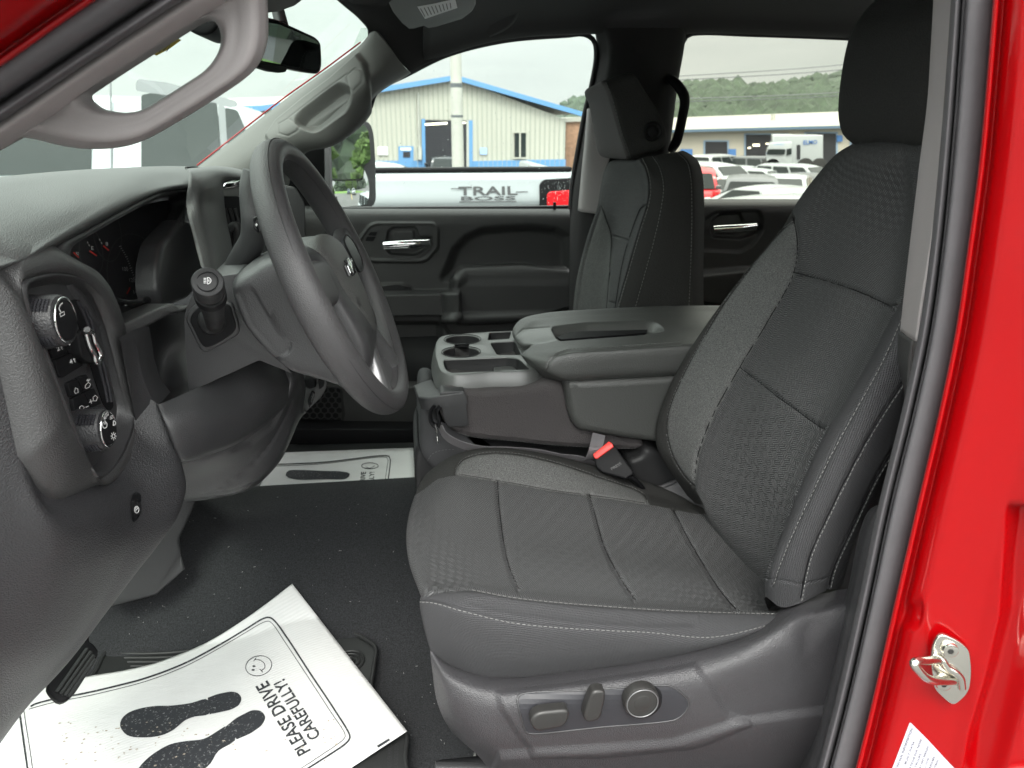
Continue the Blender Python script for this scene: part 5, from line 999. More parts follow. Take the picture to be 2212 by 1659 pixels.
# ================= centre console / fold-down middle seat =================
ZT = 1.192
def dgz(o):      # evaluate modifiers into the mesh
    dg = bpy.context.evaluated_depsgraph_get(); me = bpy.data.meshes.new_from_object(o.evaluated_get(dg)); o.modifiers.clear(); o.data = me; return o
def cut(o, cutters):
    for c in cutters:
        m_ = o.modifiers.new('b', 'BOOLEAN'); m_.operation = 'DIFFERENCE'; m_.solver = 'FAST'; m_.object = c
    bpy.context.view_layer.update(); dgz(o)
    for c in cutters: FIX.remove(c); bpy.data.objects.remove(c)
    o.data.set_sharp_from_angle(angle=math.radians(35))
# tray top: solid block with rounded edges, hollows cut out of it
top2 = [(953, 801), (944, 780), (940, 758), (943, 738), (950, 728), (965, 723), (1000, 720), (1060, 716), (1130, 713), (1172, 712), (1182, 740), (1168, 790), (1148, 799), (1060, 803), (975, 808)]
T0 = [PZ(x, y, ZT) for x, y in cr(top2, 80, True)]; c0 = np.mean(T0, axis=0)
def ex(P, s, dz, e=.0): return [c0+(p-c0)*s+np.array([0, 0, dz])+np.array([0, 0, 0]) for p in P]
def grow(P, d, dz):
    P = np.array(P); t = np.roll(P, -1, 0)-np.roll(P, 1, 0); n = np.stack([t[:, 1], -t[:, 0], np.zeros(len(P))], 1); n /= np.linalg.norm(n, axis=1)[:, None]+1e-9
    if ((P-c0)*n).sum() < 0: n = -n
    Q_ = P+n*d; Q_[:, 2] += dz; return list(Q_)
A0_, B0_ = PZ(996, 760, ZT), PZ(999, 733, ZT)
def pz2(L): return [PZ(x, y, ZT) for x, y in L]
def cups():
    r = .036; o_ = []; d = (B0_-A0_)/np.linalg.norm(B0_-A0_); e_ = np.array([-d[1], d[0], 0])
    for c, sgn in ((A0_, 1), (B0_, -1)):
        for a in np.linspace(.42, 2*math.pi-.42, 30): o_.append(c+r*(d*sgn*math.cos(a)+e_*sgn*math.sin(a)))
    return o_
holes = [(cups(), .055, .97), (pz2(fil([(1057, 718), (1104, 715), (1100, 731), (1054, 734)], 3)), .03, .86), (pz2(fil([(1059, 740), (1112, 736), (1126, 766), (1074, 766)], 5)), .045, .86), (pz2(fil([(957, 777), (1094, 771), (1119, 774), (1146, 797), (975, 805), (962, 797)], 6)), .035, .88)]
from mathutils.geometry import delaunay_2d_cdt
outl = grow(T0, -.004, 0)
def rim(P, d):      # outline moved outwards by d (flat)
    P = np.array(P); c = P.mean(0); t = np.roll(P, -1, 0)-np.roll(P, 1, 0); n = np.stack([t[:, 1], -t[:, 0], 0*t[:, 0]], 1); n /= np.linalg.norm(n, axis=1)[:, None]+1e-9
    if ((P-c)*n).sum() < 0: n = -n
    return P+n*d
pts, edges = [], []
loops = [np.array(outl)]+[rim(h[0], .0025) for h in holes]
for L in loops:
    k = len(pts); n = len(L); pts += [Vector((p[0], p[1])) for p in L]; edges += [(k+i, k+(i+1) % n) for i in range(n)]
r_ = delaunay_2d_cdt(pts, edges, [], 0, 1e-7)
V = [np.array([v.x, v.y, ZT]) for v in r_[0]]; Fs = []
for f in r_[2]:
    c = np.mean([V[i][:2] for i in f], axis=0); cx, cy = np.array([c[0]]), np.array([c[1]])
    if inside(cx, cy, loops[0][:, :2])[0] and not any(inside(cx, cy, L[:, :2])[0] for L in loops[1:]): Fs.append(tuple(f))
def addloft(secs):
    k = len(V); n = len(secs[0])
    for s_ in secs: V.extend([np.array(p) for p in s_])
    for i in range(len(secs)-1):
        for j in range(n): Fs.append((k+i*n+j, k+i*n+(j+1) % n, k+(i+1)*n+(j+1) % n, k+(i+1)*n+j))
    return k+(len(secs)-1)*n, n
addloft([grow(T0, -.004, 0), grow(T0, -.0008, -.0008), grow(T0, .001, -.003), grow(T0, .007, -.022), grow(T0, .009, -.034), grow(T0, .009, -.037), grow(T0, .004, -.0375), grow(T0, -.012, -.06)])
PITS = []
for (h, dep, tp), R_ in zip(holes, loops[1:]):
    H_ = np.array(h); c = H_.mean(0); dn = lambda z_: np.array([0, 0, z_])
    addloft([R_, rim(h, .0008)+dn(-.0006), H_+dn(-.0025)]); PITS.append([H_+dn(-.0022), H_+dn(-.006), c+(H_-c)*(1-(1-tp)*.8)+dn(-dep*.85), c+(H_-c)*tp*.97+dn(-dep)])
bm = bmesh.new(); vs_ = [bm.verts.new(tuple(v)) for v in V]
for f in Fs:
    try: bm.faces.new([vs_[i] for i in f])
    except ValueError: pass
bmesh.ops.remove_doubles(bm, verts=bm.verts, dist=1e-5)
tray = frombm('console_tray', bm, Mx['tray'], TR, ang=35); orient(tray)
for i_, ps in enumerate(PITS):
    n = len(ps[0]); pv = [p for s_ in ps for p in s_]; o_ = mk('cup_well' if i_ == 0 else 'storage_bin', pv, gridfaces(4, n, False, True)+[tuple(range(3*n, 4*n))], Mx['dashdark'], tray); orient(o_); o_.data.set_sharp_from_angle(angle=math.radians(40))  # darker plastic inside the hollows puts their shade into the colour
tag(tray, 'grey plastic tray with two cup holders on the folded middle seat')
for cc, nm in ((PZ(996, 760, ZT), 'cup_ring'), (PZ(999, 733, ZT), 'cup_ring')):
    A__ = [cc+np.array([.0395*math.cos(a), .0395*math.sin(a), .0006]) for a in np.linspace(0, 2*math.pi, 50)[:-1]]
    tube(nm, A__, .0009, Mx['dashdark'], tray, closed=True, n=6)
for cc in (PZ(996, 760, ZT-.05), PZ(999, 733, ZT-.05)): disc('cup_holder', cc, (0, 0, 1), .033, .004, Mx['black'], tray)
# divider between the cups
loft('cup_divider', [[PZ(997, 744, ZT-.006+dz)+np.array([s*.016*math.cos(a), s*.010*math.sin(a), 0]) for a in np.linspace(0, 2*math.pi, 20)[:-1]] for s, dz in ((.2, .004), (.6, .002), (.9, -.006), (1.0, -.02), (1.1, -.05))], Mx['black'], tray, n=40)
slab('coin_slot', [PZ(x, y, ZT-.018) for x, y in fil([(1066, 792), (1108, 790), (1122, 804), (1068, 808)], 4)], (0, 0, -.012), Mx['tray'], tray, bev=.002)
# cloth covered body under the tray
def slab2(name, L, Y0, dY, mt, par, bev, seg=5, n=120):
    P = np.array(RY(Y0, cr(L, n, True))); c = P.mean(0); secs = []
    t = np.roll(P, -1, 0)-np.roll(P, 1, 0); nn = np.stack([t[:, 2], 0*t[:, 1], -t[:, 0]], 1); nn /= np.linalg.norm(nn, axis=1)[:, None]+1e-9
    if ((P-c)*nn).sum() < 0: nn = -nn
    ang_ = np.linspace(0, math.pi/2, seg+1)
    secs.append([c+(p-c)*.3 for p in P]); secs.append([c+(p-c)*.75 for p in P])
    for a in ang_: Q_ = P-nn*bev*(1-math.sin(a)); Q_[:, 1] += bev*(1-math.cos(a)); secs.append(list(Q_))
    for f in (.3, .6, .9): Q_ = P.copy(); Q_[:, 1] += dY*f; secs.append(list(Q_))
    Q_ = P-nn*bev; Q_[:, 1] += dY; secs.append(list(Q_)); secs.append([c+(p-c)*.5+np.array([0, dY, 0]) for p in P])
    return loft(name, secs, mt, par, n=220, m=90)
cyb = [(960, 840), (1032, 842), (1120, 838), (1205, 826), (1222, 838), (1232, 870), (1240, 905), (1256, 925), (1290, 937), (1340, 946), (1388, 954), (1394, 964), (1380, 973), (1300, 972), (1200, 966), (1100, 956), (1020, 948), (985, 938), (962, 918), (948, 880)]
cb = slab2('seat_console', cyb, 1.285, .30, Mx['fabc'], TR, .014); tag(cb, 'folded middle seat back wrapped in grey cloth')
stitch(cb, [[(990, 934), (1020, 943), (1100, 951), (1200, 961), (1300, 967), (1380, 968)]], Mx['thread2'], r=.0005)
groove(cb, [[(985, 931), (1020, 939), (1100, 947), (1200, 957), (1300, 963), (1385, 963)], [(1205, 838), (1220, 850), (1228, 880), (1236, 908), (1254, 930), (1290, 942), (1388, 956)]], w=1.8, depth=.002)
# leather box under the arm rest
bxl = [(1222, 822), (1232, 821), (1300, 819), (1445, 812), (1520, 808), (1520, 985), (1425, 960), (1340, 948), (1280, 938), (1250, 930), (1234, 905), (1226, 865)]
bx = slab2('console_box', bxl, 1.262, .32, Mx['arm'], TR, .016); tag(bx, 'grey grained storage box under the armrest lid')
# arm rest lid with its sunken slot
lid2 = [(1126, 768), (1134, 757), (1160, 745), (1200, 735), (1130, 733), (1108, 726), (1110, 712), (1120, 695), (1140, 681), (1180, 674), (1260, 669), (1325, 666), (1400, 662), (1443, 660), (1463, 662), (1490, 675), (1515, 690), (1540, 700), (1520, 745), (1470, 748), (1325, 757), (1250, 762), (1215, 768), (1195, 780), (1190, 800), (1172, 794), (1150, 782)]
LZ = 1.246
def LPt(x, y): return PZ(x, y, LZ)
nearE = [(1128, 770, 1.228), (1140, 760, 1.236), (1170, 757, 1.243), (1215, 757, 1.247), (1280, 750, 1.249), (1350, 746, 1.250), (1470, 738, 1.25), (1560, 733, 1.25)]
def RZZ(L): return [PZ(x, y, z_) for x, y, z_ in L]
L0 = RZZ([(1150, 800, 1.165), (1190, 826, 1.16), (1240, 827, 1.16), (1325, 822, 1.16), (1443, 815, 1.16), (1560, 808, 1.16)])
rowsL = [L0,
 RY(0, [(1128, 771, 1.335), (1176, 800, 1.262), (1212, 816, 1.255), (1325, 812, 1.255), (1443, 806, 1.255), (1560, 800, 1.255)]),
 RY(0, [(1126, 768, 1.34), (1178, 790, 1.258), (1225, 795, 1.250), (1325, 785, 1.250), (1443, 779, 1.250), (1560, 773, 1.250)]),
 RY(0, [(1127, 766, 1.345), (1182, 774, 1.262), (1232, 764, 1.254), (1325, 757, 1.254), (1443, 750, 1.254), (1560, 744, 1.254)]),
 RY(0, [(1130, 762, 1.35), (1186, 763, 1.275), (1240, 755, 1.27), (1325, 749, 1.27), (1443, 741, 1.27), (1560, 735, 1.27)]),
 RY(0, [(1140, 755, 1.36), (1192, 750, 1.31), (1250, 744, 1.305), (1325, 738, 1.305), (1443, 730, 1.305), (1560, 724, 1.305)]),
 RY(0, [(1146, 748, 1.38), (1198, 739, 1.345), (1250, 735, 1.34), (1325, 729, 1.34), (1443, 720, 1.34), (1560, 714, 1.34)]),
 RY(0, [(1128, 744, 1.42), (1190, 722, 1.42), (1260, 716, 1.42), (1340, 712, 1.42), (1455, 706, 1.42), (1560, 702, 1.42)]),
 RY(0, [(1116, 736, 1.47), (1160, 706, 1.49), (1250, 697, 1.49), (1340, 692, 1.49), (1450, 688, 1.49), (1560, 686, 1.49)]),
 RY(0, [(1109, 728, 1.50), (1135, 697, 1.52), (1190, 687, 1.53), (1300, 680, 1.53), (1440, 675, 1.53), (1560, 674, 1.53)]),
 RY(0, [(1107, 722, 1.52), (1122, 692, 1.55), (1172, 677, 1.57), (1290, 668, 1.57), (1440, 661, 1.57), (1560, 660, 1.57)]),
 RY(0, [(1108, 728, 1.53), (1124, 700, 1.565), (1175, 690, 1.58), (1290, 682, 1.58), (1440, 676, 1.58), (1560, 675, 1.58)])]
rowsL = [[r_[0]+np.array([.03, 0, -.03])]+list(r_) for r_ in rowsL]
lid = surf('armrest_lid', rowsL, 260, 300, [Mx['arm'], Mx['tray']], TR); tag(lid, 'grey padded armrest lid with a sunken slot')
region(lid, fil([(1108, 733), (1129, 711), (1187, 706), (1207, 735), (1146, 745), (1124, 768), (1108, 748)], 6), 1)
emboss(lid, fil([(1192, 708), (1267, 699), (1399, 696), (1418, 700), (1434, 713), (1384, 721), (1207, 734)], 9), -.020, soft=4.0, vec=(0, 0, 1))
groove(lid, [[(1124, 768), (1134, 757), (1146, 745), (1205, 736), (1300, 727), (1384, 721), (1432, 714)], [(1129, 711), (1187, 706), (1192, 708)], [(1108, 730), (1129, 711)]], w=1.5, depth=.0015, sm=False)
ls = [(1180, 800), (1185, 784), (1199, 769), (1223, 760), (1260, 757), (1325, 753), (1400, 748), (1470, 743)]
groove(lid, [ls], w=2, depth=.002); stitch(lid, [offl(ls, 0, -4)], Mx['thread'])
slab('slot_liner', [PZ(x, y, LZ-.017) for x, y in fil([(1204, 728), (1240, 716), (1400, 712), (1395, 719), (1210, 733)], 5)], (0, 0, -.004), Mx['black'], lid, bev=0)
# belt bracket at the front corner
br = [(903, 832), (958, 842), (1003, 846), (1006, 880), (1013, 920), (967, 923), (958, 905), (953, 880), (910, 885), (898, 865), (893, 838)]
bk1 = slab('belt_bracket', [PY(x, y, 1.268) for x, y in fil([(958, 846), (1003, 845), (1008, 885), (1013, 921), (968, 923), (959, 905), (953, 880), (950, 850)], 3)], (0, .05, 0), Mx['dashlow'], cb, bev=.002)
pa, pb2, pc2, pd = PY(893, 836, 1.34), PY(933, 818, 1.41), PY(960, 844, 1.268), PY(912, 862, 1.268)
q4 = RY(0, [(892, 831, 1.35), (931, 818, 1.42), (962, 845, 1.285), (1003, 846, 1.268), (955, 852, 1.262), (925, 860, 1.27), (902, 858, 1.29)])
slab('belt_bracket', q4, (.006, .0, -.024), Mx['dashlow'], cb, bev=.004)
# webbing loop, tongue, strap
tube('belt_webbing', RY(1.262, [(938, 876), (930, 890), (932, 912), (944, 922), (948, 905), (944, 888), (950, 878)]), .006, Mx['black'], cb, n=10, flat=.5)
tube('belt_tongue', RY(1.258, [(940, 915), (944, 935), (947, 958)]), .0022, Mx['chrome'], cb, n=6)
def ribbon(name, path, w, mt, par, th=.0016, n=70, wv=None):
    P = cr(path, n); T = np.gradient(P, axis=0); T /= np.linalg.norm(T, axis=1)[:, None]
    V = []
    for p, t in zip(P, T):
        u = np.array(wv, float) if wv is not None else np.array([0, 0, 1.]); u = u-t*np.dot(u, t); u /= np.linalg.norm(u); nn = np.cross(t, u)
        for s, q in ((-1, -1), (1, -1), (1, 1), (-1, 1)): V.append(p+u*w/2*s+nn*th/2*q)
    fs = gridfaces(n, 4, False, True)+[(0, 1, 2, 3), tuple(range(4*n-4, 4*n))]
    return mk(name, V, fs, mt, par, smooth=False)
ribbon('belt_webbing', RY(0, [(950, 918, 1.262), (962, 940, 1.26), (990, 958, 1.258), (1040, 971, 1.256), (1100, 973, 1.258), (1160, 978, 1.262), (1210, 988, 1.27), (1250, 992, 1.275), (1280, 1003, 1.272), (1310, 1016, 1.265)]), .022, Mx['webbing'], cb, wv=(0, -.5, .8))
ribbon('belt_webbing', RY(0, [(1294, 938, 1.250), (1290, 955, 1.238), (1284, 975, 1.236), (1277, 990, 1.25), (1270, 992, 1.27)]), .024, Mx['webbing'], cb, wv=(1, 0, .05))
# buckle
Bn = np.array([-.25, -.75, .55]); Bn /= np.linalg.norm(Bn); Bo = PY(1320, 995, 1.215)
def BP(x, y, h=0): return PP(x, y, Bo+Bn*h, Bn)
bu = slab('belt_buckle', [BP(x, y) for x, y in fil([(1281, 983), (1316, 954), (1328, 962), (1340, 980), (1367, 1016), (1368, 1024), (1352, 1034), (1338, 1030), (1300, 1020), (1288, 1008)], 3)], -Bn*.018, Mx['black'], TR, bev=.003); tag(bu, 'black belt buckle with a red release button between the seats')
slab('release_button', [BP(x, y, .004) for x, y in fil([(1281, 981), (1315, 953), (1323, 958), (1326, 965), (1290, 991), (1284, 990)], 2)], -Bn*.008, Mx['redb'], bu, bev=.0015)
text('stamped_text', 'PRESS', [(1322, 1016), (1343, 1003), (1340, 998), (1319, 1011)], None, Mx['dashlow'], bu, plane=(Bo, Bn), off=.0006)
tube('buckle_stalk', [BP(1350, 1022, -.01), BP(1370, 1036, -.03), BP(1384, 1052, -.06)], .011, Mx['black'], bu, flat=.5)
# fold-out base and its cloth cushion, seen under the console
bb_ = [(912, 885), (935, 885), (962, 925), (1000, 955), (1100, 975), (1250, 1000), (1420, 1010), (1420, 1110), (1200, 1100), (1000, 1080), (955, 1030), (925, 1010), (908, 980), (907, 930)]
mb = slab2('middle_seat_cushion', bb_, 1.305, .28, Mx['fab3'], TR, .02); tag(mb, 'grey cloth middle seat cushion under the folded console')
groove(mb, [[(922, 992), (930, 978), (950, 969), (985, 967), (1040, 975)]], w=2, depth=.003); stitch(mb, [[(924, 995), (933, 981), (952, 973), (985, 970)]], Mx['thread2'], r=.0005)
slab2('middle_seat_base', [(902, 965), (925, 985), (935, 1010), (960, 1020), (1100, 1030), (1400, 1050), (1400, 1200), (950, 1200), (904, 1100)], 1.315, .24, Mx['dashdark'], TR, .01)
# plastic bin between the seats, right of the buckle
slab2('seat_side_tray', [(1360, 1000), (1385, 985), (1398, 970), (1440, 985), (1500, 1060), (1540, 1120), (1480, 1110), (1420, 1075), (1380, 1050)], 1.27, .10, Mx['dashdark'], TR, .012)
tube('tray_rim', RY(1.255, [(1388, 1050), (1420, 1054), (1450, 1044), (1480, 1030)]), .005, Mx['trim'], TR)
sp_ = surf('seat_hinge_cover', [RY(0, [(1340, 1052, 1.26), (1400, 1060, 1.25), (1455, 1046, 1.24), (1470, 1030, 1.24)]), RY(0, [(1400, 1085, 1.235), (1450, 1085, 1.225), (1500, 1072, 1.215), (1520, 1058, 1.21)]), RY(0, [(1430, 1110, 1.2), (1490, 1112, 1.19), (1530, 1105, 1.18), (1560, 1100, 1.18)])], 30, 30, Mx['trim'], TR, thick=.004)
# upper middle part of the bench seen between the backrests
# ================= far doors =================
def dz_rows(x0, x1, prof, n=8):
    return [[PY(x, y, Yd) for x in np.linspace(x0, x1, n)] for y, Yd in prof]
dp = surf('door_panel', dz_rows(585, 1238, [(446, 2.34), (450, 2.30), (455, 2.262), (466, 2.245), (480, 2.24), (520, 2.245), (560, 2.25), (600, 2.25), (640, 2.25), (680, 2.25), (700, 2.25), (760, 2.25), (840, 2.25), (930, 2.25), (960, 2.26)]), 330, 380, Mx['doorp'], TR, thick=0)
tag(dp, "black grained trim panel of the front passenger's door")
emboss(dp, [(960, 600), (985, 540), (1010, 515), (1045, 500), (1140, 494), (1200, 500), (1225, 515), (1228, 580), (1226, 600)], -.030, soft=14)
emboss(dp, [(585, 440), (680, 450), (720, 462), (726, 475), (700, 520), (660, 560), (585, 560)], .012, soft=8)
emboss(dp, fil([(768, 530), (776, 512), (797, 486), (812, 480), (938, 480), (947, 492), (947, 535), (924, 561), (910, 567), (800, 566), (780, 556), (770, 545)], 6), .008, soft=3)
emboss(dp, fil([(775, 530), (782, 514), (800, 490), (815, 485), (934, 485), (941, 494), (941, 533), (920, 556), (905, 561), (802, 560), (786, 552)], 6), -.004, soft=2)
emboss(dp, fil([(835, 520), (838, 500), (850, 492), (898, 492), (904, 512), (932, 512), (934, 530), (910, 545), (895, 552), (845, 550), (836, 540)], 5), -.014, soft=3)
emboss(dp, fil([(846, 508), (852, 497), (893, 497), (895, 522), (846, 522)], 4), .006, soft=2)
emboss(dp, fil([(974, 608), (994, 583), (1010, 578), (1126, 576), (1228, 588), (1230, 660), (1146, 678), (990, 686), (978, 660)], 8), .045, soft=6)
emboss(dp, fil([(978, 604), (998, 580), (1126, 573), (1228, 586), (1228, 594), (1010, 598), (990, 616)], 4), .012, soft=8)
emboss(dp, fil([(700, 632), (992, 627), (994, 678), (700, 680)], 3), .038, soft=3.5)
emboss(dp, fil([(790, 618), (815, 614), (870, 613), (888, 620), (892, 627), (790, 632)], 3), .010, soft=4)
emboss(dp, fil([(955, 684), (962, 680), (1238, 672), (1238, 720), (975, 722), (960, 705)], 6), .020, soft=6)
emboss(dp, fil([(640, 700), (950, 700), (950, 830), (640, 830)], 10), -.03, soft=9)
emboss(dp, fil([(600, 836), (735, 838), (743, 900), (728, 925), (600, 930)], 8), -.010, soft=3); 
dt = bvh(dp)
hc = PY(880, 527, 2.215)
dh_ = tube('door_handle', RY(0, [(829, 531, 2.222), (860, 529, 2.215), (900, 527, 2.215), (926, 525, 2.232)]), .0125, Mx['chrome'], dp, n=20, flat=.62, fdir=(0, 0, 1))
for L in (fil([(795, 508), (800, 501), (815, 501), (812, 509)], 2), fil([(789, 520), (793, 511), (812, 511), (806, 521)], 2)):
    V2, F2 = poly2(L, 20); decal('lock_switch', V2, F2, dt, Mx['black'], dp, off=.002)
V2, F2 = poly2(fil([(812, 620), (860, 616), (888, 622), (890, 628), (812, 629)], 2), 20); wsw = decal('window_switch', V2, F2, dt, Mx['black'], dp, off=.002)
V2, F2 = poly2([(822, 624), (829, 623), (829, 626), (822, 627)], 20); decal('switch_mark', V2, F2, dt, Mx['white'], wsw, off=.003)
bm = bmesh.new()
for r_ in range(9):
    for c_ in range(9):
        x, y = 605+c_*16+(r_ % 2)*8, 842+r_*11
        if not (600 < x < 735 and y < 925): continue
        q = drape(dt, [(x, y)])[0]
        if q is None: continue
        R_ = bmesh.ops.create_circle(bm, cap_ends=True, segments=6, radius=.0095, matrix=Matrix.Translation(Vector(q[0]+q[1]*.002)) @ Vector(q[1]).to_track_quat('Z', 'Y').to_matrix().to_4x4())
frombm('speaker_grille', bm, Mx['black'], dp, smooth=False)
lkp = tube('lock_knob', [PY(1198, 456, 2.275), PY(1198, 437, 2.275)], .0048, Mx['black'], dp, n=12); disc('lock_knob_base', PY(1198, 449, 2.29), (0, 0, 1), .011, .004, Mx['doorp'], dp)
# door edge, then the sill with the rubber
tube('window_seal', RY(2.30, [(700, 452), (900, 450), (1100, 449), (1236, 447)]), .006, Mx['rubber2'], dp, n=8)
bm = bmesh.new(); box(bm, (.15, 2.30, .83), (1.0, .06, .34)); frombm('door_core', bm, Mx['black'], dp)
tube('door_seal', RY(2.2, [(1236, 452), (1240, 520), (1240, 600), (1238, 700), (1235, 800)]), .008, Mx['rubber2'], TR)
slab('door_sill', [PY(x, y, 2.18) for x, y in [(560, 925), (905, 928), (905, 962), (560, 962)]], (0, .1, 0), Mx['black'], TR, bev=.006)
# window sail in front of the far door window
slab('window_sail', [PY(x, y, 2.27) for x, y in fil([(640, 318), (700, 312), (702, 455), (600, 455), (600, 420)], 4)], (0, .02, 0), Mx['black'], dp, bev=.003)
# rear far door
Mx['doorshade'] = mat('door_plastic_shaded', (.014, .014, .014), .5, bump=('leather', 500, .3))  # darker copy of the door plastic, rear cabin shade put into its colour
rp_ = surf('door_panel', dz_rows(1470, 1900, [(430, 2.34), (433, 2.30), (438, 2.265), (450, 2.25), (500, 2.25), (560, 2.25), (640, 2.25), (760, 2.25)]), 180, 220, Mx['doorshade'], TR); tag(rp_, 'black grained trim panel of the rear passenger door')
emboss(rp_, fil([(1500, 520), (1520, 478), (1545, 458), (1640, 455), (1648, 470), (1648, 500), (1628, 528), (1600, 545), (1510, 540)], 8), -.010, soft=4)
emboss(rp_, fil([(1535, 500), (1540, 475), (1558, 463), (1600, 462), (1608, 482), (1640, 482), (1640, 500), (1600, 515), (1540, 512)], 6), -.012, soft=3)
emboss(rp_, fil([(1500, 590), (1600, 580), (1760, 575), (1760, 640), (1560, 660), (1500, 650)], 8), .03, soft=6)
tube('door_handle', RY(0, [(1541, 496, 2.215), (1570, 494, 2.21), (1610, 492, 2.21), (1633, 490, 2.22)]), .0115, Mx['chrome'], rp_, n=18, flat=.6, fdir=(0, 0, 1))
bm = bmesh.new(); box(bm, (1.35, 2.32, .95), (1.2, .06, .6)); frombm('door_core', bm, Mx['black'], rp_)
# rear bench, dark behind the front seats
rb_ = loft('rear_bench', [[np.array([1.55, Yv, .70]), np.array([1.05, Yv, .72]), np.array([1.02, Yv, .98]), np.array([1.1, Yv, 1.03]), np.array([1.5, Yv, 1.02]), np.array([1.62, Yv, 1.55]), np.array([1.75, Yv, 1.56]), np.array([1.8, Yv, .8])] for Yv in (.72, .76, 1.4, 2.1, 2.16)], Mx['fab4'], TR, n=80)
# rear wall of the cab
bm = bmesh.new(); box(bm, (1.95, 1.44, 1.0), (.05, 1.6, 1.0)); frombm('cab_rear_wall', bm, Mx['black'], TR)
# ================= mirrors, visors, glass =================
mp3 = [(578, 40), (600, 42), (632, 56), (660, 69), (686, 82), (694, 92), (696, 108), (696, 148), (690, 160), (676, 159), (640, 152), (600, 145), (560, 137), (545, 120), (548, 60)]
mn = np.array([.95, -.46, -.12]); mn /= np.linalg.norm(mn); mo = PY(640, 110, 1.37)
mb_ = slab('rear_view_mirror', [PP(x, y, mo, mn) for x, y in cr(mp3, 70, True)], -mn*.03, Mx['gloss'], TR, bev=.006); tag(mb_, 'black rear-view mirror on the windshield')
slab('mirror_glass', [PP(x, y, mo+mn*.0012, mn) for x, y in fil([(570, 48), (600, 52), (640, 68), (684, 88), (690, 100), (690, 146), (684, 152), (640, 145), (600, 138), (560, 130)], 6)], -mn*.001, Mx['mirrordark'], mb_, bev=0)
slab('mirror_button', [PP(x, y, mo+mn*.004, mn) for x, y in fil([(560, 134), (592, 138), (622, 146), (618, 156), (600, 158), (575, 150), (556, 144)], 4)], -mn*.02, Mx['black'], mb_, bev=.003)
tube('mirror_arm', [PP(610, 60, mo-mn*.03, mn), PP(600, 20, mo-mn*.09, mn), PP(590, -20, mo-mn*.14, mn)], .011, Mx['black'], mb_)
# near sun visor and sensor pod
slab('sun_visor', RY(0, [(560, -60, .95), (700, -60, 1.05), (668, -5, 1.10), (640, 14, 1.12), (600, 27, 1.12), (560, 33, 1.10), (520, 30, 1.08)]), (-.01, .0, .022), Mx['pillar2'], TR, bev=.006)
slab('sensor_pod', [PY(x, y, 1.34) for x, y in cr([(380, 20), (470, 38), (468, 60), (455, 72), (430, 76), (400, 60), (370, 30)], 30, True)], (0, .12, 0), Mx['black'], TR, bev=.006)
# far visor with a white label, overhead console
vs = slab('sun_visor', RY(0, [(835, 0, 1.60), (840, -40, 1.46), (1029, -40, 1.5), (1029, 12, 1.66), (1022, 26, 1.7), (1000, 42, 1.75), (945, 58, 1.79), (925, 63, 1.80), (915, 58, 1.79), (895, 64, 1.80), (882, 64, 1.80), (865, 46, 1.76), (850, 30, 1.70)]), (-.004, 0, .02), Mx['pillar2'], TR, bev=.006); tag(vs, 'grey passenger sun visor with a white warning label')
vt = bvh(vs); lb = [(901, 13), (985, 2), (987, 16), (918, 39)]
V2, F2 = poly2([(901, 13), (940, 6), (983, -4), (988, 16), (918, 40)], 30); vl = decal('warning_label', V2, F2, vt, Mx['white'], vs, off=.001)
for i in range(9):
    V2, F2 = strip2([(908+i*8, 16-i*1.5), (918+i*7, 34-i*2.2)], 2.0); decal('label_text', V2, F2, vt, Mx['pillar2'], vl, off=.0018)
slab('overhead_console', RY(0, [(745, -40, 1.30), (860, -40, 1.38), (858, 0, 1.44), (838, 16, 1.48), (800, 22, 1.46), (775, 20, 1.44), (750, 6, 1.42)]), (-.002, 0, .035), Mx['liner'], TR, bev=.012, seg=4)
# glass panes
def pane(name, P, mt, lab=None):
    o = mk(name, P, [tuple(range(len(P)))], mt, TR, smooth=False); return o
pane('window_glass', RY(0, [(600, 470, 2.315), (1250, 470, 2.315), (1310, 60, 2.2), (780, 60, 2.2)]), Mx['glass'])
pane('window_glass', RY(0, [(1420, 470, 2.315), (1950, 450, 2.315), (1900, 40, 2.2), (1450, 40, 2.2)]), Mx['pglass'])
ws = surf('windshield', [[np.array([-.84, .56, 1.34]), np.array([-.98, 1.44, 1.34]), np.array([-.84, 2.40, 1.34])], [np.array([-.50, .58, 1.58]), np.array([-.62, 1.44, 1.58]), np.array([-.50, 2.36, 1.58])], [np.array([-.13, .64, 1.84]), np.array([-.22, 1.44, 1.86]), np.array([-.13, 2.27, 1.84])], [np.array([.0, .66, 1.92]), np.array([-.08, 1.44, 1.95]), np.array([.0, 2.2, 1.92])]], 30, 30, Mx['wglass'], TR)
wt = bvh(ws)
V2, F2 = poly2([(322, 110), (345, 93), (375, 77), (390, 84), (366, 102), (336, 118)], 20); ys = decal('window_sticker', V2, F2, wt, Mx['yellow'], TR, off=.002); 
if ys: tag(ys, 'yellow paper tag with a black scribble on the windshield')
if ys:
    V2, F2 = strip2([(340, 110), (350, 95), (349, 106), (365, 90), (362, 100), (357, 108)], 1.8); decal('scribble', V2, F2, wt, Mx['ink'], ys, off=.003)
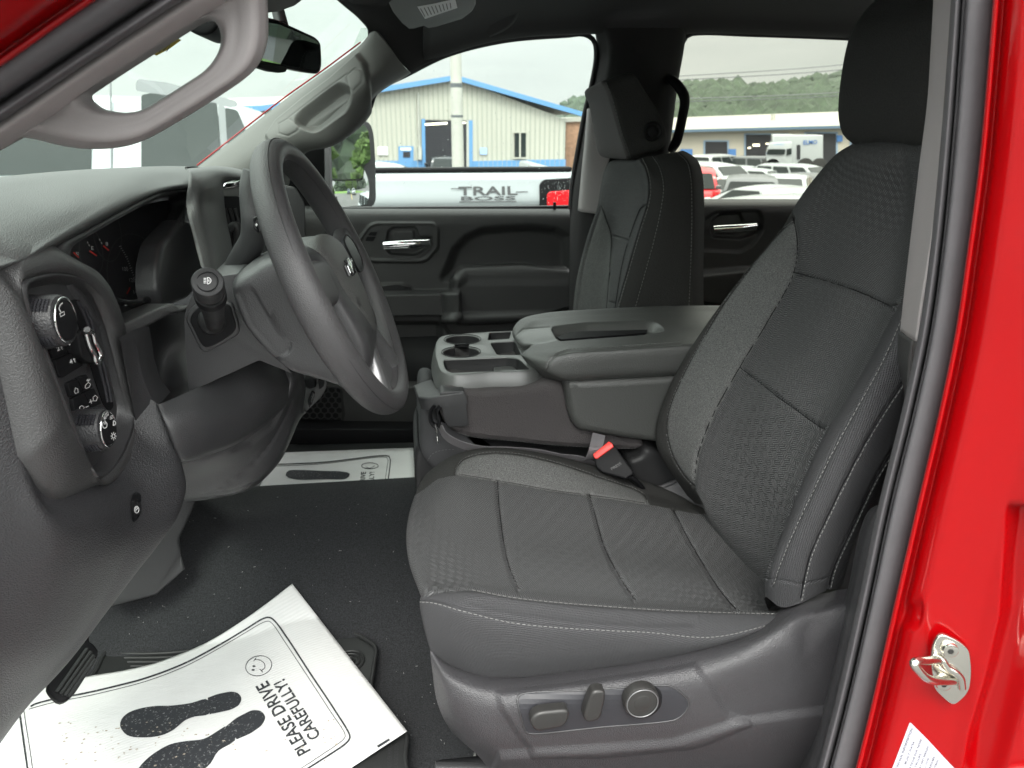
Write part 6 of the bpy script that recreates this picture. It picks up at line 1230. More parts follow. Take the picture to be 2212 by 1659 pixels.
# raindrops on the far window, real little lenses
bm = bmesh.new(); gp = PY(1200, 420, 2.31)
for i in range(260):
    x, y = (random.gauss(1205, 14), random.gauss(405, 16)) if i < 120 else (random.uniform(860, 1240), random.uniform(150, 440))
    if i < 60: x, y = random.uniform(1168, 1232), random.uniform(372, 440)
    if not (800 < x < 1234 and 130 < y < 445): continue
    t = (470-y)/410; Yg = 2.308-.115*t; bmesh.ops.create_icosphere(bm, subdivisions=1, radius=random.uniform(.0005, .0014), matrix=Matrix.Translation(Vector(PY(x, y, Yg))) @ Matrix.Diagonal((1, .4, 1.2, 1)))
Mdrop = mat('water_drop', (.95, .97, .96), .02); Mdrop.node_tree.nodes['Principled BSDF'].inputs['Transmission Weight'].default_value = 1; Mdrop.node_tree.nodes['Principled BSDF'].inputs['IOR'].default_value = 1.33
rd = frombm('raindrops', bm, Mdrop, TR); rd['kind'] = 'stuff'
# outer mirror of the far door
omn = np.array([.62, -.78, .02])
mc = PY(755, 330, 2.66); vin = (mc-EYE)/np.linalg.norm(mc-EYE); tgt = np.array([40, 13.0, 3.6])-mc; tgt /= np.linalg.norm(tgt); mn1 = tgt-vin; mn1 /= np.linalg.norm(mn1); mo1 = mc
om = slab('side_mirror', [PP(x, y, mo1-mn1*.006, mn1) for x, y in cr([(700, 300), (731, 268), (760, 258), (786, 259), (800, 266), (807, 285), (812, 345), (813, 400), (812, 436), (803, 448), (760, 456), (700, 457)], 60, True)], -mn1*.11, Mx['rubber2'], TR, bev=.006); tag(om, 'black towing mirror outside the passenger window')
ig = slab('mirror_post', [PY(x, y, 2.50) for x, y in [(676, 318), (711, 306), (716, 456), (680, 456)]], (0, .06, 0), Mx['rubber'], om, bev=.004)
# ================= mats on the floor =================
FZ = .69
mo_ = [(205, 1454), (222, 1420), (239, 1402), (262, 1394), (320, 1396), (376, 1400), (420, 1392), (455, 1384), (540, 1372), (640, 1366), (705, 1368), (746, 1366), (770, 1372), (808, 1396), (812, 1404), (806, 1450), (803, 1495), (840, 1540), (876, 1581), (875, 1640), (873, 1700), (600, 1760), (200, 1760), (0, 1700), (60, 1600), (140, 1530)]
MP = [PZ(x, y, .700) for x, y in mo_]
rm = slab('rubber_floor_mat', MP, (0, 0, -.012), Mx['mat'], None, bev=.003); tag(rm, 'black rubber mat lying under the printed paper in the near footwell', 'floor mat')
tube('mat_rim', [p+np.array([0, 0, .002]) for p in MP], .0038, Mx['mat'], rm, closed=True, n=8, npts=160)
for k in range(7):
    a = PZ(262+k*7, 1412+k*9, .701); b_ = PZ(460, 1400+k*9, .701); tube('mat_ridge', [a, (a+b_)/2+np.array([.0, -.006, 0]), b_], .0032, Mx['mat'], rm, n=8)
rt_ = bvh(rm)
for r_ in (.026, .018, .009):
    c = PZ(755, 1427, .702); tube('anchor_ring', [c+np.array([r_*math.cos(a), r_*math.sin(a), 0]) for a in np.linspace(0, 2*math.pi, 30)[:-1]], .0022, Mx['mat'], rm, closed=True, n=6)
for s_, x in (('NOT PUT ANOTHER MAT ON TOP', 834), ('NE PAS METTRE AU-DESSUS D\'UN AUTRE', 848)):
    text('moulded_text', s_, [(x+10, 1700), (x+14, 1585), (x+5, 1585), (x+1, 1700)], rt_, Mx['dashlow'], rm, off=.0008)

# printed paper mat, near side: one corner curls up off the carpet
pe0 = [(0, 1590), (60, 1520), (120, 1482), (188, 1461), (273, 1447), (342, 1430), (444, 1389), (513, 1348), (581, 1300), (631, 1261)]
Lft = cr(pe0, 60); Rgt = cr([(560, 1790), (757, 1659), (820, 1617), (879, 1579)], 60)   # far-left edge .. near edge, both run towards the right side
def pz_(x, y):
    # height of the sheet: lifts over the mat rim and towards the curled corner
    d = math.hypot(x-631, (y-1261)*1.3); d2 = math.hypot(x-879, y-1579)
    return .7085+.030*math.exp(-(d/170)**2)+.010*math.exp(-(d2/90)**2)+.0025*math.sin(x*.021+y*.009)
NU, NV = 130, 110; V = []; ctree = bvh(carpet)
L_ = cr([(-160, 1700), (-60, 1560), (0, 1530), (70, 1492), (130, 1474), (188, 1461), (273, 1447), (342, 1430), (444, 1389), (513, 1348), (581, 1300), (631, 1261)], NU)
R_ = cr([(60, 2100), (260, 1980), (560, 1790), (757, 1659), (820, 1617), (879, 1579)], NU)
for i in range(NU):
    for j in range(NV):
        t = j/(NV-1); x, y = L_[i]+(R_[i]-L_[i])*t; b = PZ(x, y, pz_(x, y)); rr_ = Vector(ray(x, y)); h_ = ctree.ray_cast(Vector(EYE), rr_)
        if h_[0] is not None and (h_[0]-Vector(EYE)).length < np.linalg.norm(b-EYE)+.010: b = np.array(h_[0])-np.array(rr_.normalized())*.010
        V.append(b)
pm = mk('paper_floor_mat', V, gridfaces(NU, NV), None, None); orient(pm)
Mp = mat('paper_ribbed', (.64, .64, .635), .65, var=.05, varscale=9); t = Mp.node_tree; b = t.nodes['Principled BSDF']
wv = t.nodes.new('ShaderNodeTexWave'); wv.bands_direction = 'X'; wv.inputs['Scale'].default_value = 55; wv.inputs['Distortion'].default_value = .8; wv.inputs['Detail'].default_value = 1
mpn = t.nodes.new('ShaderNodeMapping'); mpn.inputs['Rotation'].default_value = (0, 0, math.radians(68)); tcn = t.nodes.new('ShaderNodeTexCoord'); t.links.new(tcn.outputs['Object'], mpn.inputs[0]); t.links.new(mpn.outputs[0], wv.inputs[0])
bn = t.nodes.new('ShaderNodeBump'); bn.inputs['Strength'].default_value = .28; bn.inputs['Distance'].default_value = .001; t.links.new(wv.outputs[1], bn.inputs['Height']); t.links.new(bn.outputs[0], b.inputs['Normal'])
pm.data.materials.append(Mp); pt = bvh(pm)
md = pm.modifiers.new('s', 'SOLIDIFY'); md.thickness = .0012; md.offset = -1
tag(pm, 'large white paper mat with footprints under the near dashboard, curled corner', 'paper mat', 'printed paper floor mats')
def pln(L, w, closed=False, name='printed_line'):
    q = cr(L, max(20, len(L)*12), closed); V2, F2 = strip2(q, w, closed); return decal(name, V2, F2, pt, Mx['ink'], pm, off=.0009)
# double frame
fr = [(40, 1556), (75, 1545), (150, 1532), (240, 1520), (330, 1500), (420, 1465), (500, 1415), (555, 1372), (572, 1361), (586, 1360), (598, 1370), (625, 1410), (680, 1480), (730, 1545), (758, 1582), (764, 1594), (760, 1604), (700, 1650), (560, 1740)]
fr = [(38, 1553), (75, 1549), (150, 1534), (240, 1512), (320, 1486), (400, 1452), (480, 1408), (560, 1362), (583, 1334+22), (596, 1362)]
pln([(66, 1527), (75, 1522), (120, 1510), (180, 1499), (250, 1483), (320, 1464), (400, 1433), (470, 1396), (530, 1360), (570, 1336), (582, 1334), (592, 1340), (620, 1378), (670, 1455), (720, 1530), (754, 1585), (756, 1594), (750, 1604), (690, 1645), (600, 1700)], 3.6)
pln([(62, 1533), (78, 1528), (120, 1517), (180, 1506), (250, 1490), (320, 1471), (400, 1440), (470, 1403), (530, 1367), (568, 1345), (580, 1342), (588, 1347), (614, 1385), (664, 1461), (712, 1535), (745, 1586), (745, 1594), (685, 1638), (600, 1692)], 1.4)
pln([(38, 1512), (45, 1560), (52, 1610), (62, 1680)], 4); pln([(48, 1508), (55, 1560), (63, 1610), (73, 1680)], 1.6)
text('printed_text', 'PLEASE DRIVE', [(672, 1621), (578, 1470), (551, 1484), (645, 1636)], pt, Mx['ink'], pm, bold=True, off=.0009)
text('printed_text', 'CAREFULLY!', [(694, 1589), (614, 1466), (590, 1479), (670, 1603)], pt, Mx['ink'], pm, bold=True, off=.0009)
def foot(L, name='footprint'):
    V2, F2 = poly2(cr(L, 60, True), 9); return decal(name, V2, F2, pt, Mx['ink'], pm, off=.0009)
# first footprint: sole then heel
foot([(260, 1570), (262, 1556), (275, 1542), (300, 1532), (335, 1526), (370, 1525), (410, 1520), (449, 1512), (452, 1542), (420, 1549), (400, 1557), (375, 1577), (350, 1589), (310, 1594), (275, 1589)])
V2, F2 = poly2(fil([(449, 1508), (470, 1500), (500, 1494), (516, 1498), (523, 1510), (517, 1524), (500, 1534), (453, 1544)], [1, 8, 9, 9, 9, 9, 9, 1]), 9); decal('footprint', V2, F2, pt, Mx['ink'], pm, off=.0009)
foot([(280, 1740), (300, 1660), (360, 1612), (400, 1602), (440, 1597), (478, 1575), (488, 1570), (510, 1596), (470, 1625), (455, 1650), (420, 1680), (360, 1750)])
V2, F2 = poly2(fil([(486, 1572), (510, 1552), (545, 1534), (565, 1536), (575, 1550), (566, 1568), (540, 1586), (512, 1598)], [1, 8, 12, 9, 9, 9, 9, 1]), 9); decal('footprint', V2, F2, pt, Mx['ink'], pm, off=.0009)
# smiling face
pln([(559+28*math.cos(a)*1.0, 1439+21.5*math.sin(a)-3*math.cos(a)) for a in np.linspace(0, 2*math.pi, 30)[:-1]], 1.5, True, 'printed_face')
pln([(550, 1425), (562, 1427), (571, 1434), (572, 1443), (564, 1450)], 1.5, name='printed_face'); pln([(548, 1429), (553, 1422)], 1.5, name='printed_face'); pln([(561, 1446), (568, 1453)], 1.5, name='printed_face')
for (x, y) in ((549, 1440), (547, 1448)):
    V2, F2 = poly2([(x+3.6*math.cos(a), y+1.9*math.sin(a)) for a in np.linspace(0, 6.28, 13)[:-1]], 30); decal('printed_face', V2, F2, pt, Mx['ink'], pm, off=.0009)
# foot dirt scattered on the sheet
bm = bmesh.new()
for i in range(150):
    x, y = (random.uniform(120, 520), random.uniform(1560, 1655)) if i < 110 else (random.uniform(560, 740), random.uniform(1540, 1650))
    q = drape(pt, [(x, y)])[0]
    if q is None: continue
    r_ = random.choice([.0006, .0008, .0012, .002, .0026]); c = Vector(q[0]+q[1]*.0011); k_ = random.randint(4, 7); a0 = random.random()*6
    bm.faces.new([bm.verts.new(c+Vector((r_*random.uniform(.5, 1.2)*math.cos(a0+2*math.pi*j/k_), r_*random.uniform(.3, .9)*math.sin(a0+2*math.pi*j/k_), 0))) for j in range(k_)])
dd = frombm('dirt_marks', bm, Mx['dirt'], pm, smooth=False); dd['kind'] = 'stuff'
V2, F2 = poly2([(507, 1620), (512, 1612), (545, 1608), (540, 1616)], 30)
V2, F2 = poly2([(814, 1612), (840, 1596), (843, 1600), (818, 1616)], 20); decal('printed_mark', V2, F2, pt, Mx['ink'], pm, off=.0009)
V2, F2 = poly2([(345, 1648), (385, 1637), (386, 1644), (350, 1655)], 20); pln([(345, 1653), (384, 1641), (386, 1660)], 2.2)
for y0 in (1650, 1655): pass

# the same paper on the far side, seen over the hump
fz = [(520, 1050, .664), (600, 985, .664), (640, 972, .664), (892, 962, .664), (900, 1090, .664), (520, 1120, .664)]
FY = lambda x, y: PZ(x, y, .700)
far = [(588, 1000), (612, 982), (680, 974), (893, 967), (897, 1090), (560, 1100)]
gV = []; n1, n2 = 26, 16
for i in range(n1):
    for j in range(n2):
        a = np.array(far[0])*0; t = i/(n1-1); s = j/(n2-1)
        p = (np.array([600, 978])*(1-t)+np.array([893, 967])*t)*(1-s)+(np.array([540, 1090])*(1-t)+np.array([898, 1085])*t)*s; gV.append(PZ(p[0], p[1], .70+.004*math.sin(t*5)))
pm2 = mk('paper_floor_mat', gV, gridfaces(n1, n2), Mp, None); orient(pm2); p2t = bvh(pm2)
md = pm2.modifiers.new('s', 'SOLIDIFY'); md.thickness = .001; md.offset = -1
tag(pm2, 'white paper mat on the far side, half hidden behind the carpeted hump', 'paper mat', 'printed paper floor mats')
def pl2(L, w, closed=False, name='printed_line'):
    V2, F2 = strip2(cr(L, 40, closed), w, closed); return decal(name, V2, F2, p2t, Mx['ink'], pm2, off=.0012)
pl2([(590, 1004), (700, 999), (836, 985), (842, 988), (843, 1000), (835, 1060)], 2.2); pl2([(590, 1008), (700, 1002), (832, 988), (838, 991), (836, 1010), (829, 1060)], 1.0)
V2, F2 = poly2(cr([(617, 1028), (622, 1018), (650, 1016), (700, 1018), (735, 1019), (756, 1024), (750, 1034), (700, 1036), (640, 1036)], 40, True), 12); decal('footprint', V2, F2, p2t, Mx['ink'], pm2, off=.0012)
pl2([(799+18*math.cos(a), 1007+6.5*math.sin(a)) for a in np.linspace(0, 2*math.pi, 24)[:-1]], 1.3, True, 'printed_face'); pl2([(790, 1010), (800, 1012), (809, 1007)], 1.2, name='printed_face')
text('printed_text', 'PLEASE DRIVE', [(783, 1085), (791, 1020), (780, 1020), (770, 1085)], p2t, Mx['ink'], pm2, bold=True, off=.0012)
text('printed_text', 'CAREFULLY!', [(805, 1085), (809, 1020), (798, 1020), (793, 1085)], p2t, Mx['ink'], pm2, bold=True, off=.0012)
rm2 = slab('rubber_floor_mat', [PZ(x, y, .692) for x, y in [(560, 962), (903, 955), (905, 1100), (520, 1110)]], (0, 0, -.01), Mx['mat'], None, bev=.003); tag(rm2, 'black rubber mat in the far footwell beneath the white paper', 'floor mat')
# ================= outside =================
def gz(Y): return -.15-.045*min(max(Y, -10), 30)
Mo = {}
Mo['asphalt'] = mat('asphalt', (.10, .10, .098), .85, var=.18, varscale=.6, bump=('noise', 40, .4))
Mo['grass'] = mat('grass', (.10, .19, .03), .95, var=.3, varscale=.5)
Mo['white'] = mat('white_car_paint', (.40, .43, .445), .25, coat=.5)
Mo['silver'] = mat('silver_car_paint', (.42, .44, .45), .3, metal=.3, coat=.6)
Mo['grey'] = mat('grey_car_paint', (.10, .11, .12), .3, coat=.6)
Mo['dark'] = mat('dark_car_paint', (.02, .025, .03), .2, coat=.6)
Mo['redc'] = mat('red_car_paint', (.5, .02, .03), .3, coat=.6)
Mo['blue'] = mat('blue_car_paint', (.05, .09, .14), .3, coat=.6)
Mo['glass'] = mat('car_glass', (.018, .024, .024), .05, spec=.35)
Mo['tyre'] = mat('tyre', (.02, .02, .02), .8)
Mo['rim'] = mat('wheel_rim', (.4, .4, .42), .3, metal=.8)
Mo['lamp'] = mat('head_lamp', (.8, .8, .8), .15)
Mo['tail'] = mat('tail_lamp', (.55, .015, .02), .15)
Mo['metalwall'] = mat('painted_metal_siding', (.47, .465, .405), .6, var=.04, varscale=.4)
Mo['bluet'] = mat('blue_trim_paint', (.11, .27, .50), .5)
Mo['roofm'] = mat('metal_roof', (.36, .35, .31), .5, var=.05, varscale=.3)
Mo['tan'] = mat('tan_siding', (.46, .43, .37), .7, var=.05, varscale=.4)
Mo['brick'] = mat('brick', (.33, .19, .12), .9, var=.25, varscale=4)
Mo['inside'] = mat('dark_interior', (.02, .02, .025), .9)
Mo['tube'] = mat('lit_tube', (.9, .85, .7), .5, emis=((1, .9, .7), 2.2))
Mo['conc'] = mat('painted_pole', (.42, .42, .38), .7, var=.08, varscale=2)
Mo['leaf'] = mat('foliage', (.040, .062, .034), .9, var=.55, varscale=.3)
Mo['leaf2'] = mat('foliage_light', (.075, .13, .025), .9, var=.4, varscale=.6)
Mo['bark'] = mat('bark', (.10, .08, .06), .9)
Mo['yellowp'] = mat('yellow_road_paint', (.6, .42, .04), .8)

# ground: one sheet, falls gently to the far building, then level
gx = [-300, -60, -20, 0, 20, 60, 300]; gy = [-60, -10, 0, 10, 25, 30, 52, 120, 300, 600]
V = [(x, y, gz(y) if y < 120 else gz(52)) for x in gx for y in gy]
grd = mk('ground', V, gridfaces(len(gx), len(gy)), Mo['asphalt'], None); grd['kind'] = 'structure'; orient(grd)
V = [(x, y, gz(y)+.02) for x in (38, 60, 140) for y in (-60, -10, 4, 10, 25, 30)]
gr = mk('lawn', V, gridfaces(3, 6), Mo['grass'], None); gr['kind'] = 'structure'; orient(gr)

def Tm(loc, rz, fn):
    return None
# ---- generic car: side profile lofted across its width, windows, wheels, lamps ----
PROF = {   # (x along the car from rear to nose, z) upper outline of body, greenhouse
 'suv': dict(L=4.7, W=1.9, H=1.72, body=[(-2.35, .45), (-2.36, .9), (-2.30, 1.08), (-.1, 1.10), (1.1, 1.08), (2.15, .95), (2.36, .78), (2.36, .40)], top=[(-2.28, 1.06), (-2.12, 1.62), (-1.9, 1.70), (-.2, 1.72), (.45, 1.64), (1.18, 1.08)]),
 'sedan': dict(L=4.8, W=1.85, H=1.45, body=[(-2.4, .45), (-2.42, .85), (-2.3, 1.0), (-1.5, 1.02), (.9, .98), (2.1, .85), (2.4, .68), (2.4, .35)], top=[(-1.9, 1.0), (-1.05, 1.40), (-.6, 1.45), (.1, 1.45), (.5, 1.38), (1.25, .97)]),
 'pickup': dict(L=5.8, W=2.0, H=1.95, body=[(-2.9, .6), (-2.9, 1.3), (-2.88, 1.36), (-.8, 1.36), (.9, 1.32), (2.6, 1.25), (2.9, 1.05), (2.9, .5)], top=[(-.85, 1.32), (-.75, 1.90), (-.6, 1.95), (.7, 1.95), (1.0, 1.88), (1.6, 1.32)]),
}
def car(kind, paint, loc, rz, label, name='parked_car', cat='car', group='cars parked on the lot', s=1.0, H=None):
    P = PROF[kind]; W_ = P['W']/2
    e = empty(name, loc, rz); tag(e, label, cat, group)
    def bodysec(pts, yf, bot):
        return pts
    body = P['body']; zb = .28 if kind != 'pickup' else .42
    out = [(x, z) for x, z in body]+[(P['L']/2-.15, zb), (-P['L']/2+.1, zb)]
    secs = []
    for y, k in ((-W_, .94), (-W_*.985, .985), (-W_*.93, 1.0), (0, 1.0), (W_*.93, 1.0), (W_*.985, .985), (W_, .94)):
        secs.append([np.array([x*(k if abs(y) > W_*.9 else 1), y, zb+(z-zb)*(k*.5+.5)]) for x, z in fil([np.array(q) for q in out], .12, 3)])
    loft('body', secs, paint, e, n=70, fix=False)
    top = P['top']; zt0 = min(z for x, z in top); zt1 = max(z for x, z in top)
    secs = []
    for f in (-1, -.97, -.86, -.5, 0, .5, .86, .97, 1):
        sec = []
        for x, z in fil([np.array(q) for q in top], .15, 4):
            h = (z-zt0)/(zt1-zt0); w_ = W_*(.93-.17*h); zz = z-.05*abs(f)**3*h*(zt1-zt0)*2
            sec.append(np.array([x, f*w_, zz]))
        secs.append(sec)
    bmr = loft('roof', [s_ for s_ in secs], paint, e, n=50, fix=False)
    # side glass
    tx = [q[0] for q in top]; x0, x1 = tx[0], tx[-1]
    def side(h, f=1.0): return W_*(.93-.17*h)+.012
    def xr(z):   # rear and front x of the greenhouse at height z
        A_ = top[:len(top)//2+1]; B_ = top[len(top)//2:]
        return np.interp(z, [q[1] for q in A_], [q[0] for q in A_]), np.interp(-z, [-q[1] for q in B_], [q[0] for q in B_])
    za, zb2 = zt0+.05*(zt1-zt0)+.02, zt0+.78*(zt1-zt0)
    (ra, fa), (rb, fb) = xr(za), xr(zb2)
    n_ = 2 if kind in ('sedan', 'pickup') else 3
    for sgn in (-1, 1):
        for i in range(n_):
            t0, t1 = (i+.06)/n_, (i+.94)/n_; ha, hb = (za-zt0)/(zt1-zt0), (zb2-zt0)/(zt1-zt0)
            q = [(ra+.12+(fa-ra-.30)*t0, za, ha), (ra+.12+(fa-ra-.30)*t1, za, ha), (rb+.08+(fb-rb-.16)*t1, zb2, hb), (rb+.08+(fb-rb-.16)*t0, zb2, hb)]
            slab('side_window', fil([np.array([x, sgn*side(h), z]) for x, z, h in q], .05), (0, -sgn*.02, 0), Mo['glass'], e, bev=.0, fix=False)
    def cross(pa_, pb_, nm, d):
        (xa, z1), (xb, z2) = pa_, pb_; h1, h2 = (z1-zt0)/(zt1-zt0), (z2-zt0)/(zt1-zt0); w1, w2 = W_*(.93-.17*h1)-.10, W_*(.93-.17*h2)-.12
        slab(nm, fil([np.array([xa+d, -w1, z1]), np.array([xa+d, w1, z1]), np.array([xb+d, w2, z2+.01]), np.array([xb+d, -w2, z2+.01])], .06), (-d*1.2, 0, -.012), Mo['glass'], e, bev=0, fix=False)
    cross((fa-.02, za), (fb-.0, zb2), 'windshield', .02); cross((ra+.02, za), (rb, zb2), 'rear_window', -.02)
    r_ = .34 if kind != 'pickup' else .41
    for x in (-P['L']*.31, P['L']*.31):
        for sgn in (-1, 1):
            w_ = disc('wheel', (x, sgn*(W_+.005), r_), (0, sgn, 0), r_, .24, Mo['tyre'], e, bev=.03, n=28, fix=False)
            disc('rim', (x, sgn*(W_+.012), r_), (0, sgn, 0), r_*.62, .05, Mo['rim'], w_, bev=.02, n=20, fix=False)
    for sgn in (-1, 1):
        bz = body[-2][1]-.08
        bm = bmesh.new(); box(bm, (P['L']/2-.06, sgn*W_*.72, bz+.02), (.16, W_*.38, .14)); bevall(bm, .03); frombm('headlight', bm, Mo['lamp'], e, fix=False)
        bm = bmesh.new(); box(bm, (-P['L']/2+.04, sgn*W_*.84, body[1][1]+.0), (.12, W_*.2, .3)); bevall(bm, .03); frombm('taillight', bm, Mo['tail'], e, fix=False)
        bm = bmesh.new(); box(bm, (fa-.25, sgn*(W_+.09), za+.08), (.12, .18, .13)); bevall(bm, .03); frombm('door_mirror', bm, paint, e, fix=False)
    bm = bmesh.new(); box(bm, (P['L']/2-.005, 0, body[-2][1]-.12), (.05, W_*.95, .20)); bevall(bm, .02); frombm('grille', bm, Mo['glass'], e, fix=False)
    bm = bmesh.new(); box(bm, (P['L']/2-.0, 0, zb+.12), (.10, W_*1.8, .16)); box(bm, (-P['L']/2+.0, 0, zb+.12), (.10, W_*1.8, .16)); frombm('bumper', bm, Mo['grey'], e, fix=False)
    e.scale = (s, s, s); return e

def at(px, py, Y): p = PY(px, py, Y); return (float(p[0]), float(p[1]), gz(Y))
# ---- white pickup parked alongside, its bed and cab ----
Y0 = 4.35
NB = empty('pickup_truck', (-1.2, Y0+1.0, gz(Y0))); tag(NB, 'white pickup with a black TRAIL BOSS bedside decal parked alongside', 'pickup truck')
zb_ = PY(1000, 371, Y0)[2]; xr_ = PY(1243, 400, Y0)[0]; xc_ = PY(537, 300, Y0)[0]
# bed: two sides, front wall and tailgate, with a rail on top
def bx3(nm, x0, x1, y0, y1, z0, z1, mt, par, bev=.02, seg=3):
    bm = bmesh.new(); box(bm, ((x0+x1)/2, (y0+y1)/2, (z0+z1)/2), (x1-x0, y1-y0, z1-z0)); bevall(bm, bev, seg); return frombm(nm, bm, mt, par, ang=40)
sideP = lambda dy: [np.array([x, Y0+dy, z]) for x, z in [(xc_, .15), (xc_, zb_-.04), (xc_+.02, zb_-.02), (xr_-.05, zb_-.02), (xr_, zb_-.05), (xr_, .15)]]
bed = surf('bed_side', [[np.array([x, Y0+dy, z]) for x in np.linspace(xc_+.03, xr_, 8)] for z, dy in ((zb_-.005, .07), (zb_, .03), (zb_-.02, .004), (zb_-.07, -.004), (zb_-.17, -.012), (zb_-.21, .012), (zb_-.40, .016), (zb_-.48, -.012), (zb_-.8, -.01), (.2, .05))], 60, 30, Mo['white'], NB, thick=.03)
bx3('bed_side', xc_+.03, xr_, Y0+1.83, Y0+1.93, .2, zb_-.09, Mo['white'], NB)
for yy, dz_ in ((Y0+.05, 0), (Y0+1.87, -.09)): bx3('bed_rail', xc_+.05, xr_-.02, yy-.04, yy+.05, zb_-.004+dz_, zb_+.022+dz_, Mx['black'], NB, .008)
bx3('tailgate', xr_-.08, xr_, Y0+.1, Y0+1.8, .3, zb_-.01, Mo['white'], NB); bx3('bed_floor', xc_, xr_, Y0+.08, Y0+1.85, .35, .45, Mx['black'], NB)
# cab
xf = xc_-2.6; zr = PY(430, 204, Y0+.18)[2]
cabP = [(xc_, .2), (xc_, zb_-.02), (xf, zb_-.04), (xf-1.5, zb_-.10), (xf-1.7, zb_-.3), (xf-1.7, .2)]
secs = [[np.array([x, y, z]) for x, z in fil([np.array(q) for q in cabP], .1, 4)] for y in (Y0+.01, Y0-.005, Y0+.0, Y0+1.9, Y0+1.91)]
loft('cab_body', secs, Mo['white'], NB, n=60)
ghz = zb_-.04
GH = [(xc_-.02, ghz), (xc_-.12, zr-.12), (xc_-.22, zr-.02), (xc_-.9, zr+.02), (xc_-1.7, zr+.02), (xc_-2.1, zr-.05), (xf-.25, ghz)]
secs = []
for f in (-1, -.96, -.8, 0, .8, .96, 1):
    sec = []
    for x, z in fil([np.array(q) for q in GH], .12, 5):
        h = (z-ghz)/(zr-ghz); sec.append(np.array([x, Y0+.95+f*(.93-.16*h), z-.05*abs(f)**4*h]))
    secs.append(sec)
loft('cab_roof', secs, Mo['white'], NB, n=80)
def gy_(z): h = (z-ghz)/(zr-ghz); return Y0+.95-(.93-.16*h)-.006
def gwin(nm, L, mt):
    o_ = []
    for x, y in fil(L, 6): 
        z = PY(x, y, Y0+.1)[2]; p = PY(x, y, gy_(z)); p = PY(x, y, gy_(p[2])); o_.append(p)
    return slab(nm, o_, (0, .01, 0), mt, NB, bev=0)
gwin('side_window', [(305, 205), (330, 200), (468, 222), (478, 360), (305, 372)], Mo['glass2'] if 'glass2' in Mo else Mo['glass'])
gwin('side_window', [(486, 232), (512, 238), (532, 285), (530, 360), (494, 360)], Mo['glass'])
gwin('side_window', [(-420, 250), (150, 225), (196, 240), (196, 375), (-420, 385)], Mo['glass'])
gwin('window_band', [(293, 180), (298, 170), (360, 178), (510, 218), (513, 228), (500, 232), (400, 214), (293, 196)], Mo['grey'])  # grey band above the windows
gwin('window_band', [(470, 226), (486, 230), (494, 362), (480, 362)], Mo['grey'])
gwin('door_gap', [(236, 150), (239, 150), (242, 372), (239, 372)], Mo['grey'])
for x in (xr_-1.35, xf-.9):
    w_ = disc('wheel', (x, Y0-.01, gz(Y0)+.42), (0, -1, 0), .42, .3, Mo['tyre'], NB, bev=.03); disc('rim', (x, Y0-.02, gz(Y0)+.42), (0, -1, 0), .27, .05, Mo['rim'], w_, bev=.02)
# tail lamp and decal
tlp = [(1164, 396), (1172, 388), (1180, 384), (1245, 382), (1245, 460), (1166, 460)]
Yt = Y0-.012
tlb = slab('taillight', [PY(x, y, Yt-.012) for x, y in fil([(1166, 398), (1176, 388), (1245, 384), (1245, 462), (1166, 462)], 6)], (0, .03, 0), Mx['black'], NB, bev=.004)
slab('lens', [PY(x, y, Yt-.02) for x, y in fil([(1182, 420), (1188, 414), (1245, 410), (1245, 462), (1182, 462)], 4)], (0, .02, 0), Mo['tail'], tlb, bev=.004)
dpl = (np.array([0, Y0-.014, 1.]), np.array([0, -1., 0])); Md = mat('decal_grey', (.10, .10, .105), .5); Md2 = mat('decal_fill', (.33, .34, .35), .6)
text('decal_lettering', 'TRAIL', [(990, 422), (1118, 421), (1117, 402), (990, 403)], None, Md, NB, plane=dpl, bold=True, off=.002)
text('decal_lettering', 'BOSS', [(996, 433), (1114, 432), (1114, 423.5), (996, 424.5)], None, Md, NB, plane=dpl, bold=True, off=.002)
for L in ([(974, 407.5), (1005, 407)], [(1114, 414.5), (1140, 414)], [(992, 436), (1116, 435)]):
    V2, F2 = strip2(L, 1.8); decal('decal_stripe', V2, F2, None, Md, NB, plane=dpl, off=.0025)

# ---- gabled workshop ----
Yw = 46.; wn_ = np.array([.22, -1., 0]); wn_ /= np.linalg.norm(wn_); wo_ = PY(985, 300, Yw)
def WW(x, y, h=0): return PP(x, y, wo_+wn_*h, wn_)
def w2(L, h=0, f=None): return [WW(x, y, h) for x, y in (fil(L, f) if f else L)]
GB = empty('workshop_building', tuple(wo_*np.array([1, 1, 0])+np.array([0, 0, gz(46)]))); tag(GB, 'pale ribbed metal workshop with a blue gable edge and open door', 'building')
zg = gz(52)-.1
def down(p): return np.array([p[0], p[1], zg])
wl = WW(560, 238); wr_ = WW(1222, 258); pk_ = WW(985, 168)
back = -wn_*30
slab('wall', [down(wl), wl, pk_, wr_, down(wr_)], back, Mo['metalwall'], GB, bev=0)
bm = bmesh.new()
for i, x in enumerate(np.arange(600, 1222, 10.5)):
    ytop = np.interp(x, [560, 985, 1222], [240, 170, 260]); a = WW(x, ytop, .02); b_ = down(a)
    if 908 < x < 1026 and True:
        b_ = WW(x, 258, .02)
    if b_[2] > a[2]: continue
    bmesh.ops.create_cube(bm, size=1, matrix=Matrix.Translation(Vector((a+b_)/2)) @ Matrix.Diagonal((.10, .07, abs(a[2]-b_[2]), 1)))
frombm('siding_rib', bm, mat('siding_rib', (.36, .37, .32), .6), GB, smooth=False)
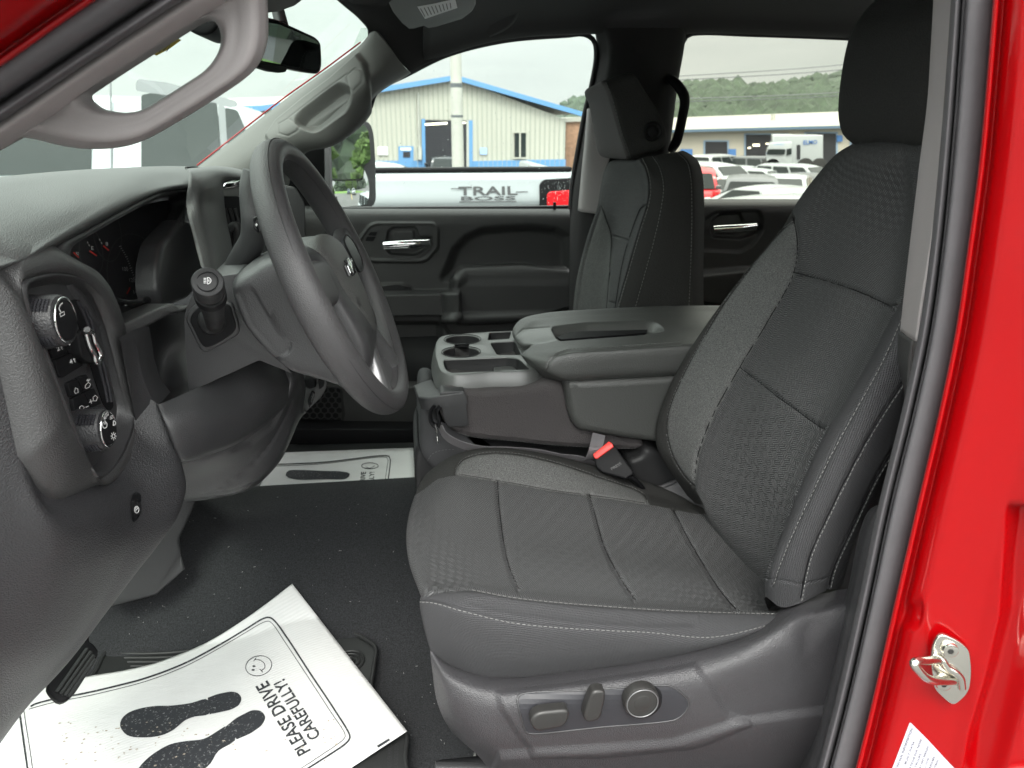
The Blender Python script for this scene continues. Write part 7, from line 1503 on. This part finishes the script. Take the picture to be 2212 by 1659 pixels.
for A1, B1 in (((985, 162), (1264, 243)), ((985, 162), (545, 231))):
    a, b_ = WW(*A1, .5), WW(*B1, .5); d = np.array([0, 0, .27]); slab('roof_edge', [a, b_, b_-d, a-d], -wn_*.15, Mo['bluet'], GB, bev=0)
    slab('roof', [a+wn_*-.1, b_+wn_*-.1, b_+wn_*-.1-d*.35, a+wn_*-.1-d*.35], -wn_*31, Mo['roofm'], GB, bev=0)
slab('base_band', [down(WW(545, 300, .06)), WW(545, 350, .06), WW(913, 347, .06), down(WW(913, 347, .06))], -wn_*.05, Mo['bluet'], GB, bev=0)
slab('base_band', [down(WW(1020, 300, .06)), WW(1020, 348, .06), WW(1222, 344, .06), down(WW(1222, 344, .06))], -wn_*.05, Mo['bluet'], GB, bev=0)
dr_ = slab('doorway_shade', [WW(917, 259, .10), WW(1010, 261, .10), down(WW(1010, 261, .10)), down(WW(917, 259, .10))], -wn_*.05, Mo['inside'], GB, bev=0)  # flat dark sheet standing for the shaded inside of the open doorway
for L in ([(911, 257), (918, 257), (920, 400), (913, 400)], [(1013, 260), (1021, 260), (1021, 400), (1014, 400)]): slab('door_trim', w2(L, .16), -wn_*.08, Mo['bluet'], GB, bev=0)
slab('door_trim', w2([(1008, 261), (1014, 261), (1014, 400), (1008, 400)], .14), -wn_*.05, Mo['conc'], GB, bev=0)
for L in ([(918, 267), (966, 264), (966, 268), (918, 271)], [(996, 263), (1006, 264), (1006, 267), (996, 267)]): slab('tube_light', w2(L, .14), -wn_*.02, Mo['tube'], GB, bev=0)
slab('window', w2([(1112, 287), (1136, 287), (1136, 341), (1112, 341)], .10), -wn_*.05, Mo['glass'], GB, bev=0)
for L in ([(1109, 284), (1139, 284), (1139, 287), (1109, 287)], [(1109, 340), (1139, 340), (1139, 343), (1109, 343)], [(1122, 285), (1125, 285), (1125, 342), (1122, 342)]): slab('window_frame', w2(L, .14), -wn_*.05, Mo['metalwall'], GB, bev=0)
dd2 = slab('door', w2([(861, 316), (893, 316), (893, 380), (861, 380)], .10), -wn_*.05, Mo['bluet'], GB, bev=0)
slab('door_window', w2([(871, 328), (886, 328), (886, 340), (871, 340)], .13), -wn_*.03, Mo['inside'], dd2, bev=0); slab('door_sign', w2([(865, 319), (888, 319), (888, 325), (865, 325)], .13), -wn_*.03, Mx['white'], dd2, bev=0)
slab('wall_sign', w2([(816, 317), (838, 317), (838, 335), (816, 335)], .10), -wn_*.03, Mx['white'], GB, bev=0)
slab('wall_sign', w2([(1037, 319), (1052, 319), (1052, 334), (1037, 334)], .10), -wn_*.03, mat('sign_blue', (.35, .5, .75), .6), GB, bev=0)
slab('meter_box', w2([(904, 318), (911, 318), (911, 345), (904, 345)], .3), -wn_*.3, Mo['conc'], GB, bev=0)
bmc = tube('wall_conduit', [WW(903, 200, .1), WW(904, 260, .1), WW(906, 320, .1)], .06, Mo['conc'], GB, n=6)
br_ = slab('brick_wing', [down(WW(1223, 262, -3)), WW(1223, 262, -3), WW(1262, 262, -3), down(WW(1262, 262, -3))], -wn_*10, Mo['brick'], GB, bev=0)
slab('roof_edge', w2([(1215, 255), (1266, 252), (1266, 262), (1215, 264)], -2.8), -wn_*10, Mo['roofm'], GB, bev=0)
# low wing left of it
Yw2 = 52.
LW = empty('low_building', tuple(PY(500, 300, Yw2)*np.array([1, 1, 0])+np.array([0, 0, gz(52)]))); tag(LW, 'low pale building with a blue eave behind the white pickup cab', 'building')
a, b_ = PY(380, 250, Yw2), PY(720, 222, Yw2)
def R4(x0, x1, y0, y1, Y): return [PY(x0, y0, Y), PY(x1, y0, Y), PY(x1, y1, Y), PY(x0, y1, Y)]
slab('wall', [PY(380, 240, Yw2), PY(760, 232, Yw2), PY(760, 330, Yw2), PY(380, 330, Yw2)], (0, 15, 0), Mo['metalwall'], LW, bev=0)
slab('roof_edge', [PY(380, 233, Yw2-.4), PY(760, 222, Yw2-.4), PY(760, 231, Yw2-.4), PY(380, 244, Yw2-.4)], (0, .3, 0), Mo['bluet'], LW, bev=0)
slab('roof', [PY(380, 216, Yw2+8), PY(760, 204, Yw2+8), PY(760, 222, Yw2-.2), PY(380, 233, Yw2-.2)], (0, 0, -.1), Mo['roofm'], LW, bev=0)
slab('base_band', [PY(380, 268, Yw2-.1), PY(760, 262, Yw2-.1), PY(760, 274, Yw2-.1), PY(380, 282, Yw2-.1)], (0, .1, 0), Mo['bluet'], LW, bev=0)
# pole
pb0 = at(990, 380, 20); pt0 = PY(978, 60, 20)
lp = empty('utility_pole', pb0); tag(lp, 'pale painted utility pole standing before the workshop door', 'pole')
ptop = np.array([pb0[0], pb0[1], 6.5]); tube('shaft', [np.array(pb0), ptop], [.165, .125], Mo['conc'], lp, n=20); tube('band', [np.array([pb0[0], pb0[1], 2.6]), np.array([pb0[0], pb0[1], 2.7])], .15, Mo['grey'], lp, n=16); tube('band', [np.array([pb0[0], pb0[1], 1.9]), np.array([pb0[0], pb0[1], 1.95])], .156, Mo['grey'], lp, n=16)

# ---- long service building on the right ----
Ys = 50.
SB = empty('service_building', tuple(PY(1650, 300, Ys)*np.array([1, 1, 0])+np.array([0, 0, gz(52)]))); tag(SB, 'long tan service building with open bays and a pale metal roof', 'building')
slab('wall', [down(PY(1440, 290, Ys)), PY(1440, 284, Ys), PY(2060, 262, Ys), down(PY(2060, 280, Ys))], (0, 18, 0), Mo['tan'], SB, bev=0)
slab('roof', [PY(1430, 282, Ys-.6), PY(2060, 266, Ys-.6), PY(2060, 232, Ys+9), PY(1450, 254, Ys+9)], (0, 0, -.12), Mo['roofm'], SB, bev=0)
slab('roof_edge', [PY(1430, 281, Ys-.7), PY(2060, 265, Ys-.7), PY(2060, 271, Ys-.7), PY(1430, 287, Ys-.7)], (0, .2, 0), mat('slate_blue_trim', (.09, .15, .22), .5), SB, bev=0)
for i, (x0, x1, y0, y1) in enumerate(((1524, 1571, 306, 375), (1612, 1700, 291, 375), (1742, 1806, 288, 375), (1840, 1900, 286, 375))):
    slab('door_frame', R4(x0-4, x1+4, y0-3, y1, Ys-.06), (0, .05, 0), mat('frame_blue', (.25, .35, .48), .6), SB, bev=0); slab('service_bay', R4(x0, x1, y0, y1, Ys-.12), (0, .05, 0), Mo['inside'], SB, bev=0)  # each bay is a flat dark sheet standing for its shaded inside
for x0, x1, y0, y1 in ((1627, 1641, 311, 316), (1655, 1685, 309, 312), (1616, 1622, 318, 321)): slab('tube_light', R4(x0, x1, y0, y1, Ys-.2), (0, .05, 0), Mo['tube'], SB, bev=0)
for x0, x1, y0, y1 in ((1470, 1496, 322, 336), (1574, 1590, 322, 350), (1808, 1820, 292, 306)): slab('wall_sign', R4(x0, x1, y0, y1, Ys-.15), (0, .05, 0), mat('sign_deep_blue', (.06, .18, .45), .6), SB, bev=0)
text('sign_lettering', 'PARTS', [(1576, 341), (1589, 341), (1589, 336), (1576, 336)], None, Mx['white'], SB, plane=(PY(1580, 330, Ys-.18), np.array([0, -1., 0])), off=.01)
tube('roof_vent', [PY(1670, 262, Ys+4), PY(1670, 246, Ys+4)], .14, Mo['conc'], SB, n=8)
# box truck before it
Yb = 36.
BT = empty('box_truck', at(1720, 360, Yb)); tag(BT, 'white box truck with blue lettering parked before the service bays', 'truck')
def bq(nm, x0, x1, y0, y1, Ya, dep, mt, bev=.06): return slab(nm, R4(x0, x1, y0, y1, Ya), (dep*.47, dep, 0), mt, BT, bev=bev)
bq('cargo_box', 1700, 1778, 292, 356, Yb, 5.5, Mo['white'], .04); bq('cargo_box_front', 1668, 1716, 291, 320, Yb+.02, 5.4, Mo['white'], .08)
slab('cab', [PY(x, y, Yb-.1) for x, y in fil([(1656, 330), (1664, 308), (1712, 306), (1712, 362), (1655, 362)], 4)], (1.0, 2.2, 0), Mo['white'], BT, bev=.08)
slab('windshield', [PY(x, y, Yb-.16) for x, y in fil([(1660, 322), (1697, 322), (1695, 334), (1656, 334)], 3)], (0, .05, 0), Mo['glass'], BT, bev=0); slab('side_window', [PY(x, y, Yb-.16) for x, y in [(1700, 322), (1710, 320), (1710, 333), (1700, 336)]], (0, .05, 0), Mo['glass'], BT, bev=0)
slab('cargo_door', R4(1722, 1729, 313, 344, Yb-.05), (0, .04, 0), Mo['inside'], BT, bev=0)
text('box_lettering', 'ELMO', [(1735, 313), (1765, 311), (1765, 302), (1735, 303)], None, mat('letter_blue', (.05, .15, .40), .5), BT, plane=(PY(1720, 330, Yb-.02), np.array([0, -1., 0])), bold=True, off=.02)
text('box_lettering', 'LMC', [(1672, 314), (1694, 314), (1694, 310), (1672, 310)], None, Mo['bluet'], BT, plane=(PY(1690, 330, Yb-.2), np.array([0, -1., 0])), off=.02)
for x in (1668, 1740, 1770): disc('wheel', PY(x, 362, Yb-.1), (0, -1, 0), .45, .4, Mo['tyre'], BT, bev=.03, n=24)
# ---- cars on the lot ----
R90 = math.pi/2
car('suv', Mo['white'], at(1650, 470, 5.2), math.pi+.05, 'white crossover right outside the rear window, its roof filling the lower edge', s=.90)
car('suv', Mo['white'], at(1545, 395, 29), -1.05, 'white boxy wagon next to the passenger backrest in the rear window', s=1.08)
car('suv', Mo['grey'], at(1622, 398, 21), 1.15, 'dark grey hatchback seen from behind in the middle of the lot', s=.88)
car('sedan', Mo['white'], at(1690, 396, 23), math.pi+1.0, 'white low saloon in front of the box truck', s=1.0)
car('suv', Mo['silver'], at(1556, 372, 42), .6, 'silver van-like car in the back row before the small bay', s=1.05)
car('sedan', Mo['white'], at(1640, 372, 33), -.8, 'small white car left of the box truck cab', s=1.0)
car('sedan', Mo['white'], at(1600, 372, 36), .9, 'white car in the second row behind the dark hatchback', s=1.0)
car('suv', Mo['redc'], at(1494, 396, 26), 1.2, 'red car half hidden by the passenger backrest', s=1.0)
car('sedan', Mo['dark'], at(1745, 382, 28), .7, 'black low car in the row behind the white saloon', s=1.0)
car('sedan', Mo['silver'], at(1735, 425, 13.5), math.pi+.9, 'silver hatchback beside the driver backrest, its windshield facing the lot', s=.92)
car('sedan', Mo['white'], at(1600, 372, 27), 1.0, 'white car between the boxy wagon and the dark hatchback', s=.95)
car('suv', Mo['grey'], at(1668, 372, 40), -.9, 'grey wagon in front of the large open bay', s=1.0)
car('sedan', Mo['silver'], at(1515, 372, 38), .9, 'silver car in the back row nearest the passenger backrest', s=1.0)
car('suv', Mo['white'], at(1735, 372, 33), -1.0, 'white crossover beside the front wheel of the box truck', s=.95)
car('sedan', Mo['blue'], at(1585, 372, 45), 1.2, 'blue car by the blue door of the service building', s=1.0)
car('sedan', Mo['white'], at(1650, 420, 16), math.pi-.9, 'white roofed car directly behind the near crossover', s=.92)
car('suv', Mo['white'], at(835, 366, 27), .1, 'white boxy wagon left of the workshop door', s=1.12)
car('sedan', Mo['redc'], at(882, 368, 30), .2, 'red car parked behind the white wagon by the blue door', s=1.18)
car('sedan', Mo['silver'], at(1222, 372, 17), math.pi+.45, 'silver saloon at the right corner of the workshop', s=1.05)
car('suv', Mo['dark'], at(960, 366, 44.5), R90, 'dark vehicle standing in the open workshop door', s=1.0)
# ---- power lines over the lot ----
Lp = [empty('utility_pole', (float(PY(x, 300, 90)[0]), 90, gz(52))) for x in (1400, 2300)]
for e_, lb_ in zip(Lp, ('wooden pole of the power line hidden behind the centre pillar', 'wooden pole of the power line hidden behind the red frame')):
    tag(e_, lb_, 'pole'); c = np.array(e_.location); tube('shaft', [c, c+np.array([0, 0, 13])], .18, Mo['bark'], e_, n=10)
for (ya, yb_, r_) in ((169, 108, .05), (177, 122, .05), (216, 182, .06), (222, 190, .06)):
    w_ = tube('power_line', [PY(1400, ya, 90), PY(1850, (ya+yb_)/2+12-(-14 if False else 14), 90), PY(2300, yb_-40, 90)], r_, Mo['grey'], None, n=5, npts=30)
    tag(w_, {169: 'topmost thin cable across the pale sky', 177: 'second thin cable just under the topmost one', 216: 'upper of the two cables crossing the wooded hill', 222: 'lowest cable crossing the wooded hill'}[ya], 'cable', 'power lines over the lot')

# ---- wooded hills ----
def hill(nm, ctrl, Y, dep, base):
    top = [PY(x, y, Y) for x, y in ctrl]; rows = []
    for k, f in ((0, 1.0), (.25, .86), (.5, .6), (.8, .25), (1, 0)):
        rows.append([np.array([p[0], p[1]-dep*k, base+(p[2]-base)*f]) for p in top])
    rows.insert(0, [np.array([p[0], p[1]+dep, base]) for p in top])
    o = surf(nm, rows, 40, 80, Mo['leaf'], None); o['kind'] = 'structure'; return o
ctrlR = [(1100, 270), (1200, 240), (1250, 222), (1330, 215), (1420, 205), (1480, 190), (1540, 192), (1600, 200), (1660, 200), (1720, 186), (1770, 174), (1820, 163), (1950, 150), (2200, 130)]
hr = hill('hills', ctrlR, 260, 120, -2)
h2_ = mk('hills_tmp', [(0, 0, 0), (0, 0, 1), (0, 1, 0)], [(0, 1, 2)], None); FIX.remove(h2_); bpy.data.objects.remove(h2_)
hb = bvh(hr)
def crowns(nm, spots, mt, lab, sub=2):
    bm = bmesh.new()
    for (c, r_) in spots:
        q = bmesh.ops.create_icosphere(bm, subdivisions=sub, radius=r_, matrix=Matrix.Translation(Vector(c)) @ Matrix.Diagonal((random.uniform(.85, 1.2), random.uniform(.85, 1.2), random.uniform(.8, 1.3), 1)))
        for v in q['verts']: 
            d = (v.co-Vector(c)); v.co = Vector(c)+d*random.uniform(.78, 1.2)
    o = frombm(nm, bm, mt, None, smooth=False); tag(o, lab, 'forest', kind='stuff'); return o
spots = []
T_ = cr([PY(x, y, 260) for x, y in ctrlR], 220)
for i in range(220):
    spots.append((T_[i]+np.array([0, random.uniform(-4, 4), random.uniform(-3.5, .8)]), random.uniform(1.4, 3.4)))
for i in range(2600):
    x, y = random.uniform(1230, 1830), random.uniform(190, 290); q = hb.ray_cast(Vector(EYE), Vector(ray(x, y)))
    if q[0] is None: continue
    spots.append((np.array(q[0])+np.array([0, -1, 0]), random.uniform(1.3, 3.2)))
crowns('forest', spots, Mo['leaf'], 'dense green trees covering the hill behind the lot', 1)

# ---- what the outer mirror looks back at: lawn, trees and two more trucks ----
def tree(name, loc, h, r_, label, n=600, mt='leaf2'):
    e = empty(name, loc); tag(e, label, 'tree', 'trees on the lawn behind the truck'); base = np.array(loc)
    tube('trunk', [base, base+np.array([.1, 0, h*.35]), base+np.array([0, .1, h*.6])], [h*.03, h*.022, h*.012], Mo['bark'], e, n=8)
    bm = bmesh.new()
    for i in range(n):
        d = np.random.default_rng(i+int(h*10)).normal(size=3); d /= np.linalg.norm(d); rr = random.uniform(.35, 1)**.5; c = base+np.array([0, 0, h*.62])+d*np.array([r_, r_, h*.38])*rr
        q = bmesh.ops.create_icosphere(bm, subdivisions=1, radius=random.uniform(.12, .26)*r_*.42, matrix=Matrix.Translation(Vector(c)))
        for v in q['verts']: v.co += Vector((random.uniform(-1, 1), random.uniform(-1, 1), random.uniform(-1, 1)))*r_*.06
    frombm('crown', bm, Mo[mt], e, smooth=False)
tree('tree', (40, 9.0, gz(9)), 7, 3.0, 'bright green round tree, left one in the side mirror'); tree('tree', (48, 17.5, gz(17)), 6.5, 2.4, 'slimmer bright green tree, right one in the side mirror')
sp2 = [(np.array([110+random.uniform(-6, 20), random.uniform(-10, 75), random.uniform(-2, 24)]), random.uniform(2.5, 5)) for i in range(500)]
crowns('forest', sp2, Mo['leaf'], 'dark wooded slope beyond the lawn, seen in the side mirror', 1)
car('pickup', Mo['white'], (27, 9.7, gz(9.7)), math.pi+.25, 'white pickup facing us in the lower mirror glass', name='pickup_truck', cat='pickup truck')
car('pickup', Mo['blue'], (32, 7.2, gz(7.2)), math.pi+.2, 'dark blue pickup in the lower mirror glass', name='pickup_truck', cat='pickup truck')
car('suv', Mo['white'], (34, 10.6, gz(10.6)), math.pi, 'distant white car between two pickups in the mirror')
yl = mk('road_line', [(14, 5.6, gz(5.6)+.006), (34, 9.0, gz(9.0)+.006), (34, 9.2, gz(9.2)+.006), (14, 5.75, gz(5.75)+.006)], [(0, 1, 2, 3)], Mo['yellowp'], None, smooth=False); yl['kind'] = 'structure'
# outer mirror glass, aimed back along the truck
def mgl(nm, L, n_, o_): return slab(nm, [PP(x, y, o_, n_) for x, y in cr(fil(L, 8), 60, True)], -n_*.004, Mx['mirror'], om, bev=0)
mgl('mirror_glass', [(713, 300), (735, 268), (786, 268), (796, 282), (801, 342), (798, 350), (786, 356), (784, 386), (714, 388)], mn1, mo1+mn1*.001)
g2o = PY(760, 420, 2.66); g2o = PP(760, 420, mo1+mn1*.004, mn1)
tg2 = np.array([14, 5.9, .55])-g2o; tg2 /= np.linalg.norm(tg2); v2_ = (g2o-EYE); v2_ /= np.linalg.norm(v2_); mn2 = tg2-v2_; mn2 /= np.linalg.norm(mn2)
# lower glass: a shallow convex dish
L2 = cr(fil([(715, 391), (786, 390), (796, 362), (804, 366), (807, 434), (793, 443), (716, 448)], 5), 70, True)
V2_, F2_ = poly2(L2, 4); P2_ = [PP(p[0], p[1], g2o, mn2) for p in V2_]; c2_ = PP(762, 418, g2o, mn2)
dish = mk('mirror_glass', [p-mn2*(np.dot(p-c2_, p-c2_)/(2*.45)) for p in P2_], F2_, Mx['mirror'], om); orient(dish)
# ---- the other side of the lot, behind the viewer: it shows only in reflections ----
sp3 = [(np.array([random.uniform(-120, 120), -95+random.uniform(-8, 8), random.uniform(-2, 15)]), random.uniform(3, 7)) for i in range(260)]
crowns('forest', sp3, Mo['leaf'], 'tree line on the other side of the lot', 1)
# ---- light summer haze over the valley ----
bm = bmesh.new(); box(bm, (0, 240, 38), (620, 760, 84)); hz = frombm('haze', bm, None or Mx['paper'], None, smooth=False, fix=False)
Mh = bpy.data.materials.new('haze'); Mh.use_nodes = True; t = Mh.node_tree; t.nodes.clear(); o_ = t.nodes.new('ShaderNodeOutputMaterial'); v_ = t.nodes.new('ShaderNodeVolumePrincipled')
v_.inputs['Color'].default_value = (.80, .86, .88, 1); v_.inputs['Density'].default_value = .00042; v_.inputs['Anisotropy'].default_value = .2; t.links.new(v_.outputs[0], o_.inputs['Volume'])
hz.data.materials.clear(); hz.data.materials.append(Mh); tag(hz, 'thin summer haze over the lot and the hill', 'haze', kind='stuff')
# ================= finish =================
for o in FIX:
    if o.type != 'MESH' or not len(o.data.vertices): continue
    me = o.data; n = len(me.vertices); V = np.zeros(n*3); me.vertices.foreach_get('co', V); V = V.reshape(-1, 3)
    c = (V.min(0)+V.max(0))/2; me.transform(Matrix.Translation(Vector(-c))); o['_c'] = [float(x) for x in c]
for o in FIX:
    if '_c' not in o.keys(): continue
    p = o.parent; pc = np.array(p['_c']) if (p is not None and '_c' in p.keys()) else (np.array(p.location) if p is not None else np.zeros(3))
    o.location = Vector(np.array(o['_c'])-pc)
for o in FIX:
    if '_c' in o.keys(): del o['_c']
